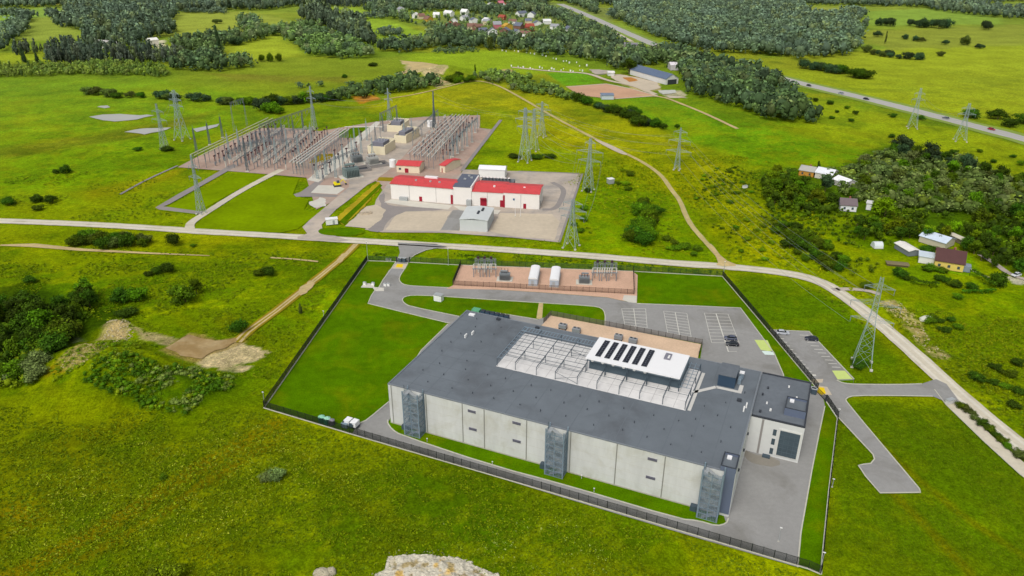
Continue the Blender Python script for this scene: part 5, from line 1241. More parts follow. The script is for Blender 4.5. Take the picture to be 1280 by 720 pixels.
def portal(label, a, b, h, n):
    A, Bq = Vector((*g(*a), 0)), Vector((*g(*b), 0)); r = thing('portal_gantry', label, 'gantry', A); d = (Bq - A).normalized(); L = (Bq - A).length
    for k in range(n):
        q = A.lerp(Bq, k / (n - 1)); m_ = MB()
        for s in (-1, 1): m_.beam(q + Vector((0, s * 1.6, 0)), q + Vector((0, 0, h)), .17)
        for j in range(5): t = (j + .5) / 5; m_.beam(q + Vector((0, -1.6 * (1 - t), h * t)), q + Vector((0, 1.6 * (1 - t), h * t)), .12)
        m_.build('column', M_SUB, r)
    m_ = MB(); nn = int(L / 1.8)
    for s in (-.5, .5):
        for z in (h - .9, h): m_.beam(A + Vector((0, s, z)), Bq + Vector((0, s, z)), .11)
    for j in range(nn):
        q, q2 = A + d * (j * L / nn), A + d * ((j + 1) * L / nn); m_.beam(q + Vector((0, -.5, h - .9)), q2 + Vector((0, -.5, h)), .1); m_.beam(q + Vector((0, .5, h)), q2 + Vector((0, .5, h - .9)), .1)
    m_.build('beam', M_SUB, r)
    for j in range(n * 3): q = A.lerp(Bq, (j + .5) / (n * 3)); m_ = MB(); m_.tube(q + Vector((0, 0, h - .9)), q + Vector((0, 0, h - 3.2)), .2, n=6); m_.build('insulator', M_INS, r)
portal('tall two-legged gantry beyond the left busbars', (293, 164), (309, 158), 20, 2); portal('long lattice gantry across the back of the left switchyard', (327, 176), (394, 152), 11, 5)
portal('lattice gantry over the front of the left switchyard', (285, 210), (352, 184), 10, 4); portal('lattice gantry behind the teal transformer', (392, 222), (436, 186), 11, 4); portal('lattice gantry along the concrete strip', (404, 226), (446, 206), 10, 3)
portal('lattice gantry through the middle of the left switchyard', (300, 196), (372, 190), 9, 5); portal('second lattice gantry through the left switchyard, farther back', (318, 182), (392, 176), 9, 5); portal('short lattice gantry by the beige bays', (476, 163), (497, 152), 12, 2); portal('lattice gantry on the left side of the right switchyard', (516, 182), (548, 152), 9, 4); portal('lattice gantry on the right side of the right switchyard', (562, 200), (597, 164), 10, 5)
def span(label, a0, a1, b0, b1, h, n):
    r = thing('strung_conductors', label, 'conductors', (*g(*a0), 0))
    for k in range(n):
        t = (k + .5) / n; p, q = Vector((*g(*lerp(a0, a1, t)), h)), Vector((*g(*lerp(b0, b1, t)), h)); wire(p, q, 1.0, .06).build('conductor', M_SUB, r)
span('wires strung from the front gantry to the middle of the left switchyard', (287, 210), (350, 185), (302, 195), (370, 190), 9.5, 9)
span('wires strung over the back half of the left switchyard', (302, 195), (370, 190), (328, 176), (392, 153), 9.5, 9)
span('wires strung over the right switchyard', (517, 182), (547, 153), (563, 199), (596, 165), 9.2, 8)
for (k1, k2, l) in ((11, 12, 'between the two pylons in the flooded field'), (5, 15, 'from the pylon clump to the dark mast'), (14, 13, 'between the two thin pylons behind the substation')):
    n = max(1, min(len(PY[k1][4]), len(PY[k2][4]) or 1)); r = thing('power_line', 'thin overhead line ' + l, 'power line', (*PY[k1][1], 10))
    for i in range(n):
        for s in (-1, 1):
            e2 = arm_end(k2, i, s) if PY[k2][4] else Vector((*PY[k2][1], PY[k2][2] * (.95 - .15 * (s + 1) / 2)))
            wire(arm_end(k1, i, s), e2, 4).build('conductor', M_WIRE, r)
# apparatus posts
def apparatus(kind):
    r = thing({'b': 'circuit_breaker', 'c': 'current_transformer', 'd': 'disconnector'}[kind], 'x', {'b': 'circuit breaker', 'c': 'current transformer', 'd': 'disconnector'}[kind])
    if kind == 'b':
        m_ = MB(); m_.beam((0, 0, 0), (0, 0, 2.4), .3); m_.box((0, 0, 1.3), (.8, .6, 1.1)); m_.build('support', M_SUB, r, world=False)
        m_ = MB(); m_.tube((0, 0, 2.4), (0, 0, 4.6), .28, .22, 8); m_.build('insulator', mat('brown_insulator', px(112, 84, 84), .4), r, world=False)
        m_ = MB(); m_.tube((-.7, 0, 4.8), (.7, 0, 4.8), .3, n=8); m_.build('chamber', mat('dark_chamber', px(70, 34, 42), .4), r, world=False)
    elif kind == 'c':
        m_ = MB(); m_.beam((0, 0, 0), (0, 0, 2.6), .4); m_.build('support', M_CONC, r, world=False)
        m_ = MB(); m_.tube((0, 0, 2.6), (0, 0, 4.8), .3, .24, 8); m_.build('insulator', MATS['insulator_glass'], r, world=False)
        m_ = MB(); m_.tube((0, 0, 4.8), (0, 0, 5.5), .5, .4, 10); m_.build('head', mat('dark_head', px(66, 44, 52), .4), r, world=False)
    else:
        m_ = MB(); m_.beam((-1.6, 0, 0), (-1.6, 0, 2.8), .24); m_.beam((1.6, 0, 0), (1.6, 0, 2.8), .24); m_.beam((-2, 0, 2.9), (2, 0, 2.9), .3); m_.build('frame', M_SUB, r, world=False)
        for x in (-1.6, 0, 1.6): m_ = MB(); m_.tube((x, 0, 3.05), (x, 0, 4.5), .2, .16, 7); m_.build('insulator', M_BUS, r, world=False)
        m_ = MB(); m_.beam((-1.6, 0, 4.55), (1.6, 0, 4.55), .14); m_.build('blade', M_BUS, r, world=False)
    return r
proto = {k: apparatus(k) for k in 'bcd'}; used = set()
def app(kind, x, y, rz, label, group, z=0):
    p = g(x, y)
    S_ = (1.2, 1.2, 1.3)
    if kind not in used: o = proto[kind]; used.add(kind); o.location = (*p, 0); o.rotation_euler = (0, 0, rz); o['label'] = label; o['group'] = group
    else: o = dup(proto[kind], (*p, 0), rz, label, group)
    if z == 0: o.scale = S_
    return o
LF0, LF1, LB0, LB1 = (262, 208), (376, 214), (336, 164), (416, 168)      # corners of the left switchyard
ra_ = math.atan2(g(*LF1)[1] - g(*LF0)[1], g(*LF1)[0] - g(*LF0)[0])
rr = random.Random(8)
for i in range(9):
    for j in range(14):
        a, b = (i + .5) / 9, (j + .3) / 14
        q = lerp(lerp(LF0, LF1, a), lerp(LB0, LB1, a), b)
        k = 'bcdb d c'[i % 8].strip() or 'd'
        if rr.random() < .08: continue
        if i in (3, 4) and j > 8: continue
        app(k, q[0], q[1], ra_ + 1.57, {'b': 'breaker post with dark red head in the left switchyard rows', 'c': 'post with dark round head in the left switchyard rows', 'd': 'disconnector frame with white insulators in the left switchyard rows'}[k], {'b': 'breaker posts of the left switchyard', 'c': 'round headed posts of the left switchyard', 'd': 'disconnectors of the left switchyard'}[k])
RF0, RF1, RB0, RB1 = (512, 197), (566, 204), (556, 150), (596, 156)
for i in range(6):
    for j in range(8):
        a, b = (i + .5) / 6, (j + .4) / 8; q = lerp(lerp(RF0, RF1, a), lerp(RB0, RB1, a), b); k = 'dbcdbc'[i]
        app(k, q[0], q[1], ra_ + 1.57, {'b': 'breaker post with dark red head in the right switchyard rows', 'c': 'post with dark round head in the right switchyard rows', 'd': 'disconnector frame with white insulators in the right switchyard rows'}[k], {'b': 'breaker posts of the right switchyard', 'c': 'round headed posts of the right switchyard', 'd': 'disconnectors of the right switchyard'}[k])
for (x, y) in ((394, 220), (402, 214), (411, 208), (419, 200), (428, 193), (436, 186), (404, 224), (413, 216), (424, 206), (434, 198), (446, 190), (452, 176)): app('dcb'[int(x) % 3], x, y, 1., {'d': 'disconnector frame on the concrete strip', 'c': 'round headed post on the concrete strip', 'b': 'breaker post on the concrete strip'}['dcb'[int(x) % 3]], {'d': 'disconnectors of the concrete strip', 'c': 'round headed posts of the concrete strip', 'b': 'breaker posts of the concrete strip'}['dcb'[int(x) % 3]])
for s, (xs, side) in enumerate((((598, 606, 614), 'left'), ((746, 755, 764), 'right'))):
    for x in xs:
        for y in (340.5, 346.5): app('d' if y > 344 else 'c', x, y + s * 5, 0, ('disconnector frame beside the transformer at the %s of the pink gravel yard' if y > 344 else 'round headed post at the back of the pink gravel yard, %s side') % side, ('disconnectors %s in the pink yard' if y > 344 else 'posts %s in the pink yard') % side)
    portal('small lattice gantry at the %s end of the pink gravel yard' % side, (xs[0] - 4, 341 + s * 5), (xs[-1] + 6, 341.5 + s * 5), 6.5, 3)
# white barrel-roofed containers in the pink yard
def barrel(label, L, R, d, h):
    f = Fr(L, R); r = thing('switchgear_container', label, 'container', f(0, 0), f.a)
    m_ = MB(); f.box(m_, 0, f.w, 0, d, .15, h); m_.build('wall', mat('container_grey', px(176, 186, 196), .6, [(.6, 3, .04, 1.5)]), r)
    m_ = MB(); n = 8
    for k in range(n):
        t0, t1 = math.pi * k / n, math.pi * (k + 1) / n
        c = lambda t, v: f(f.w / 2 - math.cos(t) * (f.w / 2 + .15), v, h + math.sin(t) * .75)
        m_.quad(c(t0, -.2), c(t1, -.2), c(t1, d + .2), c(t0, d + .2)); m_.quad(c(t0, -.2), f(f.w / 2, -.2, h), c(t1, -.2)); m_.quad(c(t1, d + .2), f(f.w / 2, d + .2, h), c(t0, d + .2))
    m_.build('barrel_roof', M_WHITE, r)
    m_ = MB(); f.box(m_, f.w * .3, f.w * .6, -.06, -.003, .2, 2.3); m_.build('door', M_GALV, r)
    m_ = MB(); f.box(m_, -.2, f.w + .2, -.3, d + .3, .02, .149); m_.build('plinth', M_CONC, r)
barrel('white barrel-roofed container in the pink yard, left of two', (660.5, 357.2), (671.5, 357.8), 12.5, 3.0); barrel('white barrel-roofed container in the pink yard, right of two', (687, 358.8), (698, 359.4), 12.5, 3.0)

# ================================================================== FARMS AND VILLAGE
def house(label, L, R, d, h, rise, wall, roof, along='u', name='farm_house', cat='house', extra=True, Mw=None, Mr=None):
    f = Fr(L, R); r = thing(name, label, cat, f(0, 0), f.a)
    Mw = Mw or mat('wall_%d_%d_%d' % wall, px(*wall), .8, [(.5, 3, .06, 1.6)]); Mr = Mr or mat('roof_%d_%d_%d' % roof, px(*roof), .7, [(.4, 3, .10, 1.7), (2, 3, .08, 1.6)])
    m_ = MB(); f.gwall(m_, 0, f.w, 0, d, h, h + rise, along); m_.build('wall', Mw, r)
    m_ = MB(); f.gable(m_, 0, f.w, 0, d, h, h + rise, .4, along=along); ro = m_.build('roof', Mr, r)
    if extra:
        n = max(1, int(f.w / 3.2))
        for k in range(n):
            u = f.w * (k + .5) / n; m_ = MB(); f.box(m_, u - .5, u + .5, -.06, -.003, 1.0, 2.2); m_.build('window', M_GLASS, r)
        m_ = MB(); q = f(f.w * .6, d * .55, h + rise); m_.box((q[0], q[1], q[2] + .3), (.7, .7, 1.4)); m_.build('chimney', mat('brick', px(150, 96, 80), .9), ro)
    return r, f
yh, yf = house('yellow farmhouse with rusty brown hipped-looking roof', (1167, 334.5), (1203, 340.5), 11, 3.6, 3.6, (214, 190, 100), (84, 56, 54))
m_ = MB(); yf.box(m_, -6, -.1, 3, 9, 0, 3.0); m_.build('side_wing', mat('wall_220_220_214', px(220, 220, 214), .8), yh); m_ = MB(); yf.box(m_, -6.4, -.05, 2.6, 9.4, 3.01, 3.3); m_.build('wing_roof', mat('pale_blue_roof', px(196, 208, 216), .6), yh)
m_ = MB(); yf.box(m_, yf.w + .02, yf.w + 2.8, 1, 4.5, 0, 2.6); m_.build('glass_porch', mat('porch_glass', px(130, 142, 156), .2), yh)
house('long barn with pale blue metal roof behind the yellow farmhouse', (1148, 302), (1180, 312), 9, 3.0, 1.6, (188, 180, 160), (196, 208, 222), name='barn', cat='barn', extra=False)
house('small white cottage with dark weathered roof among bright trees', (1050, 263.5), (1070, 265), 9, 3.2, 2.2, (222, 222, 226), (112, 100, 102), name='cottage')
house('bright white roofed farm building behind the dark round tree', (1040, 230), (1056, 236), 8, 3, 1.6, (200, 196, 190), (234, 236, 240), name='farm_shed', cat='shed', extra=False); house('white roofed building at the back of the upper farm', (1018, 222), (1039, 226), 10, 3.2, 2.0, (206, 200, 190), (218, 220, 224), name='farm_shed', cat='shed', extra=False)
house('orange walled house half hidden at the upper farm', (998, 219), (1016, 222), 9, 3.2, 1.8, (196, 140, 60), (170, 168, 160), name='farm_house')
house('small white outhouse right of the white cottage', (1082, 262), (1088, 263), 4, 3.6, .8, (226, 226, 226), (190, 190, 188), name='outhouse', cat='shed', extra=False)
def greenhouse(label, L, R, d, h, big):
    f = Fr(L, R); r = thing('greenhouse', label, 'greenhouse', f(0, 0), f.a); m_ = MB(); n = 8
    Mg = mat('greenhouse_film', px(206, 212, 214), .3, [(.8, 2, .06, 1.5)], spec=.5)
    for k in range(n):
        t0, t1 = math.pi * k / n, math.pi * (k + 1) / n
        c = lambda t, u: f(u, d / 2 - math.cos(t) * d / 2, .3 + math.sin(t) * h)
        m_.quad(c(t0, 0), c(t0, f.w), c(t1, f.w), c(t1, 0)); m_.quad(c(t0, 0), c(t1, 0), f(0, d / 2, .3)); m_.quad(c(t1, f.w), c(t0, f.w), f(f.w, d / 2, .3))
    m_.build('film_cover', Mg, r); m_ = MB(); f.box(m_, -.1, f.w + .1, -.12, d + .12, 0, .3); m_.build('base', M_CONC, r)
    m_ = MB(); f.box(m_, f.w + .002, f.w + .08, d / 2 - .5, d / 2 + .5, .3, 2.0); m_.build('door', M_DARK, r)
greenhouse('small round-topped white greenhouse in the garden', (1093, 311), (1104, 311), 4, 2.4, 0); 
house('long low white-roofed shed between garden and hedge', (1117.5, 310), (1135, 320.5), 5, 2.4, .6, (120, 126, 132), (218, 216, 208), name='garden_shed', cat='shed', extra=False)
house('long narrow pale shed beyond the blue-roofed barn', (1184.5, 298), (1207, 308), 3, 2.2, .5, (120, 110, 90), (196, 190, 170), name='garden_shed', cat='shed', extra=False)
house('low dark pallet-roofed frame in the garden grass', (1109, 332), (1135, 334.5), 3, .8, .2, (110, 96, 70), (120, 110, 80), name='cold_frame', cat='cold frame', extra=False)
p = g(763, 229); r = thing('utility_hut', 'small grey hut alone in the meadow right of the corner pylon', 'hut', (*p, 0), .4); m_ = MB(); m_.box((0, 0, 1.3), (3.2, 3, 2.6)); m_.build('wall', M_GALV, r, world=False); m_ = MB(); m_.box((0, 0, 2.7), (3.6, 3.4, .2)); m_.build('roof', M_WHITE2, r, world=False)
for (x, y, l, c) in ((1187, 504, 'pale grey cabinet where the lane leaves the junction', (196, 196, 194)), (931, 235, 'white sign board lying in the scrubby meadow', (226, 224, 224))):
    p = g(x, y); r = thing('roadside_cabinet', l, 'cabinet', (*p, 0), .4); m_ = MB(); m_.box((0, 0, .75), (2.6, 1.2, 1.3)); m_.build('cabinet_body', mat('cab_%d' % c[0], px(*c), .6), r, world=False); m_ = MB(); m_.box((0, 0, 1.45), (2.8, 1.4, .1)); m_.build('lid', M_GALV, r, world=False)
# the big barn with blue-grey roof and its neighbours
bf, ff = house('big barn with dark blue-grey roof and white gable by the wood', (832, 106), (847.5, 104.5), 58, 5, 4, (206, 206, 204), (92, 106, 128), along='v', name='barn', cat='barn', extra=False)
m_ = MB(); ff.box(m_, 2, ff.w - 2, -.12, -.005, 0, 4.2); m_.build('door', M_DARK, bf)
m_ = MB()
for k in range(5): ff.box(m_, ff.w * .18, ff.w * .22, 6 + k * 10, 13 + k * 10, 7.3, 7.45)
house('white roofed shed right of the blue-roofed barn', (838, 88), (848, 88), 14, 5, 2, (190, 184, 190), (214, 208, 212), name='farm_shed', cat='shed', extra=False)
house('grey tin shed standing on the edge of the ploughed field', (752, 124.5), (767, 124.5), 10, 3.4, .6, (190, 196, 206), (116, 128, 146), name='field_shed', cat='shed', extra=False)
house('white shed among the rubbish heaps west of the barn', (760, 95), (768, 95), 8, 3, 1, (200, 200, 196), (222, 220, 214), name='farm_shed', cat='shed', extra=False)
house('white building deep in the trees right of the barn', (868, 96), (874, 96), 8, 5, 1.5, (214, 214, 212), (200, 200, 200), name='farm_shed', cat='shed', extra=False); house('pale roofed house in the trees right of the barn', (876, 97), (882, 97.4), 9, 4.5, 1.5, (210, 206, 200), (190, 190, 188), name='farm_house', extra=False)
house('white farmhouse in the dark trees at the upper left', (120, 60), (133, 61), 12, 6, 2.5, (214, 214, 210), (180, 176, 172), extra=False); house('long pale shed right of the farmhouse at the upper left', (136, 59), (147, 58.5), 12, 4, 1.5, (206, 204, 200), (214, 214, 212), name='farm_shed', cat='shed', extra=False); house('bright barn by the sandy yard at the upper left', (188, 56), (199, 55), 12, 5, 2, (216, 210, 200), (232, 228, 220), name='barn', cat='barn', extra=False)
house('dark roofed house by the highway in the middle wood', (778, 60), (796, 61), 12, 4, 2, (150, 146, 146), (128, 126, 130), extra=False)
VC = [(500, 7, 'white', 'grey'), (504, 15.5, 'white', 'grey'), (519, 23, 'white', 'white'), (528, 24, 'cream', 'brown'), (538, 27, 'yellow', 'brown'), (545, 22, 'white', 'white'), (559, 20.5, 'white', 'white'), (562, 34, 'red', 'red'), (571, 35, 'brown', 'brown'), (579, 18.5, 'white', 'white'), (583, 26, 'white', 'grey'),
      (594, 29, 'white', 'slate'), (607, 31, 'cream', 'grey'), (611, 10.5, 'white', 'white'), (611, 29, 'white', 'white'), (626, 25, 'red', 'red'), (627, 8, 'brown', 'rose'), (636, 9.5, 'white', 'red'), (622, 36, 'rose', 'grey'), (636, 38, 'yellow', 'yellow'), (630, 42, 'brown', 'slate'), (648, 44, 'white', 'slate'), (663, 39, 'red', 'red'), (605, 43, 'white', 'slate'),
      (616, 44, 'white', 'slate'), (654, 21, 'white', 'slate'), (663, 22, 'white', 'slate'), (661, 30, 'cream', 'slate'), (673, 32, 'white', 'slate'), (684, 30.5, 'white', 'white'), (692, 37, 'white', 'grey'), (655, 46, 'white', 'brown'), (600, 38, 'brown', 'brown'), (713, 41, 'white', 'slate'), (568, 30, 'white', 'grey'), (590, 37, 'cream', 'brown'), (640, 30, 'white', 'brown'), (646, 36, 'brown', 'slate')]
VCOL = {'white': (222, 222, 220), 'grey': (150, 152, 156), 'cream': (204, 190, 160), 'brown': (128, 96, 84), 'yellow': (190, 152, 64), 'red': (156, 76, 62), 'slate': (104, 110, 124), 'rose': (190, 110, 126)}
seen = {}
rr = random.Random(12)
for (x, y, wc, rc) in VC:
    wd = rr.uniform(9, 13); pxw = wd / math.hypot(g(x + 1, y)[0] - g(x, y)[0], 1e-3); dy = rr.uniform(-.5, .5)
    key = (wc, rc); seen[key] = seen.get(key, 0) + 1; where = 'front' if y > 34 else ('middle' if y > 20 else 'back'); side = 'left' if x < 585 else ('middle' if x < 632 else 'right')
    n_ = sum(1 for q in VC if q[2] == wc and q[3] == rc)
    lab = 'village house with %s walls and %s roof in the %s of the %s row' % (wc, rc, side, where) if n_ > 1 else 'only village house with %s walls and %s roof' % (wc, rc)
    house(lab, (x - pxw / 2, y + dy), (x + pxw / 2, y - dy), rr.uniform(8, 11), rr.uniform(3.4, 6), rr.uniform(2.5, 4), VCOL[wc], VCOL[rc], along='u' if rr.random() < .6 else 'v', name='village_house', extra=False)[0]['group'] = 'village houses'
# pale posts round the paddocks, heaps, boulders
pp = MB(); pp.box((0, 0, .6), (1.1, .8, 1.2)); pp.box((0, 0, 1.3), (1.2, .9, .18)); proto_p = pp.build('marker_stone', M_WHITE2); first = True
PR = [(620 + k * 7.2, 61.5 + k * .8 + (k % 3) * .7) for k in range(9)] + [(684 + k * 6, 71 + k * 1.4 + (k % 2) * 1.5) for k in range(9)] + [(640 + k * 5.5, 83 + k * .35 + (k % 3) * 1.) for k in range(17)]
for i, (x, y) in enumerate(PR):
    o = proto_p if i == 0 else proto_p.copy()
    if i: COL.objects.link(o)
    p = g(x + (i * 53 % 7 - 3) * .8, y + (i * 29 % 5 - 2) * .35); o.location = (*p, -.05); o.rotation_euler = (0, 0, i * .7); sc_ = .7 + (i * 37 % 10) * .07; o.scale = (sc_, sc_, sc_)
    tag(o, 'white stone block in the dotted rows beside the paddocks', 'stone block', 'white stone blocks beside the paddocks')
def boulder(label, x, y, rx, ry, h, M, seed=0, name='boulder', n=28, rough=.25):
    p = g(x, y); rr = np.random.RandomState(seed); m_ = MB(); rows = 12
    for i in range(rows + 1):
        t = i / rows * math.pi / 2
        for j in range(n):
            a = 2 * math.pi * j / n; k = 1 + rough * (fbm(np.array([math.cos(a) * 3 + seed]), np.array([math.sin(a) * 3 + t * 2]), 1.3, 3)[0] - .5) * 2
            zz = h * math.sin(t) ** .8 * (1 + rough * (fbm(np.array([math.cos(a) * math.cos(t) * 5 + seed]), np.array([math.sin(a) * math.cos(t) * 5]), .8, 3)[0] - .5) * 1.6)
            m_.v.append((rx * k * math.cos(a) * math.cos(t) ** .7, ry * k * math.sin(a) * math.cos(t) ** .7, zz - .15))
    for i in range(rows):
        for j in range(n): m_.f.append((i * n + j, i * n + (j + 1) % n, (i + 1) * n + (j + 1) % n, (i + 1) * n + j))
    o = m_.build(name, M, None, smooth=n > 40); o.location = (*p, 0); return tag(o, label, name.split('_')[-1])
M_STONE = mat('grey_boulder', px(170, 162, 140), .9, [(.6, 4, .15, 1.8), (4, 3, .15, 1.6)])
boulder('pale boulder at the bottom edge of the picture, larger of the pair', 403, 718, 2.0, 1.4, 1.5, M_STONE, 2); boulder('pale boulder touching its larger neighbour at the bottom edge', 414, 715.5, 1.2, 1.0, 1.3, M_STONE, 5)
boulder('small white boulder in the verge beyond the gravel road', 1158, 400, 2.6, 1.6, 1.6, mat('white_boulder', px(196, 196, 180), .9, [(1, 3, .1, 1.6)]), 9)
# rubble bank in the foreground
c0 = g(548, 730)
n = 170; m_ = MB(); xs = np.linspace(-17, 15, n); ys = np.linspace(-15, 8, n); GX, GY = np.meshgrid(xs, ys)
ol = [(c0[0] + a, c0[1] + b) for a, b in ()]
P_ = [g(*q) for q in ((424, 740), (462, 722), (481, 712), (486, 689), (500, 684.5), (540, 682), (551, 688), (572, 698), (600, 707), (626, 720), (650, 740), (700, 800), (380, 800))]
inn = inpoly(GX.ravel() + c0[0], GY.ravel() + c0[1], P_); dd = polydist(GX.ravel() + c0[0], GY.ravel() + c0[1], P_); sd_ = np.where(inn, dd, -dd)
gxw, gyw = GX.ravel(), GY.ravel()
sd_ = sd_ + (fbm(gxw + 4, gyw, 2.2, 4) - .5) * 3.2
zz = .55 * sm(-.3, 5, sd_) + (fbm(gxw, gyw, 2.4, 4) - .5) * 1.0 * sm(-.2, 1.2, sd_) + np.abs(fbm(gxw + 50, gyw, .8, 3) - .5) * 1.3 * sm(-.3, .5, sd_) - .6 * (1 - sm(-.4, .1, sd_)) - .1
me = bpy.data.meshes.new('rubble_bank'); I = np.arange(n * n).reshape(n, n); F = np.stack([I[:-1, :-1], I[:-1, 1:], I[1:, 1:], I[1:, :-1]], -1).reshape(-1, 4)
cw, cy_, cg = rgb(192, 186, 168), rgb(200, 168, 96), rgb(150, 130, 74); t1 = (sm(.55, .68, fbm(gxw + 19, gyw + 3, 4, 3)) * sm(1., 4., sd_))[:, None]; t2 = (sm(.56, .7, fbm(gxw - 30, gyw + 5, 3, 3)) * sm(.5, 2., sd_))[:, None]
col = cw * (1 - t1) + cy_ * t1; col = col * (1 - t2 * .8) + cg * t2 * .8; col = col * (1 + (fbm(gxw, gyw, 1, 3) - .5)[:, None] * .4)
fast_mesh(me, np.stack([gxw, gyw, zz], 1), F, col); me.materials.append(mat('limestone_rubble', (1, 1, 1), .95, [(.8, 4, .10, 1.8), (5, 3, .14, 1.6)], attr='tint', bump=(.6, .15)))
o = bpy.data.objects.new('rubble_bank', me); COL.objects.link(o); o.location = (*c0, 0); tag(o, 'pale and ochre limestone rubble bank at the bottom edge', 'rubble bank')
# ================================================================== TREES AND SCRUB
LEAF = {'dark': leaf_mat('leaf_dark', px(64, 92, 8)), 'mid': leaf_mat('leaf_mid', px(88, 116, 6)), 'bright': leaf_mat('leaf_bright', px(116, 142, 4)), 'grey': leaf_mat('leaf_grey', px(112, 126, 66)),
        'olive': leaf_mat('leaf_olive', px(88, 100, 40)), 'pine': leaf_mat('leaf_pine', px(62, 84, 50)), 'mono': leaf_mat('leaf_mono', (1, 1, 1), .12)}
M_BARK = mat('bark', px(96, 82, 62), .95, [(2, 3, .2, 1.6)])
nr = np.random.RandomState(21)
_ico = None
def ico():
    t = (1 + 5 ** .5) / 2
    v = np.array([(-1, t, 0), (1, t, 0), (-1, -t, 0), (1, -t, 0), (0, -1, t), (0, 1, t), (0, -1, -t), (0, 1, -t), (t, 0, -1), (t, 0, 1), (-t, 0, -1), (-t, 0, 1)], float); v /= np.linalg.norm(v[0])
    f = np.array([(0, 11, 5), (0, 5, 1), (0, 1, 7), (0, 7, 10), (0, 10, 11), (1, 5, 9), (5, 11, 4), (11, 10, 2), (10, 7, 6), (7, 1, 8), (3, 9, 4), (3, 4, 2), (3, 2, 6), (3, 6, 8), (3, 8, 9), (4, 9, 5), (2, 4, 11), (6, 2, 10), (8, 6, 7), (9, 8, 1)])
    return v, f
IV, IF = ico()
def lobes_for(shape, rs):
    """list of (centre, radii, shade) in a unit tree: height 1, crown half-width ~.42"""
    L = []
    if shape == 'round':
        for k in range(13):
            a = rs.rand() * 6.28; r = .27 * rs.rand() ** .5; z = rs.uniform(.30, .80); r *= 1.1 - .5 * abs(z - .5)
            L.append(((r * math.cos(a), r * math.sin(a), z), rs.uniform(.13, .22), rs.uniform(.7, 1.25)))
    elif shape == 'bush':
        for k in range(12):
            a = rs.rand() * 6.28; r = .48 * rs.rand() ** .5; z = rs.uniform(.25, .72) * (1 - .5 * r)
            L.append(((r * math.cos(a), r * math.sin(a), z), rs.uniform(.18, .30), rs.uniform(.7, 1.25)))
    elif shape == 'tall':
        for k in range(12):
            z = .2 + .72 * (k + .5) / 12; a = rs.rand() * 6.28; r = .13 * rs.rand() ** .5 * (1.2 - z)
            L.append(((r * math.cos(a), r * math.sin(a), z), rs.uniform(.09, .17) * (1.25 - .6 * z), rs.uniform(.7, 1.2)))
    elif shape == 'cone':
        for k in range(11):
            z = .10 + .85 * k / 11; a = rs.rand() * 6.28; r = .05 * rs.rand()
            L.append(((r * math.cos(a), r * math.sin(a), z), .25 * (1.05 - z) + .03, rs.uniform(.8, 1.15)))
    return L
def crown_arrays(shape, nleaf, size, rs, core=True, shade_lo=.45):
    L = lobes_for(shape, rs); V, F, T = [], [], []
    W_ = np.array([r ** 2 for _, r, _ in L]); W_ /= W_.sum()
    n = 0
    if core:
        for (c, r, sh) in L:
            k = r * .82; V.append(IV * k * rs.uniform(.6, 1.0, (12, 1)) * np.array([1, 1, .85]) + np.array(c)); F.append(np.stack([IF[:, 0], IF[:, 1], IF[:, 2], IF[:, 2]], 1) + n); n += 12
            T.append(np.full(12, sh * (.40 + .4 * c[2])))  # cores tinted darker: inner crown shade put into the colour
    idx = rs.choice(len(L), nleaf, p=W_)
    d = rs.normal(size=(nleaf, 3)); d[:, 2] = d[:, 2] * .9 + .25; d /= np.linalg.norm(d, axis=1)[:, None]
    cen = np.array([L[i][0] for i in idx]); rad = np.array([L[i][1] for i in idx])[:, None]; sh = np.array([L[i][2] for i in idx])
    p = cen + d * rad * (.72 + .62 * rs.rand(nleaf, 1) ** 1.6) * np.array([1, 1, .85])
    nrm = d + rs.normal(size=(nleaf, 3)) * .55; nrm /= np.linalg.norm(nrm, axis=1)[:, None]
    a = np.cross(nrm, rs.normal(size=(nleaf, 3))); a /= np.linalg.norm(a, axis=1)[:, None]; b = np.cross(nrm, a)
    s = size * rs.uniform(.6, 1.4, (nleaf, 1)); s2 = s * rs.uniform(.5, .9, (nleaf, 1))
    q = np.stack([p - a * s, p - b * s2, p + a * s, p + b * s2], 1).reshape(-1, 3); V.append(q)
    F.append(np.arange(nleaf * 4).reshape(-1, 4) + n)
    T.append(np.repeat(sh * rs.uniform(.55, 1.45, nleaf) * (shade_lo + (1.15 - shade_lo) * np.clip(p[:, 2], 0, 1)), 4))  # lower leaves tinted darker, the crown's own shade painted in
    V = np.concatenate(V); F = np.concatenate(F); T = np.concatenate(T); V[:, 2] = np.maximum(V[:, 2], .01)
    return V, F, T
PROTO = {}
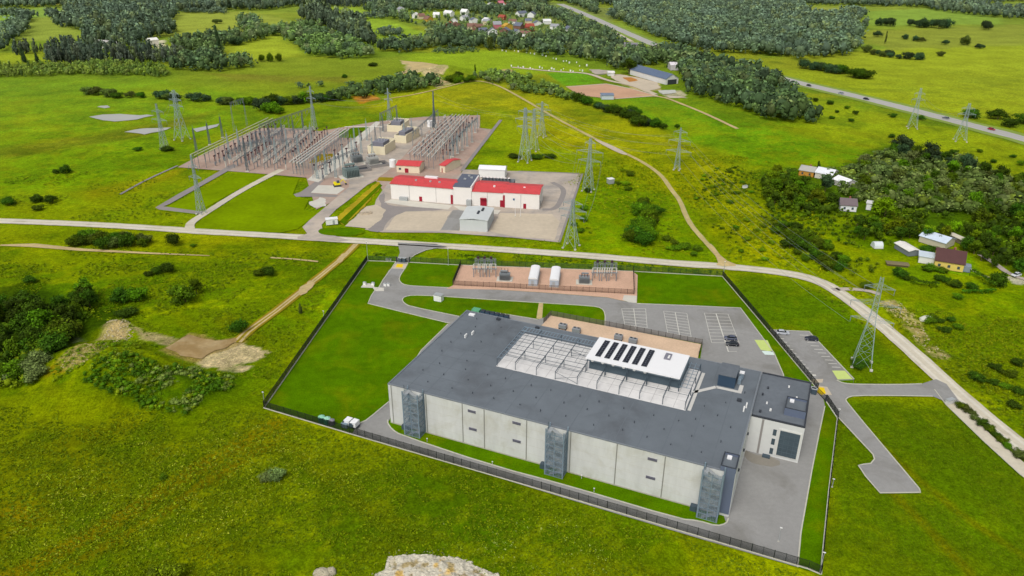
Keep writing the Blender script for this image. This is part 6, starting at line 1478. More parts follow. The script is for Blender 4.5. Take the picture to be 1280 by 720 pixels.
def tree_proto(shape, leaf, k, nleaf=1500):
    key = (shape, leaf, k)
    if key in PROTO: return PROTO[key]
    rs = np.random.RandomState(hash((shape, k)) % 1000 if False else {'round': 10, 'bush': 40, 'tall': 70, 'cone': 100}[shape] + k)
    V, F, T = crown_arrays(shape, nleaf, {'round': .034, 'bush': .042, 'tall': .027, 'cone': .027}[shape], rs)
    me = bpy.data.meshes.new('crown'); fq = F[(F[:, 2] != F[:, 3])]; ft = F[(F[:, 2] == F[:, 3])][:, :3]
    me.from_pydata(V.tolist(), [], fq.tolist() + ft.tolist())
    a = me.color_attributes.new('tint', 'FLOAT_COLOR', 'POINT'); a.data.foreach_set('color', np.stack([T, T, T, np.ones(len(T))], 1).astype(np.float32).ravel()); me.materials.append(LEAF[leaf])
    b = MB(); h0 = {'round': .45, 'bush': .3, 'tall': .6, 'cone': .7}[shape]; b.tube((0, 0, -.02), (.01, .005, h0), .028, .012, 7)
    for j in range(5):
        an = j * 1.3 + k; z = h0 * (.55 + .1 * j); b.tube((.006, 0, z * .8), (.2 * math.cos(an) * (1 if shape != 'tall' else .4), .2 * math.sin(an) * (1 if shape != 'tall' else .4), z * .8 + .16), .011, .004, 5)
    PROTO[key] = (me, b.mesh('trunk', M_BARK)); return PROTO[key]
rt = random.Random(99)
def tree(name, label, x, y, h, wd=1., shape='round', leaf='mid', group=None, cat=None, world=False):
    """one tree or shrub: h metres tall, wd = width factor"""
    p = (x, y) if world else g(x, y)
    r = thing(name, label, cat or name.replace('_', ' '), (*p, float(ground_z(*p)) + .1), rt.uniform(0, 6.28), group)
    cm, tm = tree_proto(shape, leaf, rt.randrange(3))
    r.scale = (h * wd, h * wd, h)
    for n_, me in (('crown', cm), ('trunk', tm)):
        o = bpy.data.objects.new(n_, me); COL.objects.link(o); o.parent = r
    return r
# --- single plants one can point at
S = [ # name, label, x, y, height, width, shape, leaf
 ('shrub', 'small round dark shrub alone in the meadow above the left thicket', 39, 353, 3.6, 1.2, 'bush', 'dark'),
 ('shrub', 'dark shrub, left of the three small ones below the sandy bank', 187, 344, 2.6, 1.3, 'bush', 'dark'), ('shrub', 'dark shrub, middle of the three small ones below the sandy bank', 197, 341.5, 3.4, 1.3, 'bush', 'dark'), ('shrub', 'dark shrub, right and tallest of the three below the sandy bank', 213, 339, 5.2, 1.0, 'bush', 'dark'),
 ('tree', 'broad bushy tree in the left meadow, nearer of two', 232, 377, 8.6, 1.0, 'bush', 'mid'), ('tree', 'paler tree behind the broad bushy one in the left meadow', 246, 367, 7.2, .85, 'round', 'mid'),
 ('shrub', 'dark rounded shrub at the end of the dirt track by the muddy pond', 298, 414, 6.0, .9, 'bush', 'dark'), ('shrub', 'small grey pointed shrub between dirt track and left fence', 376, 391, 4.6, .62, 'cone', 'olive'),
 ('shrub', 'dark shrub below the gravel road, right of a paler one', 339, 343, 4.8, 1.1, 'bush', 'dark'), ('shrub', 'paler low shrub left of the dark one below the gravel road', 324, 343.5, 3.4, 1.4, 'bush', 'mid'),
 ('tree', 'round dark tree just below the gravel road near its left bend', 220, 305, 6.4, 1.0, 'bush', 'dark'), ('shrub', 'tiny dark shrub right of the round tree below the gravel road', 242, 308, 1.8, 1.4, 'bush', 'mid'),
 ('tree', 'bushy tree right of the left thicket, left of a pair', 152, 378, 6.6, 1.05, 'bush', 'dark'), ('tree', 'bushy tree right of the left thicket, right of a pair', 174, 375, 6.8, .95, 'bush', 'mid'), ('shrub', 'low dark shrub below the pair of bushy trees', 158, 393, 3.4, 2.0, 'bush', 'dark'),
 ('shrub', 'grey green willow shrub alone in the front meadow', 345, 598, 3.6, 1.15, 'bush', 'grey'), ('shrub', 'second half of the grey willow clump in the front meadow', 332, 600, 2.6, 1.2, 'bush', 'grey'), ('shrub', 'small dark shrub beside the worn path in the front meadow', 205, 598, 1.5, 1.3, 'bush', 'mid'),
 ('shrub', 'big bright shrub cut by the bottom edge of the picture', 206, 727, 4.4, 1.5, 'bush', 'bright'),
 ('shrub', 'round dark shrub alone in the flat left field, larger of two', 82, 216, 6.0, 1.0, 'bush', 'dark'), ('shrub', 'small shrub left of the round one in the flat left field', 71, 216.5, 3.2, 1.1, 'bush', 'dark'),
 ('shrub', 'dark shrub at the left edge above the gravel road', 12, 256, 5.0, 1.3, 'bush', 'dark'), ('shrub', 'dark shrub above the gravel road, second from the left edge', 46, 252, 5.0, 1.2, 'bush', 'dark'), ('shrub', 'dark shrub above the gravel road, third from the left edge', 66, 253, 5.0, 1.2, 'bush', 'dark'), ('shrub', 'low shrub in front of two others above the gravel road', 49, 262, 3.4, 1.4, 'bush', 'mid'),
 ('shrub', 'scrub at the foot of the grey pylon in the flooded field', 208, 188, 3.6, 2.2, 'bush', 'dark'), ('shrub', 'low dark scrub left of the grey pylon in the flooded field', 172, 188, 2.8, 1.8, 'bush', 'dark'),
 ('shrub', 'dark scrub under the big pylon by the car park', 1077, 458, 2.4, 2.4, 'bush', 'dark'), ('shrub', 'second dark scrub clump under the big pylon, left', 1071, 456, 2.0, 2., 'bush', 'dark'), ('shrub', 'dark shrub beside the foot of the corner pylon', 736, 240, 3., 1.3, 'bush', 'dark'), ('shrub', 'dark shrub between the two pylons at the red-roofed yard', 730, 262, 3., 1.4, 'bush', 'mid'), ('shrub', 'low shrub right of the pylon nearest the gravel road', 730, 276, 3.2, 1.3, 'bush', 'mid'),
 ('shrub', 'scrub at the feet of the three pylon clump, left', 644, 197, 3., 2.4, 'bush', 'dark'), ('shrub', 'scrub at the feet of the three pylon clump, middle', 672, 198, 3.6, 2.0, 'bush', 'dark'), ('shrub', 'scrub at the feet of the three pylon clump, right', 687, 197, 3., 2.2, 'bush', 'dark'),
 ('tree', 'round dark tree at the near end of the red gravel wood', 1004, 235, 8, 1.0, 'round', 'dark'),
 ('tree', 'very dark round tree beside the white-roofed farm building', 1031, 240, 11, .85, 'round', 'pine'), ('tree', 'bright broad tree right of the white cottage', 1105, 272, 12, 1.15, 'round', 'bright'), ('tree', 'bright tree left of the white cottage', 1020, 256, 9.5, 1.1, 'round', 'bright'),
 ('tree', 'tall dark tree at the left top of the right hand wood', 1126, 192, 13, 1.2, 'round', 'pine'), ('tree', 'tall dark tree at the right top of the right hand wood', 1162, 202, 13, 1.0, 'round', 'pine'),
 ('tree', 'pale tree beside the upper farm, right of the orange house', 1021, 219, 9, .7, 'tall', 'dark'),
 ('shrub', 'round clipped shrub on the lawn before the yellow farmhouse', 1216, 361, 3.4, 1.4, 'bush', 'dark'),
 ('tree', 'bushy tree at the corner of the farmhouse drive', 1247, 357, 7, .9, 'bush', 'dark'), ('shrub', 'round bush below the blue-roofed barn, left', 1158, 316, 4, 1.5, 'bush', 'dark'), ('shrub', 'round bush below the blue-roofed barn, right', 1172, 318, 4, 1.4, 'bush', 'dark'),
 ('shrub', 'large round bush before the highway, below the right pylon', 1214, 147, 8, 1.5, 'bush', 'dark'), ('shrub', 'round bush right of the right pylon, left of three', 1247, 149, 9, 1.4, 'bush', 'dark'), ('shrub', 'round bush right of the right pylon, middle and nearest of three', 1260, 158, 8, 1.2, 'bush', 'dark'), ('shrub', 'round bush at the right edge before the highway', 1278, 154, 9, 1.3, 'bush', 'dark'), ('shrub', 'single small dark bush below the highway left of the right pylon', 1151, 150, 4.4, 1.2, 'bush', 'dark'),
 ('tree', 'dark round tree standing before the village wood', 612, 63.5, 18, .62, 'round', 'olive'), ('tree', 'big round tree left of the blue-roofed barn', 786, 93, 17, 1.1, 'round', 'dark'),
 ('tree', 'small tree near the dotted stones by the scrub', 594, 92, 9, .5, 'tall', 'dark'), ('shrub', 'dark shrub at the end of the diagonal hedge', 829, 161, 5.5, .9, 'bush', 'dark'), ('shrub', 'small dark tree right of the hedge end beside the broad armed pylon', 846, 160, 4, .8, 'bush', 'dark'),
 ('tree', 'dark poplar in the meadow below the yellow plantation, left edge', 32, 78, 14, .55, 'cone', 'pine'), ('tree', 'dark spruce left of a smaller one above the plantation', 30, 77, 16, .5, 'cone', 'pine'), ('tree', 'smaller dark spruce above the plantation', 47, 78, 13, .6, 'cone', 'pine'),
 ('tree', 'tall pointed tree above the round trees in the middle left wood', 275, 70, 34, .34, 'tall', 'pine'),
 ('shrub', 'bright shrub on the sunlit clearing of the left field edge', 327, 76.5, 9, .7, 'bush', 'mid'), ('shrub', 'small tree on the left field edge, middle', 338, 77, 11, .6, 'bush', 'mid'), ('shrub', 'small tree on the left field edge, right', 349, 76.5, 10, .6, 'bush', 'mid'),
 ('shrub', 'tiny dark bush in the field below the left wood belt', 431, 97, 4, 1.3, 'bush', 'dark'), ('shrub', 'flat dark shrub in the field right of the wood belt', 466, 82, 4, 2.4, 'bush', 'dark'),
 ('tree', 'single tree in the far right field', 1205, 56, 14, .8, 'bush', 'olive'), ('tree', 'tall thin tree in the far right field', 1106, 55, 16, .35, 'tall', 'olive'),
 ('shrub', 'flat dark bush in the pale field at the upper left', 272, 29, 8, 1.6, 'bush', 'olive'), ('shrub', 'rounded bush clump on the sunny field at the upper left', 295, 56, 12, 1.4, 'bush', 'pine'), ('shrub', 'rounded bush on the wood edge at the upper left', 213, 40, 16, 1., 'bush', 'pine'),
]
for (n_, l, x, y, h, wd, sh, lf) in S: tree(n_, l, x, y, h, wd, sh, lf)
# --- groups of like plants
def grow(name, label, group, pts, h, wd=1., shape='round', leaf=('mid',), jit=.15):
    for (x, y) in pts: tree(name, label, x + rt.uniform(-1.6, 1.6), y + rt.uniform(-.8, .8), h * rt.uniform(1 - jit * 1.6, 1 + jit * 1.6), wd * rt.uniform(1 - jit, 1 + jit), shape, rt.choice(leaf), group)
def scatter(poly, n, seed=1, mind=0.):
    rs = np.random.RandomState(seed); P = G(poly); bx = [p[0] for p in P]; by = [p[1] for p in P]; out = []; tries = 0
    while len(out) < n and tries < n * 60:
        tries += 1; x, y = rs.uniform(min(bx), max(bx)), rs.uniform(min(by), max(by))
        if not inpoly(np.array([x]), np.array([y]), P)[0]: continue
        if mind and any((x - a) ** 2 + (y - b) ** 2 < mind * mind for a, b in out): continue
        out.append((x, y))
    return out
def grow_in(name, label, group, poly, n, h, wd=1., shape='round', leaf=('mid',), seed=1, mind=2.5, jit=.16):
    for (x, y) in scatter(poly, n, seed, mind): tree(name, label, x, y, h * rt.uniform(1 - jit * 1.6, 1 + jit * 1.6), wd * rt.uniform(1 - jit, 1 + jit), shape, rt.choice(leaf), group, world=True)
grow_in('tree', 'dense leafy tree in the dark thicket at the left edge of the meadow', 'trees of the left thicket', [(-25, 395), (20, 392), (55, 388), (58, 420), (45, 440), (25, 455), (-25, 452)], 17, 9.2, .95, 'round', ('dark', 'mid', 'dark'), 3, 4.5)
grow_in('tree', 'leafy tree in the upper arm of the left thicket', 'trees of the upper left thicket', [(64, 392), (85, 380), (112, 372), (116, 392), (90, 410), (70, 415)], 13, 7.4, 1., 'round', ('mid', 'dark'), 4, 3.5)
grow_in('tree', 'bushy tree in the belt sloping down to the left quarry', 'trees of the belt by the left quarry', [(28, 440), (50, 420), (82, 408), (86, 428), (60, 446), (40, 456)], 12, 6.6, 1.1, 'bush', ('dark', 'mid'), 5, 3.5)
grow_in('shrub', 'dense shrub in the bottom left corner of the quarry thicket', 'shrubs at the bottom of the left thicket', [(-20, 468), (20, 460), (50, 455), (54, 472), (30, 482), (-20, 486)], 11, 5.0, 1.3, 'bush', ('dark', 'grey', 'mid'), 6, 3.)
grow_in('shrub', 'dark shrub in the copse between gravel road and sandy bank', 'shrubs of the copse below the gravel road', [(88, 306), (100, 298), (165, 297), (186, 300), (180, 308), (130, 311)], 18, 6.0, 1.1, 'bush', ('dark', 'dark', 'olive', 'mid'), 7, 3.5)
grow('shrub', 'dark shrub in the sparse row beyond the flooded field', 'shrubs in the row beyond the flooded field', [(113, 117), (122, 118), (137, 121), (147, 121.5), (166, 121), (176, 121.5), (203, 123), (211, 124), (222, 126), (241, 127), (259, 126), (278, 130), (284, 130)], 7, 1.3, 'bush', ('olive', 'pine', 'dark'))
grow('tree', 'dark tree in the hedge row behind the left switchyard', 'trees of the hedge row behind the left switchyard', [(301, 131), (312, 131), (324, 132), (332, 133), (341, 131), (352, 131), (361, 130), (371, 130), (380, 128), (389, 128), (400, 127), (409, 126), (418, 125), (340, 140), (350, 142), (330, 138)], 9, 1.15, 'bush', ('dark', 'pine', 'mid'))
grow('tree', 'bushy tree in the clump left of the field track', 'trees of the clump left of the field track', [(805, 257), (802, 262), (800, 269), (810, 268), (818, 279), (812, 275), (808, 285), (797, 287), (806, 295), (797, 299), (812, 298), (803, 306), (788, 301), (820, 268)], 6.6, 1.0, 'bush', ('mid', 'dark', 'mid'))
grow('shrub', 'low shrub in the weedy slope right of the clump by the field track', 'low shrubs by the field track', [(833, 300), (843, 305), (855, 311), (866, 318), (846, 312), (872, 312), (836, 312), (785, 216), (779, 214), (788, 220), (780, 232), (774, 230), (783, 237), (719, 282), (724, 290)], 2.4, 1.7, 'bush', ('mid', 'mid', 'bright'))
grow_in('tree', 'bushy tree in the scrub belt left of the gravel road bend', 'trees of the scrub belt above the road bend', [(965, 283), (985, 283), (1030, 305), (1056, 322), (1052, 340), (1030, 338), (1000, 322), (972, 300)], 30, 4.6, 1.1, 'bush', ('mid', 'dark', 'mid'), 9, 3.)
grow_in('shrub', 'low shrub thinly spread in the weedy meadow left of the upper farm', 'thin shrubs in the weedy meadow', [(905, 185), (945, 240), (965, 285), (990, 335), (930, 325), (900, 280), (860, 245)], 26, 1.8, 1.6, 'bush', ('mid', 'bright'), 10, 5)
grow('tree', 'dark tree in the diagonal hedge below the ploughed field', 'trees of the diagonal hedge', [(724, 126), (730, 129), (737, 131), (744, 134), (751, 136), (757, 139), (763, 141), (769, 141), (775, 144), (781, 147), (787, 146), (792, 149), (798, 152), (804, 155), (810, 156), (817, 158), (800, 158), (786, 143), (795, 144)], 8, 1.1, 'bush', ('dark', 'dark', 'pine'))
grow_in('tree', 'tree on the grassy heap beside the sandy excavation', 'trees by the sandy excavation', [(558, 100), (572, 95), (592, 98), (586, 103), (566, 104)], 10, 6, 1.3, 'bush', ('mid', 'dark'), 12, 7)
grow_in('tree', 'grey green tree in the large wood at the right', 'trees of the large right hand wood', [(1040, 225), (1090, 200), (1140, 196), (1200, 205), (1285, 240), (1300, 275), (1230, 262), (1160, 262), (1120, 262), (1062, 250)], 44, 7.6, 1.05, 'round', ('mid', 'olive', 'grey', 'mid', 'dark'), 13, 7.5)
grow_in('tree', 'dark tree along the top edge of the right hand wood', 'dark trees along the right wood edge', [(1100, 196), (1130, 190), (1180, 204), (1240, 222), (1300, 236), (1300, 244), (1220, 220), (1150, 206)], 22, 9, .95, 'round', ('dark', 'pine'), 14, 7)
grow_in('tree', 'bright tree around the upper farm', 'trees around the upper farm', [(945, 222), (985, 218), (1010, 240), (1046, 252), (1040, 268), (990, 265), (955, 250)], 22, 7, 1.1, 'round', ('bright', 'mid', 'dark', 'mid'), 15, 5)
grow_in('tree', 'tree in the belt between the two farms', 'trees between the two farms', [(1060, 285), (1110, 280), (1150, 290), (1200, 290), (1280, 325), (1280, 345), (1225, 330), (1200, 312), (1140, 300), (1100, 302), (1068, 300)], 32, 5.8, 1.05, 'round', ('dark', 'mid', 'dark', 'bright'), 16, 4.5)
grow_in('tree', 'dark tree at the right edge behind the yellow farmhouse', 'trees behind the yellow farmhouse', [(1200, 285), (1240, 262), (1300, 275), (1300, 340), (1262, 330), (1228, 312)], 20, 7.4, .95, 'round', ('dark', 'mid', 'dark'), 17, 5)
grow('shrub', 'garden shrub in the row between lawn and farmhouse', 'garden shrubs before the yellow farmhouse', [(1156, 338), (1164, 339), (1173, 340), (1180, 341), (1175, 350), (1182, 353), (1190, 356), (1196, 359), (1128, 346), (1134, 349), (1122, 342)], 3., 1.3, 'bush', ('dark', 'mid'))
grow('shrub', 'shrub in the weedy verge beyond the gravel road', 'shrubs in the verge beyond the gravel road', [(1160, 402), (1168, 398), (1176, 402), (1188, 400), (1196, 410), (1180, 414), (1197, 372), (1082, 360), (1245, 462), (1262, 470), (1272, 455), (1255, 485), (1275, 492), (1240, 480), (1222, 474), (1268, 510)], 2.4, 1.6, 'bush', ('mid', 'dark'))
grow('shrub', 'shrub in the weedy strip between road and gravel lane', 'shrubs between road and gravel lane', [(1203, 510), (1209, 514), (1215, 519), (1221, 524), (1228, 531), (1236, 537), (1244, 545), (1252, 552), (1262, 560), (1272, 569)], 1.7, 1.7, 'bush', ('mid', 'dark', 'olive'))
grow('shrub', 'dark round bush in the clump beyond the highway', 'bushes of the clump beyond the highway', [(1008, 86), (1014, 86.5), (1020, 87.5), (1026, 88), (1032, 89), (1038, 90.5), (1044, 91.5), (1050, 92), (1055, 92.5), (1068, 96), (1073, 97), (1079, 98), (1084, 98.5)], 10, 1.05, 'bush', ('pine', 'dark'))
grow('shrub', 'bush in the loose line across the far right field', 'bushes across the far right field', [(1084, 66), (1092, 68), (1100, 69), (1105, 70), (1110, 70), (1114, 71), (1122, 73), (1133, 74), (1145, 75), (1151, 74), (1174, 70), (1097, 46), (1130, 50), (1145, 52), (1152, 53), (1182, 56), (1220, 60), (1226, 61)], 8, 1., 'bush', ('olive', 'pine'))
grow('tree', 'tree in the short row in the far green field', 'trees of the row in the far green field', [(1099, 32), (1106, 32), (1113, 33), (1136, 32), (1146, 33), (1151, 34), (1158, 34), (1165, 34), (1172, 35), (1179, 34), (1183, 35), (1231, 36), (1235, 37)], 14, .8, 'bush', ('pine',))
grow('shrub', 'small dark shrub dotted over the rough field below the highway', 'shrubs dotted below the highway', [(968, 116), (977, 122), (985, 118), (995, 127), (1003, 122), (1012, 131), (1020, 126), (1028, 136), (1036, 130), (1047, 140), (1058, 135), (1067, 143), (1040, 148), (1066, 152), (1117, 146), (1112, 172), (1212, 196), (1240, 203), (1266, 197), (1192, 192), (1225, 190), (1252, 212), (1274, 206)], 3.2, 1.3, 'bush', ('mid', 'dark'))
# clipped hedges
def hedge(label, pts, w_, h, leaf='dark'):
    P = curve(G(pts), 1); rs = np.random.RandomState(3); V = []
    L = [math.hypot(b[0] - a[0], b[1] - a[1]) for a, b in zip(P[:-1], P[1:])]
    Vv, F, T = [], [], []; n = 0; N = int(sum(L) * 40)
    for (a, b), l in zip(zip(P[:-1], P[1:]), L):
        k = max(8, int(N * l / sum(L))); t = rs.rand(k, 1); d = np.array(b) - np.array(a); nrm = np.array([-d[1], d[0]]) / (l + 1e-6)
        s = rs.uniform(-1, 1, (k, 1)); z = h * np.where(abs(s) > .8, rs.rand(k, 1), rs.uniform(.85, 1.05, (k, 1)))
        q = np.array(a) + d * t + nrm * s * w_ / 2; p = np.concatenate([q, z], 1)
        a1 = rs.normal(size=(k, 3)) * .22; b1 = rs.normal(size=(k, 3)) * .16
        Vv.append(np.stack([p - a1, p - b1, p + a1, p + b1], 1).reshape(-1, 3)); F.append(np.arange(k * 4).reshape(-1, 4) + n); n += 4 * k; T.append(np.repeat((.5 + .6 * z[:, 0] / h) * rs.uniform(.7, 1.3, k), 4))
    me = bpy.data.meshes.new('hedge'); V = np.concatenate(Vv); o0 = V.mean(0) * np.array([1, 1, 0]); fast_mesh(me, V - o0, np.concatenate(F), np.repeat(np.concatenate(T)[:, None], 3, 1)); me.materials.append(LEAF[leaf])
    o = bpy.data.objects.new('clipped_hedge', me); COL.objects.link(o); o.location = o0; tag(o, label, 'hedge')
hedge('dark clipped hedge on the garden lawn below the cold frame', [(1137, 351), (1148, 357), (1158, 358.5), (1172, 358.5)], 2.4, 2.0); hedge('straight dark hedge along the drive right of the yellow farmhouse', [(1214, 343), (1228, 351), (1243, 362)], 2.8, 2.4); hedge('low hedge along the bottom of the farmhouse lawn', [(1202, 366), (1222, 366.5), (1244, 364.5)], 1.4, 1.2)

# --- what scrub must not overgrow: tracks, ponds, bare banks
CLEAR = [G(q) for q in ([(204, 437), (236, 416), (296, 420), (334, 436), (328, 452), (312, 466), (270, 464), (236, 450)], [(494, 300), (545, 302), (575, 330), (480, 330)], [(190, 255), (222, 240), (256, 222), (292, 202), (300, 208), (262, 230), (240, 256), (256, 262), (250, 270), (196, 264)], [(232, 290), (238, 268), (340, 214), (350, 222), (300, 245), (256, 275), (246, 291)], [(1040, 490), (1060, 494), (1155, 612), (1152, 620), (1096, 620), (1068, 583)], [FNW, (500, 328), (576, 331.5), (791, 339.5), FNE, FGATE, FE, FSE, FSW])]
TRACKS = [(G([(445, 305), (430, 320.6), (380, 361), (346, 388), (309, 414.7)]), 3.2), (G([(766, 184.7), (799.6, 200), (826.5, 218), (840, 238.5), (850, 250), (860, 277), (880, 300.5), (907, 330)]), 3.), (G(ROAD), 4.6), (G([(1168, 487), (1182.5, 506), (1230, 552), (1276, 594)]), 0), (G([(0, 306.5), (100, 312), (188, 316.6)]), 1.5)]
def keep_clear(x, y):
    k = np.ones(np.shape(x), bool)
    for q in CLEAR: k &= ~inpoly(x, y, q)
    for q, d in TRACKS:
        if d: k &= polydist(x, y, q, False) > d
    return k
# --- far woods: countless crowns, one object per wood
def lod(shape, rs, nleaf=58, size=.085):
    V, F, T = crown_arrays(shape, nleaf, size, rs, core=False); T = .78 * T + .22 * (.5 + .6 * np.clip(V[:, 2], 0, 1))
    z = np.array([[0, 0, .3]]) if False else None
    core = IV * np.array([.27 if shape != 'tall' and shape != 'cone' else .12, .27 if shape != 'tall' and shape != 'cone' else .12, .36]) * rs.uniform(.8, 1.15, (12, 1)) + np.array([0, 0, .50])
    n = len(V); V = np.concatenate([V, core]); T = np.concatenate([T, .30 + .35 * core[:, 2] * rs.uniform(.8, 1.2, 12)])  # core tint darkened towards its foot, painted inner shade
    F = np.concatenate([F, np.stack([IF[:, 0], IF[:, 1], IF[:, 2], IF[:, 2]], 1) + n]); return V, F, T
LODS = {s: [lod(s, np.random.RandomState(60 + k)) for k in range(5)] for s in ('round', 'bush', 'tall', 'cone')}
def wood(name, polys, spacing, h, wd, colours, shapes=('round',), seed=1, holes=(), cap=9000, low=0.):
    rs = np.random.RandomState(seed); pts = []
    for poly in polys:
        P = G(poly); bx = [p[0] for p in P]; by = [p[1] for p in P]
        xs = np.arange(min(bx), max(bx), spacing); ys = np.arange(min(by), max(by), spacing * .9)
        A, Bm = np.meshgrid(xs, ys); A = A.ravel() + rs.uniform(-.55, .55, A.size) * spacing; Bm = Bm.ravel() + rs.uniform(-.55, .55, Bm.size) * spacing
        k = inpoly(A, Bm, P)
        for hl in holes: k &= ~inpoly(A, Bm, G(hl))
        pts.append(np.stack([A[k], Bm[k]], 1))
    pts = np.concatenate(pts)
    # leave some gaps so that clearings and dark openings show
    k = fbm(pts[:, 0], pts[:, 1], spacing * 7, 2) > low
    if low: k &= keep_clear(pts[:, 0], pts[:, 1])
    pts = pts[k]
    if len(pts) > cap: pts = pts[rs.permutation(len(pts))[:cap]]
    n = len(pts); fam = rs.randint(0, 5, n); shp = rs.choice(len(shapes), n); cn = fbm(pts[:, 0], pts[:, 1], spacing * 6, 2) + rs.uniform(-.22, .22, n)
    ci = np.clip(((cn - .25) * 2 * len(colours)).astype(int), 0, len(colours) - 1); hz_ = (1 - np.exp(-np.hypot(pts[:, 0], pts[:, 1]) / 6000))[:, None] * (1. if spacing > 4.4 else 0.); cols = np.array([rgb(*c) for c in colours])[ci] * rs.choice([1., 1., 1.1, 1.2, .85, .92, 1.05, np.nan], (n, 1)); odd = np.isnan(cols[:, 0]); cols[odd] = rgb(100, 116, 56) if spacing > 5.5 else rgb(110, 128, 10); cols = cols * (1 - hz_) + rgb(150, 164, 150) * hz_; cols = cols * (1.22 if spacing > 4.4 else 1.15) * rs.uniform(.72, 1.28, (n, 1))  # hz_ blends aerial haze into the crown colours by distance
    pz = ground_z(pts[:, 0], pts[:, 1]) + .05; hh = h * (.38 + 1.02 * rs.rand(n) ** .8) * (.8 + .4 * fbm(pts[:, 0] + 99, pts[:, 1], spacing * 5, 2)); an = rs.uniform(0, 6.28, n); ww = hh * wd * rs.uniform(.8, 1.25, n)
    AV, AF, AC = [], [], []; off = 0
    for s in range(len(shapes)):
        for f in range(5):
            k = np.where((shp == s) & (fam == f))[0]
            if len(k) == 0: continue
            V, F, T = LODS[shapes[s]][f]; c, si = np.cos(an[k])[:, None], np.sin(an[k])[:, None]
            x = (V[:, 0] * c - V[:, 1] * si) * ww[k][:, None] + pts[k, 0][:, None]; y = (V[:, 0] * si + V[:, 1] * c) * ww[k][:, None] + pts[k, 1][:, None]; z = V[:, 2] * hh[k][:, None] + pz[k][:, None]
            AV.append(np.stack([x, y, z], -1).reshape(-1, 3)); AF.append((F[None] + (np.arange(len(k)) * len(V))[:, None, None] + off).reshape(-1, 4)); off += len(k) * len(V)
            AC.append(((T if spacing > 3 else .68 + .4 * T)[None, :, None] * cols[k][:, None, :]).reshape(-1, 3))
    V = np.concatenate(AV); F = np.concatenate(AF); Cc = np.concatenate(AC)
    me = bpy.data.meshes.new(name); o0 = np.array([pts[:, 0].mean(), pts[:, 1].mean(), 0])
    # degenerate quads (triangles of the core) become quads with a repeated corner: split them off
    tri = F[:, 2] == F[:, 3]; nq = (~tri).sum(); nt_ = tri.sum()
    me.vertices.add(len(V)); me.vertices.foreach_set('co', (V - o0).astype(np.float32).ravel())
    loops = np.concatenate([F[~tri].ravel(), F[tri][:, :3].ravel()]).astype(np.int32); me.loops.add(len(loops)); me.loops.foreach_set('vertex_index', loops)
    me.polygons.add(int(nq + nt_)); st_ = np.concatenate([np.arange(nq) * 4, nq * 4 + np.arange(nt_) * 3]).astype(np.int32); me.polygons.foreach_set('loop_start', st_)
    me.polygons.foreach_set('loop_total', np.concatenate([np.full(nq, 4), np.full(nt_, 3)]).astype(np.int32))
    a = me.color_attributes.new('tint', 'FLOAT_COLOR', 'POINT'); a.data.foreach_set('color', np.concatenate([Cc, np.ones((len(Cc), 1))], 1).astype(np.float32).ravel())
    me.update(calc_edges=True); me.materials.append(LEAF['mono'])
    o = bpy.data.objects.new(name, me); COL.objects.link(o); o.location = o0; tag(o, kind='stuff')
    print(name, n, len(F)); return o
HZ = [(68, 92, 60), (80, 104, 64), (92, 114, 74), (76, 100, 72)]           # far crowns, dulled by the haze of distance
NRM = [(60, 88, 38), (72, 100, 38), (86, 112, 42), (66, 92, 50)]
HW_H = [(690, 0), (720, 8), (752, 22), (790, 37), (830, 54), (900, 72), (975, 90), (975, 104), (900, 90), (830, 72), (790, 54), (752, 40), (715, 25), (680, 10)]
wood('far_wood', [[(-40, -14), (110, -14), (290, -12), (480, -14), (480, 1), (420, 4), (395, 10), (372, 8), (330, 14), (300, 13), (222, 16), (215, 30), (220, 44), (180, 52), (168, 60), (107, 62), (104, 40), (86, 36), (70, 34), (66, 26), (82, 20), (85, 8), (95, 0), (-40, -2)]], 9.5, 15, .9, HZ, ('round', 'round', 'tall'), 31)
wood('far_wood', [[(0, 44), (20, 32), (25, 26), (38, 22), (39, 34), (28, 46), (10, 62), (0, 66)], [(0, 20), (30, 21), (68, 18), (70, 20), (30, 23), (0, 22)], [(-10, 2), (70, 2), (82, 8), (60, 9), (-10, 11)]], 9, 13, .9, HZ, ('round',), 32)
wood('conifer_belt', [[(58, 79), (60, 68), (104, 66), (130, 68), (204, 68), (232, 72), (226, 80), (130, 80), (70, 83)], [(16, 66), (100, 58), (104, 64), (60, 66), (16, 70)]], 6.5, 14, .62, [(56, 66, 46), (64, 74, 46), (50, 70, 46)], ('tall', 'cone', 'round'), 33)
wood('young_plantation', [[(-60, 97), (0, 97), (100, 94), (160, 95), (208, 97), (213, 92), (205, 84), (160, 80), (120, 79), (40, 84), (-60, 84)]], 4.6, 5.6, 1.05, [(110, 138, 6), (96, 126, 8), (124, 146, 6)], ('bush', 'tall'), 34)
wood('mixed_wood', [[(205, 78), (212, 70), (232, 64), (255, 62), (270, 60), (292, 74), (318, 76), (316, 84), (290, 90), (246, 90), (215, 88)], [(215, 56), (240, 50), (300, 44), (332, 42), (335, 50), (290, 56), (262, 60), (220, 62)], [(288, 50), (302, 50), (302, 57), (288, 57)]], 8.5, 12, 1., [(58, 86, 36), (70, 98, 38), (84, 110, 36)], ('round', 'bush', 'tall'), 35, low=.3)
wood('mixed_wood', [[(298, 26), (318, 26), (330, 40), (332, 48), (312, 48), (300, 36)], [(350, 44), (352, 36), (380, 32), (400, 36), (418, 48), (450, 58), (470, 72), (420, 74), (388, 72), (370, 60)], [(330, 40), (352, 38), (352, 44), (334, 46)]], 9, 11, 1.05, [(62, 92, 42), (76, 106, 40), (92, 124, 34)], ('bush', 'round'), 36, low=.22)
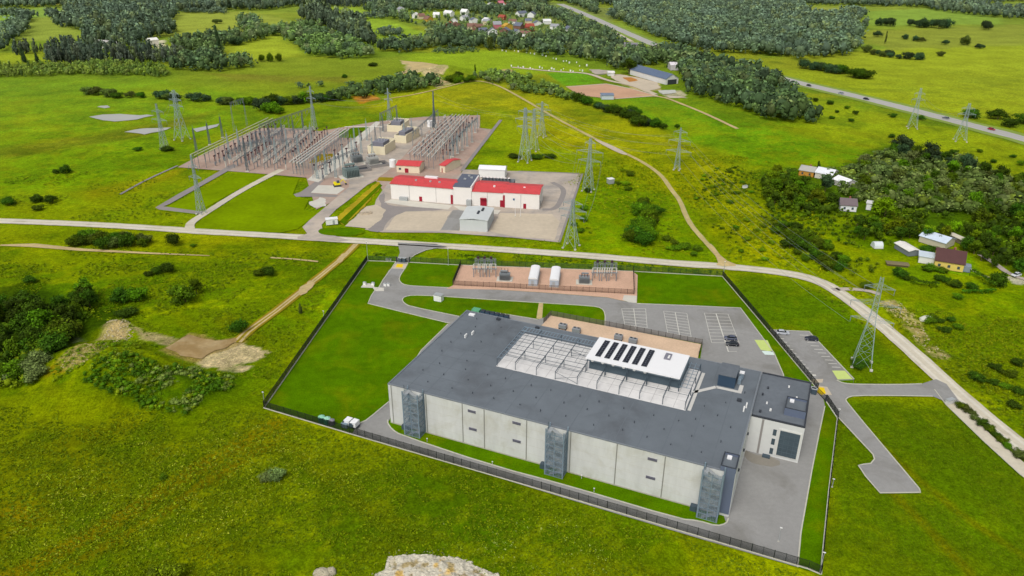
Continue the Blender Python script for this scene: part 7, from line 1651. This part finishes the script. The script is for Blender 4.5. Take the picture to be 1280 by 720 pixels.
wood('old_wood_edge', [[(372, 22), (392, 18), (425, 26), (450, 36), (466, 48), (470, 60), (455, 60), (430, 50), (410, 38), (385, 30)]], 9, 19, .8, [(70, 88, 52), (60, 80, 46)], ('round', 'tall'), 37)
wood('far_wood', [[(395, -2), (480, -8), (545, 0), (540, 8), (470, 9), (410, 9)]], 8, 14, .7, [(44, 62, 52), (52, 72, 54)], ('cone', 'tall'), 38)
VIL = [[(494, 10), (520, 16), (570, 13), (600, 19), (650, 16), (704, 26), (716, 44), (690, 50), (655, 53), (600, 51), (560, 44), (545, 38), (520, 31), (494, 22)], [(600, 4), (640, 3), (646, 12), (604, 13)]]
wood('village_wood', [[(480, -12), (560, -14), (760, -14), (745, 10), (748, 22), (770, 36), (766, 62), (790, 66), (805, 76), (800, 88), (770, 88), (752, 78), (720, 74), (690, 70), (650, 66), (600, 62), (540, 62), (500, 66), (470, 66), (470, 60), (520, 58), (548, 46), (530, 34), (500, 26), (470, 20), (455, 14), (470, 10)]], 9.5, 13, .95, [(62, 88, 46), (76, 102, 46), (88, 114, 52), (68, 92, 52)], ('round', 'round', 'bush'), 39, holes=VIL + [HW_H])
wood('village_garden_trees', VIL, 18, 7, .95, [(66, 92, 46), (82, 110, 46), (100, 128, 40)], ('round', 'bush'), 40, low=.25)
wood('roadside_wood', [[(790, 70), (830, 66), (860, 72), (900, 84), (940, 92), (972, 100), (984, 116), (1000, 132), (1026, 150), (1030, 156), (1000, 154), (965, 152), (920, 136), (890, 126), (860, 118), (852, 104), (850, 90), (826, 80), (806, 84)]], 7.5, 12, .95, NRM, ('round', 'round', 'bush'), 41)
wood('far_wood', [[(760, 20), (800, 0), (870, -8), (960, -4), (1000, 6), (1010, 20), (1060, 30), (1070, 38), (1075, 58), (1060, 70), (1000, 74), (960, 70), (900, 66), (852, 60), (800, 38), (775, 28)]], 9, 14, .95, HZ, ('round', 'round', 'bush'), 42, holes=[HW_H])
wood('far_wood', [[(870, -16), (1320, -16), (1320, 3), (1280, 2), (1200, 6), (1180, 10), (1080, 8), (990, 6), (900, -2)], [(1150, 5), (1300, 16), (1310, 24), (1260, 24), (1190, 17), (1160, 12)], [(1030, 26), (1075, 14), (1082, 22), (1060, 34), (1086, 34), (1080, 38), (1035, 36)]], 10, 13, .95, HZ, ('round', 'round'), 43)
wood('far_wood', [[(640, -16), (860, -16), (860, 2), (760, 8), (740, 2), (660, 0)]], 10, 14, .95, HZ, ('round', 'round'), 44)
wood('field_copse', [[(472, 44), (476, 38), (500, 38), (506, 42), (500, 46), (478, 46)], [(428, 22), (432, 20), (478, 22), (480, 24), (432, 24)], [(225, 12), (250, 12), (285, 15), (285, 18), (228, 16)]], 8, 8, 1.1, HZ, ('bush',), 45)
wood('field_copse', [[(230, 104), (250, 100), (258, 106), (240, 112)], [(520, 66), (560, 60), (600, 62), (602, 66), (560, 68)], [(370, 108), (395, 106), (408, 108), (395, 111), (372, 112)]], 7, 5, 1.2, NRM, ('bush',), 46, low=.35)
wood('scrub_belt', [[(415, 126), (430, 113), (470, 105), (520, 98), (556, 106), (530, 113), (480, 119), (430, 128)]], 6.5, 8, 1.1, [(58, 86, 24), (72, 100, 24), (84, 112, 24)], ('bush', 'round'), 52, low=.25)
wood('scrub_belt', [[(588, 98), (610, 92), (640, 94), (680, 106), (728, 126), (716, 127), (690, 122), (650, 116), (620, 106)]], 6, 6, 1.2, [(72, 100, 20), (88, 116, 20), (100, 128, 14)], ('bush', 'round'), 53, low=.3)
wood('scrub_wood', [[(1030, 222), (1062, 210), (1098, 194), (1140, 192), (1200, 202), (1290, 235), (1300, 275), (1245, 268), (1200, 268), (1160, 266), (1120, 264), (1062, 252)]], 4.6, 5.2, 1.25, [(84, 104, 26), (98, 116, 40), (78, 100, 14), (108, 124, 54), (70, 92, 16)], ('bush', 'bush', 'round'), 54)
wood('scrub_wood', [[(1062, 288), (1110, 280), (1150, 288), (1200, 286), (1240, 264), (1300, 276), (1300, 345), (1262, 334), (1228, 316), (1205, 314), (1180, 296), (1140, 298), (1100, 302)]], 4.4, 3.8, 1.3, [(66, 92, 10), (82, 108, 8), (60, 84, 12)], ('bush', 'round'), 55, low=.2)
wood('scrub_wood', [[(950, 226), (985, 218), (998, 224), (1016, 240), (1046, 254), (1044, 268), (1000, 272), (955, 262)], [(1086, 268), (1130, 266), (1180, 272), (1190, 286), (1140, 284), (1100, 284)]], 4.4, 4.2, 1.3, [(78, 104, 8), (92, 118, 8), (68, 94, 10)], ('bush', 'round'), 58, low=.28)
wood('meadow_scrub', [[(950, 262), (1000, 270), (1062, 262), (1068, 300), (1100, 318), (1092, 345), (1056, 345), (1046, 318), (985, 284), (955, 290)], [(1100, 300), (1115, 300), (1140, 304), (1112, 308)], [(1060, 268), (1086, 270), (1086, 284), (1064, 286)]], 3.1, 1.7, 1.5, [(80, 108, 4), (92, 120, 4), (70, 98, 4), (108, 128, 8)], ('bush',), 59, low=.40)
wood('meadow_scrub', [[(900, 200), (945, 215), (952, 262), (966, 300), (985, 334), (925, 325), (890, 285), (868, 245)]], 3.6, 1.2, 1.6, [(92, 118, 2), (82, 108, 2), (112, 130, 4)], ('bush',), 60, low=.47)
wood('thicket_understory', [[(-25, 395), (20, 392), (58, 400), (85, 380), (112, 374), (116, 392), (88, 425), (52, 455), (52, 474), (20, 484), (-25, 486)]], 2.6, 3.2, 1.3, [(58, 82, 6), (72, 98, 6), (50, 74, 6)], ('bush',), 56, low=.2)
# scrub on the quarry mound and low wet scrub: ground cover
wood('quarry_scrub', [[(105, 490), (125, 474), (165, 460), (200, 468), (240, 462), (288, 472), (292, 486), (262, 500), (235, 521), (185, 516), (140, 505)]], 1.4, 1.3, 1.6, [(58, 92, 2), (70, 104, 4), (84, 116, 6), (54, 86, 4), (104, 122, 50)], ('bush',), 47, low=.33)
wood('quarry_scrub', [[(100, 440), (170, 425), (215, 440), (240, 458), (160, 462), (110, 478), (70, 490), (60, 470)]], 1.8, .8, 1.8, [(92, 118, 2), (80, 108, 2), (106, 126, 6)], ('bush',), 57, low=.48)
wood('verge_scrub', [[(520, 317), (640, 317.5), (780, 328), (900, 338), (900, 344), (791, 337.5), (640, 329), (560, 325)], [(455, 322), (470, 316), (496, 316), (494, 325), (460, 325)]], 1.9, .8, 1.8, [(78, 108, 2), (92, 120, 2), (70, 98, 2)], ('bush',), 48, low=.4)
wood('verge_scrub', [[(985, 346), (1022, 358), (1048, 376), (1085, 400), (1130, 442), (1168, 474), (1160, 476), (1110, 436), (1060, 395), (1020, 368), (985, 352)], [(1105, 392), (1140, 424), (1190, 470), (1240, 515), (1290, 555), (1290, 500), (1230, 440), (1180, 410), (1130, 380)], [(1055, 345), (1100, 372), (1090, 380), (1040, 350)]], 2.2, .7, 1.8, [(94, 118, 2), (82, 106, 2), (108, 124, 4)], ('bush',), 49, low=.5)
wood('meadow_scrub', [[(560, 300), (705, 300), (740, 235), (845, 245), (890, 322), (760, 316)], [(850, 245), (960, 205), (1000, 335), (910, 325)]], 2.6, .7, 1.9, [(104, 128, 2), (92, 116, 2), (124, 136, 2)], ('bush',), 50, low=.5)
wood('meadow_scrub', [[(0, 222), (110, 215), (225, 215), (230, 280), (0, 272)], [(0, 296), (90, 296), (210, 312), (420, 316), (400, 330), (250, 340), (100, 345), (0, 340)], [(180, 350), (330, 345), (300, 400), (190, 400)]], 2.4, .6, 1.8, [(94, 116, 2), (82, 104, 2), (108, 124, 2)], ('bush',), 51, low=.56)
# loose stones on the bare banks
def stones(name, poly, n, s0, s1, col, seed):
    rs = np.random.RandomState(seed); P = G(poly); bx = [p[0] for p in P]; by = [p[1] for p in P]; x = rs.uniform(min(bx), max(bx), n * 3); y = rs.uniform(min(by), max(by), n * 3); k = inpoly(x, y, P); x, y = x[k][:n], y[k][:n]; n = len(x)
    s = rs.uniform(s0, s1, n) ** 1.0; V = IV[None] * rs.uniform(.6, 1.2, (n, 12, 1)) * s[:, None, None] * np.array([1, 1, .6]); V[:, :, 0] += x[:, None]; V[:, :, 1] += y[:, None]; V[:, :, 2] += (ground_z(x, y) + .02)[:, None]
    F = IF[None] + (np.arange(n) * 12)[:, None, None]; c = np.repeat(rgb(*col)[None] * rs.uniform(.75, 1.2, (n, 1)), 12, 0); me = bpy.data.meshes.new(name); fast_mesh(me, V.reshape(-1, 3), F.reshape(-1, 3), c); me.materials.append(MATS['limestone_rubble']); o = bpy.data.objects.new(name, me); COL.objects.link(o); tag(o, kind='stuff')
stones('loose_stones', [(128, 430), (138, 402), (162, 404), (168, 420), (146, 434)], 160, .15, .5, (180, 168, 134), 1); stones('loose_stones', [(80, 474), (100, 450), (135, 440), (142, 452), (116, 474), (95, 482)], 150, .12, .4, (176, 160, 120), 2)
stones('loose_stones', [(452, 722), (481, 708), (487, 687), (552, 684), (622, 716), (630, 724)], 150, .06, .24, (150, 144, 122), 3); stones('loose_stones', [(1100, 374), (1125, 376), (1165, 424), (1185, 446), (1160, 440), (1125, 400)], 120, .15, .45, (190, 178, 146), 4)
stones('loose_stones', [(250, 455), (285, 432), (330, 438), (322, 450), (290, 458)], 90, .08, .25, (196, 182, 146), 5)
# tall weeds in the near meadow
def weeds(name, poly, n, cols, s0, s1, seed, low):
    rs = np.random.RandomState(seed); P = G(poly); bx = [p[0] for p in P]; by = [p[1] for p in P]
    x = rs.uniform(min(bx), max(bx), n * 4); y = rs.uniform(min(by), max(by), n * 4)
    dens = fbm(x, y, 9, 3) * .6 + fbm(x + 40, y * .6, 26, 2) * .4
    k = inpoly(x, y, P) & (dens > low) & keep_clear(x, y); x, y = x[k][:n], y[k][:n]; n = len(x); m = 4
    px_ = np.repeat(x, m) + rs.normal(size=n * m) * .22; py_ = np.repeat(y, m) + rs.normal(size=n * m) * .22; s = np.repeat(rs.uniform(s0, s1, n), m) * rs.uniform(.7, 1.3, n * m); z = s * rs.uniform(.4, 1.2, n * m)
    p = np.stack([px_, py_, z - .1 + ground_z(px_, py_)], 1); a = rs.normal(size=(n * m, 3)); a[:, 2] *= .5; a /= np.linalg.norm(a, axis=1)[:, None]; b = np.cross(a, rs.normal(size=(n * m, 3))); b /= np.linalg.norm(b, axis=1)[:, None]
    a *= s[:, None]; b *= s[:, None] * .55
    V = np.stack([p - a, p - b, p + a, p + b], 1).reshape(-1, 3); F = np.arange(n * m * 4).reshape(-1, 4)
    c = np.array([rgb(*q) for q in cols])[rs.randint(0, len(cols), n)]; c = np.repeat(c, m * 4, 0) * np.repeat(rs.uniform(.75, 1.25, n * m), 4)[:, None]
    me = bpy.data.meshes.new(name); fast_mesh(me, V, F, c); me.materials.append(LEAF['mono']); o = bpy.data.objects.new(name, me); COL.objects.link(o); tag(o, kind='stuff')
NEAR = [(-60, 500), (100, 520), (330, 515), (600, 595), (1020, 722), (1010, 760), (-60, 760)]
weeds('tall_grass', NEAR, 30000, [(106, 126, 0), (94, 114, 0), (84, 106, 0), (118, 132, 0)], .12, .30, 1, .38)
weeds('meadow_weeds', [(0, 700), (30, 560), (330, 530), (440, 560), (460, 640), (330, 720)], 3000, [(136, 150, 14), (124, 142, 8), (150, 158, 44), (112, 130, 4)], .12, .28, 2, .56)
weeds('meadow_weeds', [(540, 600), (1000, 725), (640, 725), (480, 640)], 700, [(140, 156, 50), (124, 146, 24), (166, 176, 96)], .08, .18, 3, .53)
weeds('meadow_weeds', [(0, 330), (430, 325), (330, 500), (200, 430), (0, 350)], 4500, [(104, 124, 0), (112, 130, 0), (88, 110, 0)], .18, .4, 4, .48)
weeds('meadow_weeds', [(700, 230), (850, 245), (1000, 340), (1100, 385), (1050, 350), (1000, 210), (850, 180), (760, 200)], 6000, [(124, 138, 0), (102, 124, 0), (136, 142, 0)], .25, .55, 5, .46)
weeds('meadow_weeds', [(1100, 380), (1290, 400), (1290, 555), (1180, 470)], 3000, [(104, 122, 0), (90, 110, 0), (118, 128, 2)], .18, .4, 6, .46)
weeds('tall_grass', [(1030, 520), (1062, 500), (1180, 506), (1290, 600), (1290, 730), (1030, 730)], 9000, [(90, 112, 0), (80, 102, 0), (98, 116, 0)], .08, .18, 7, .42)
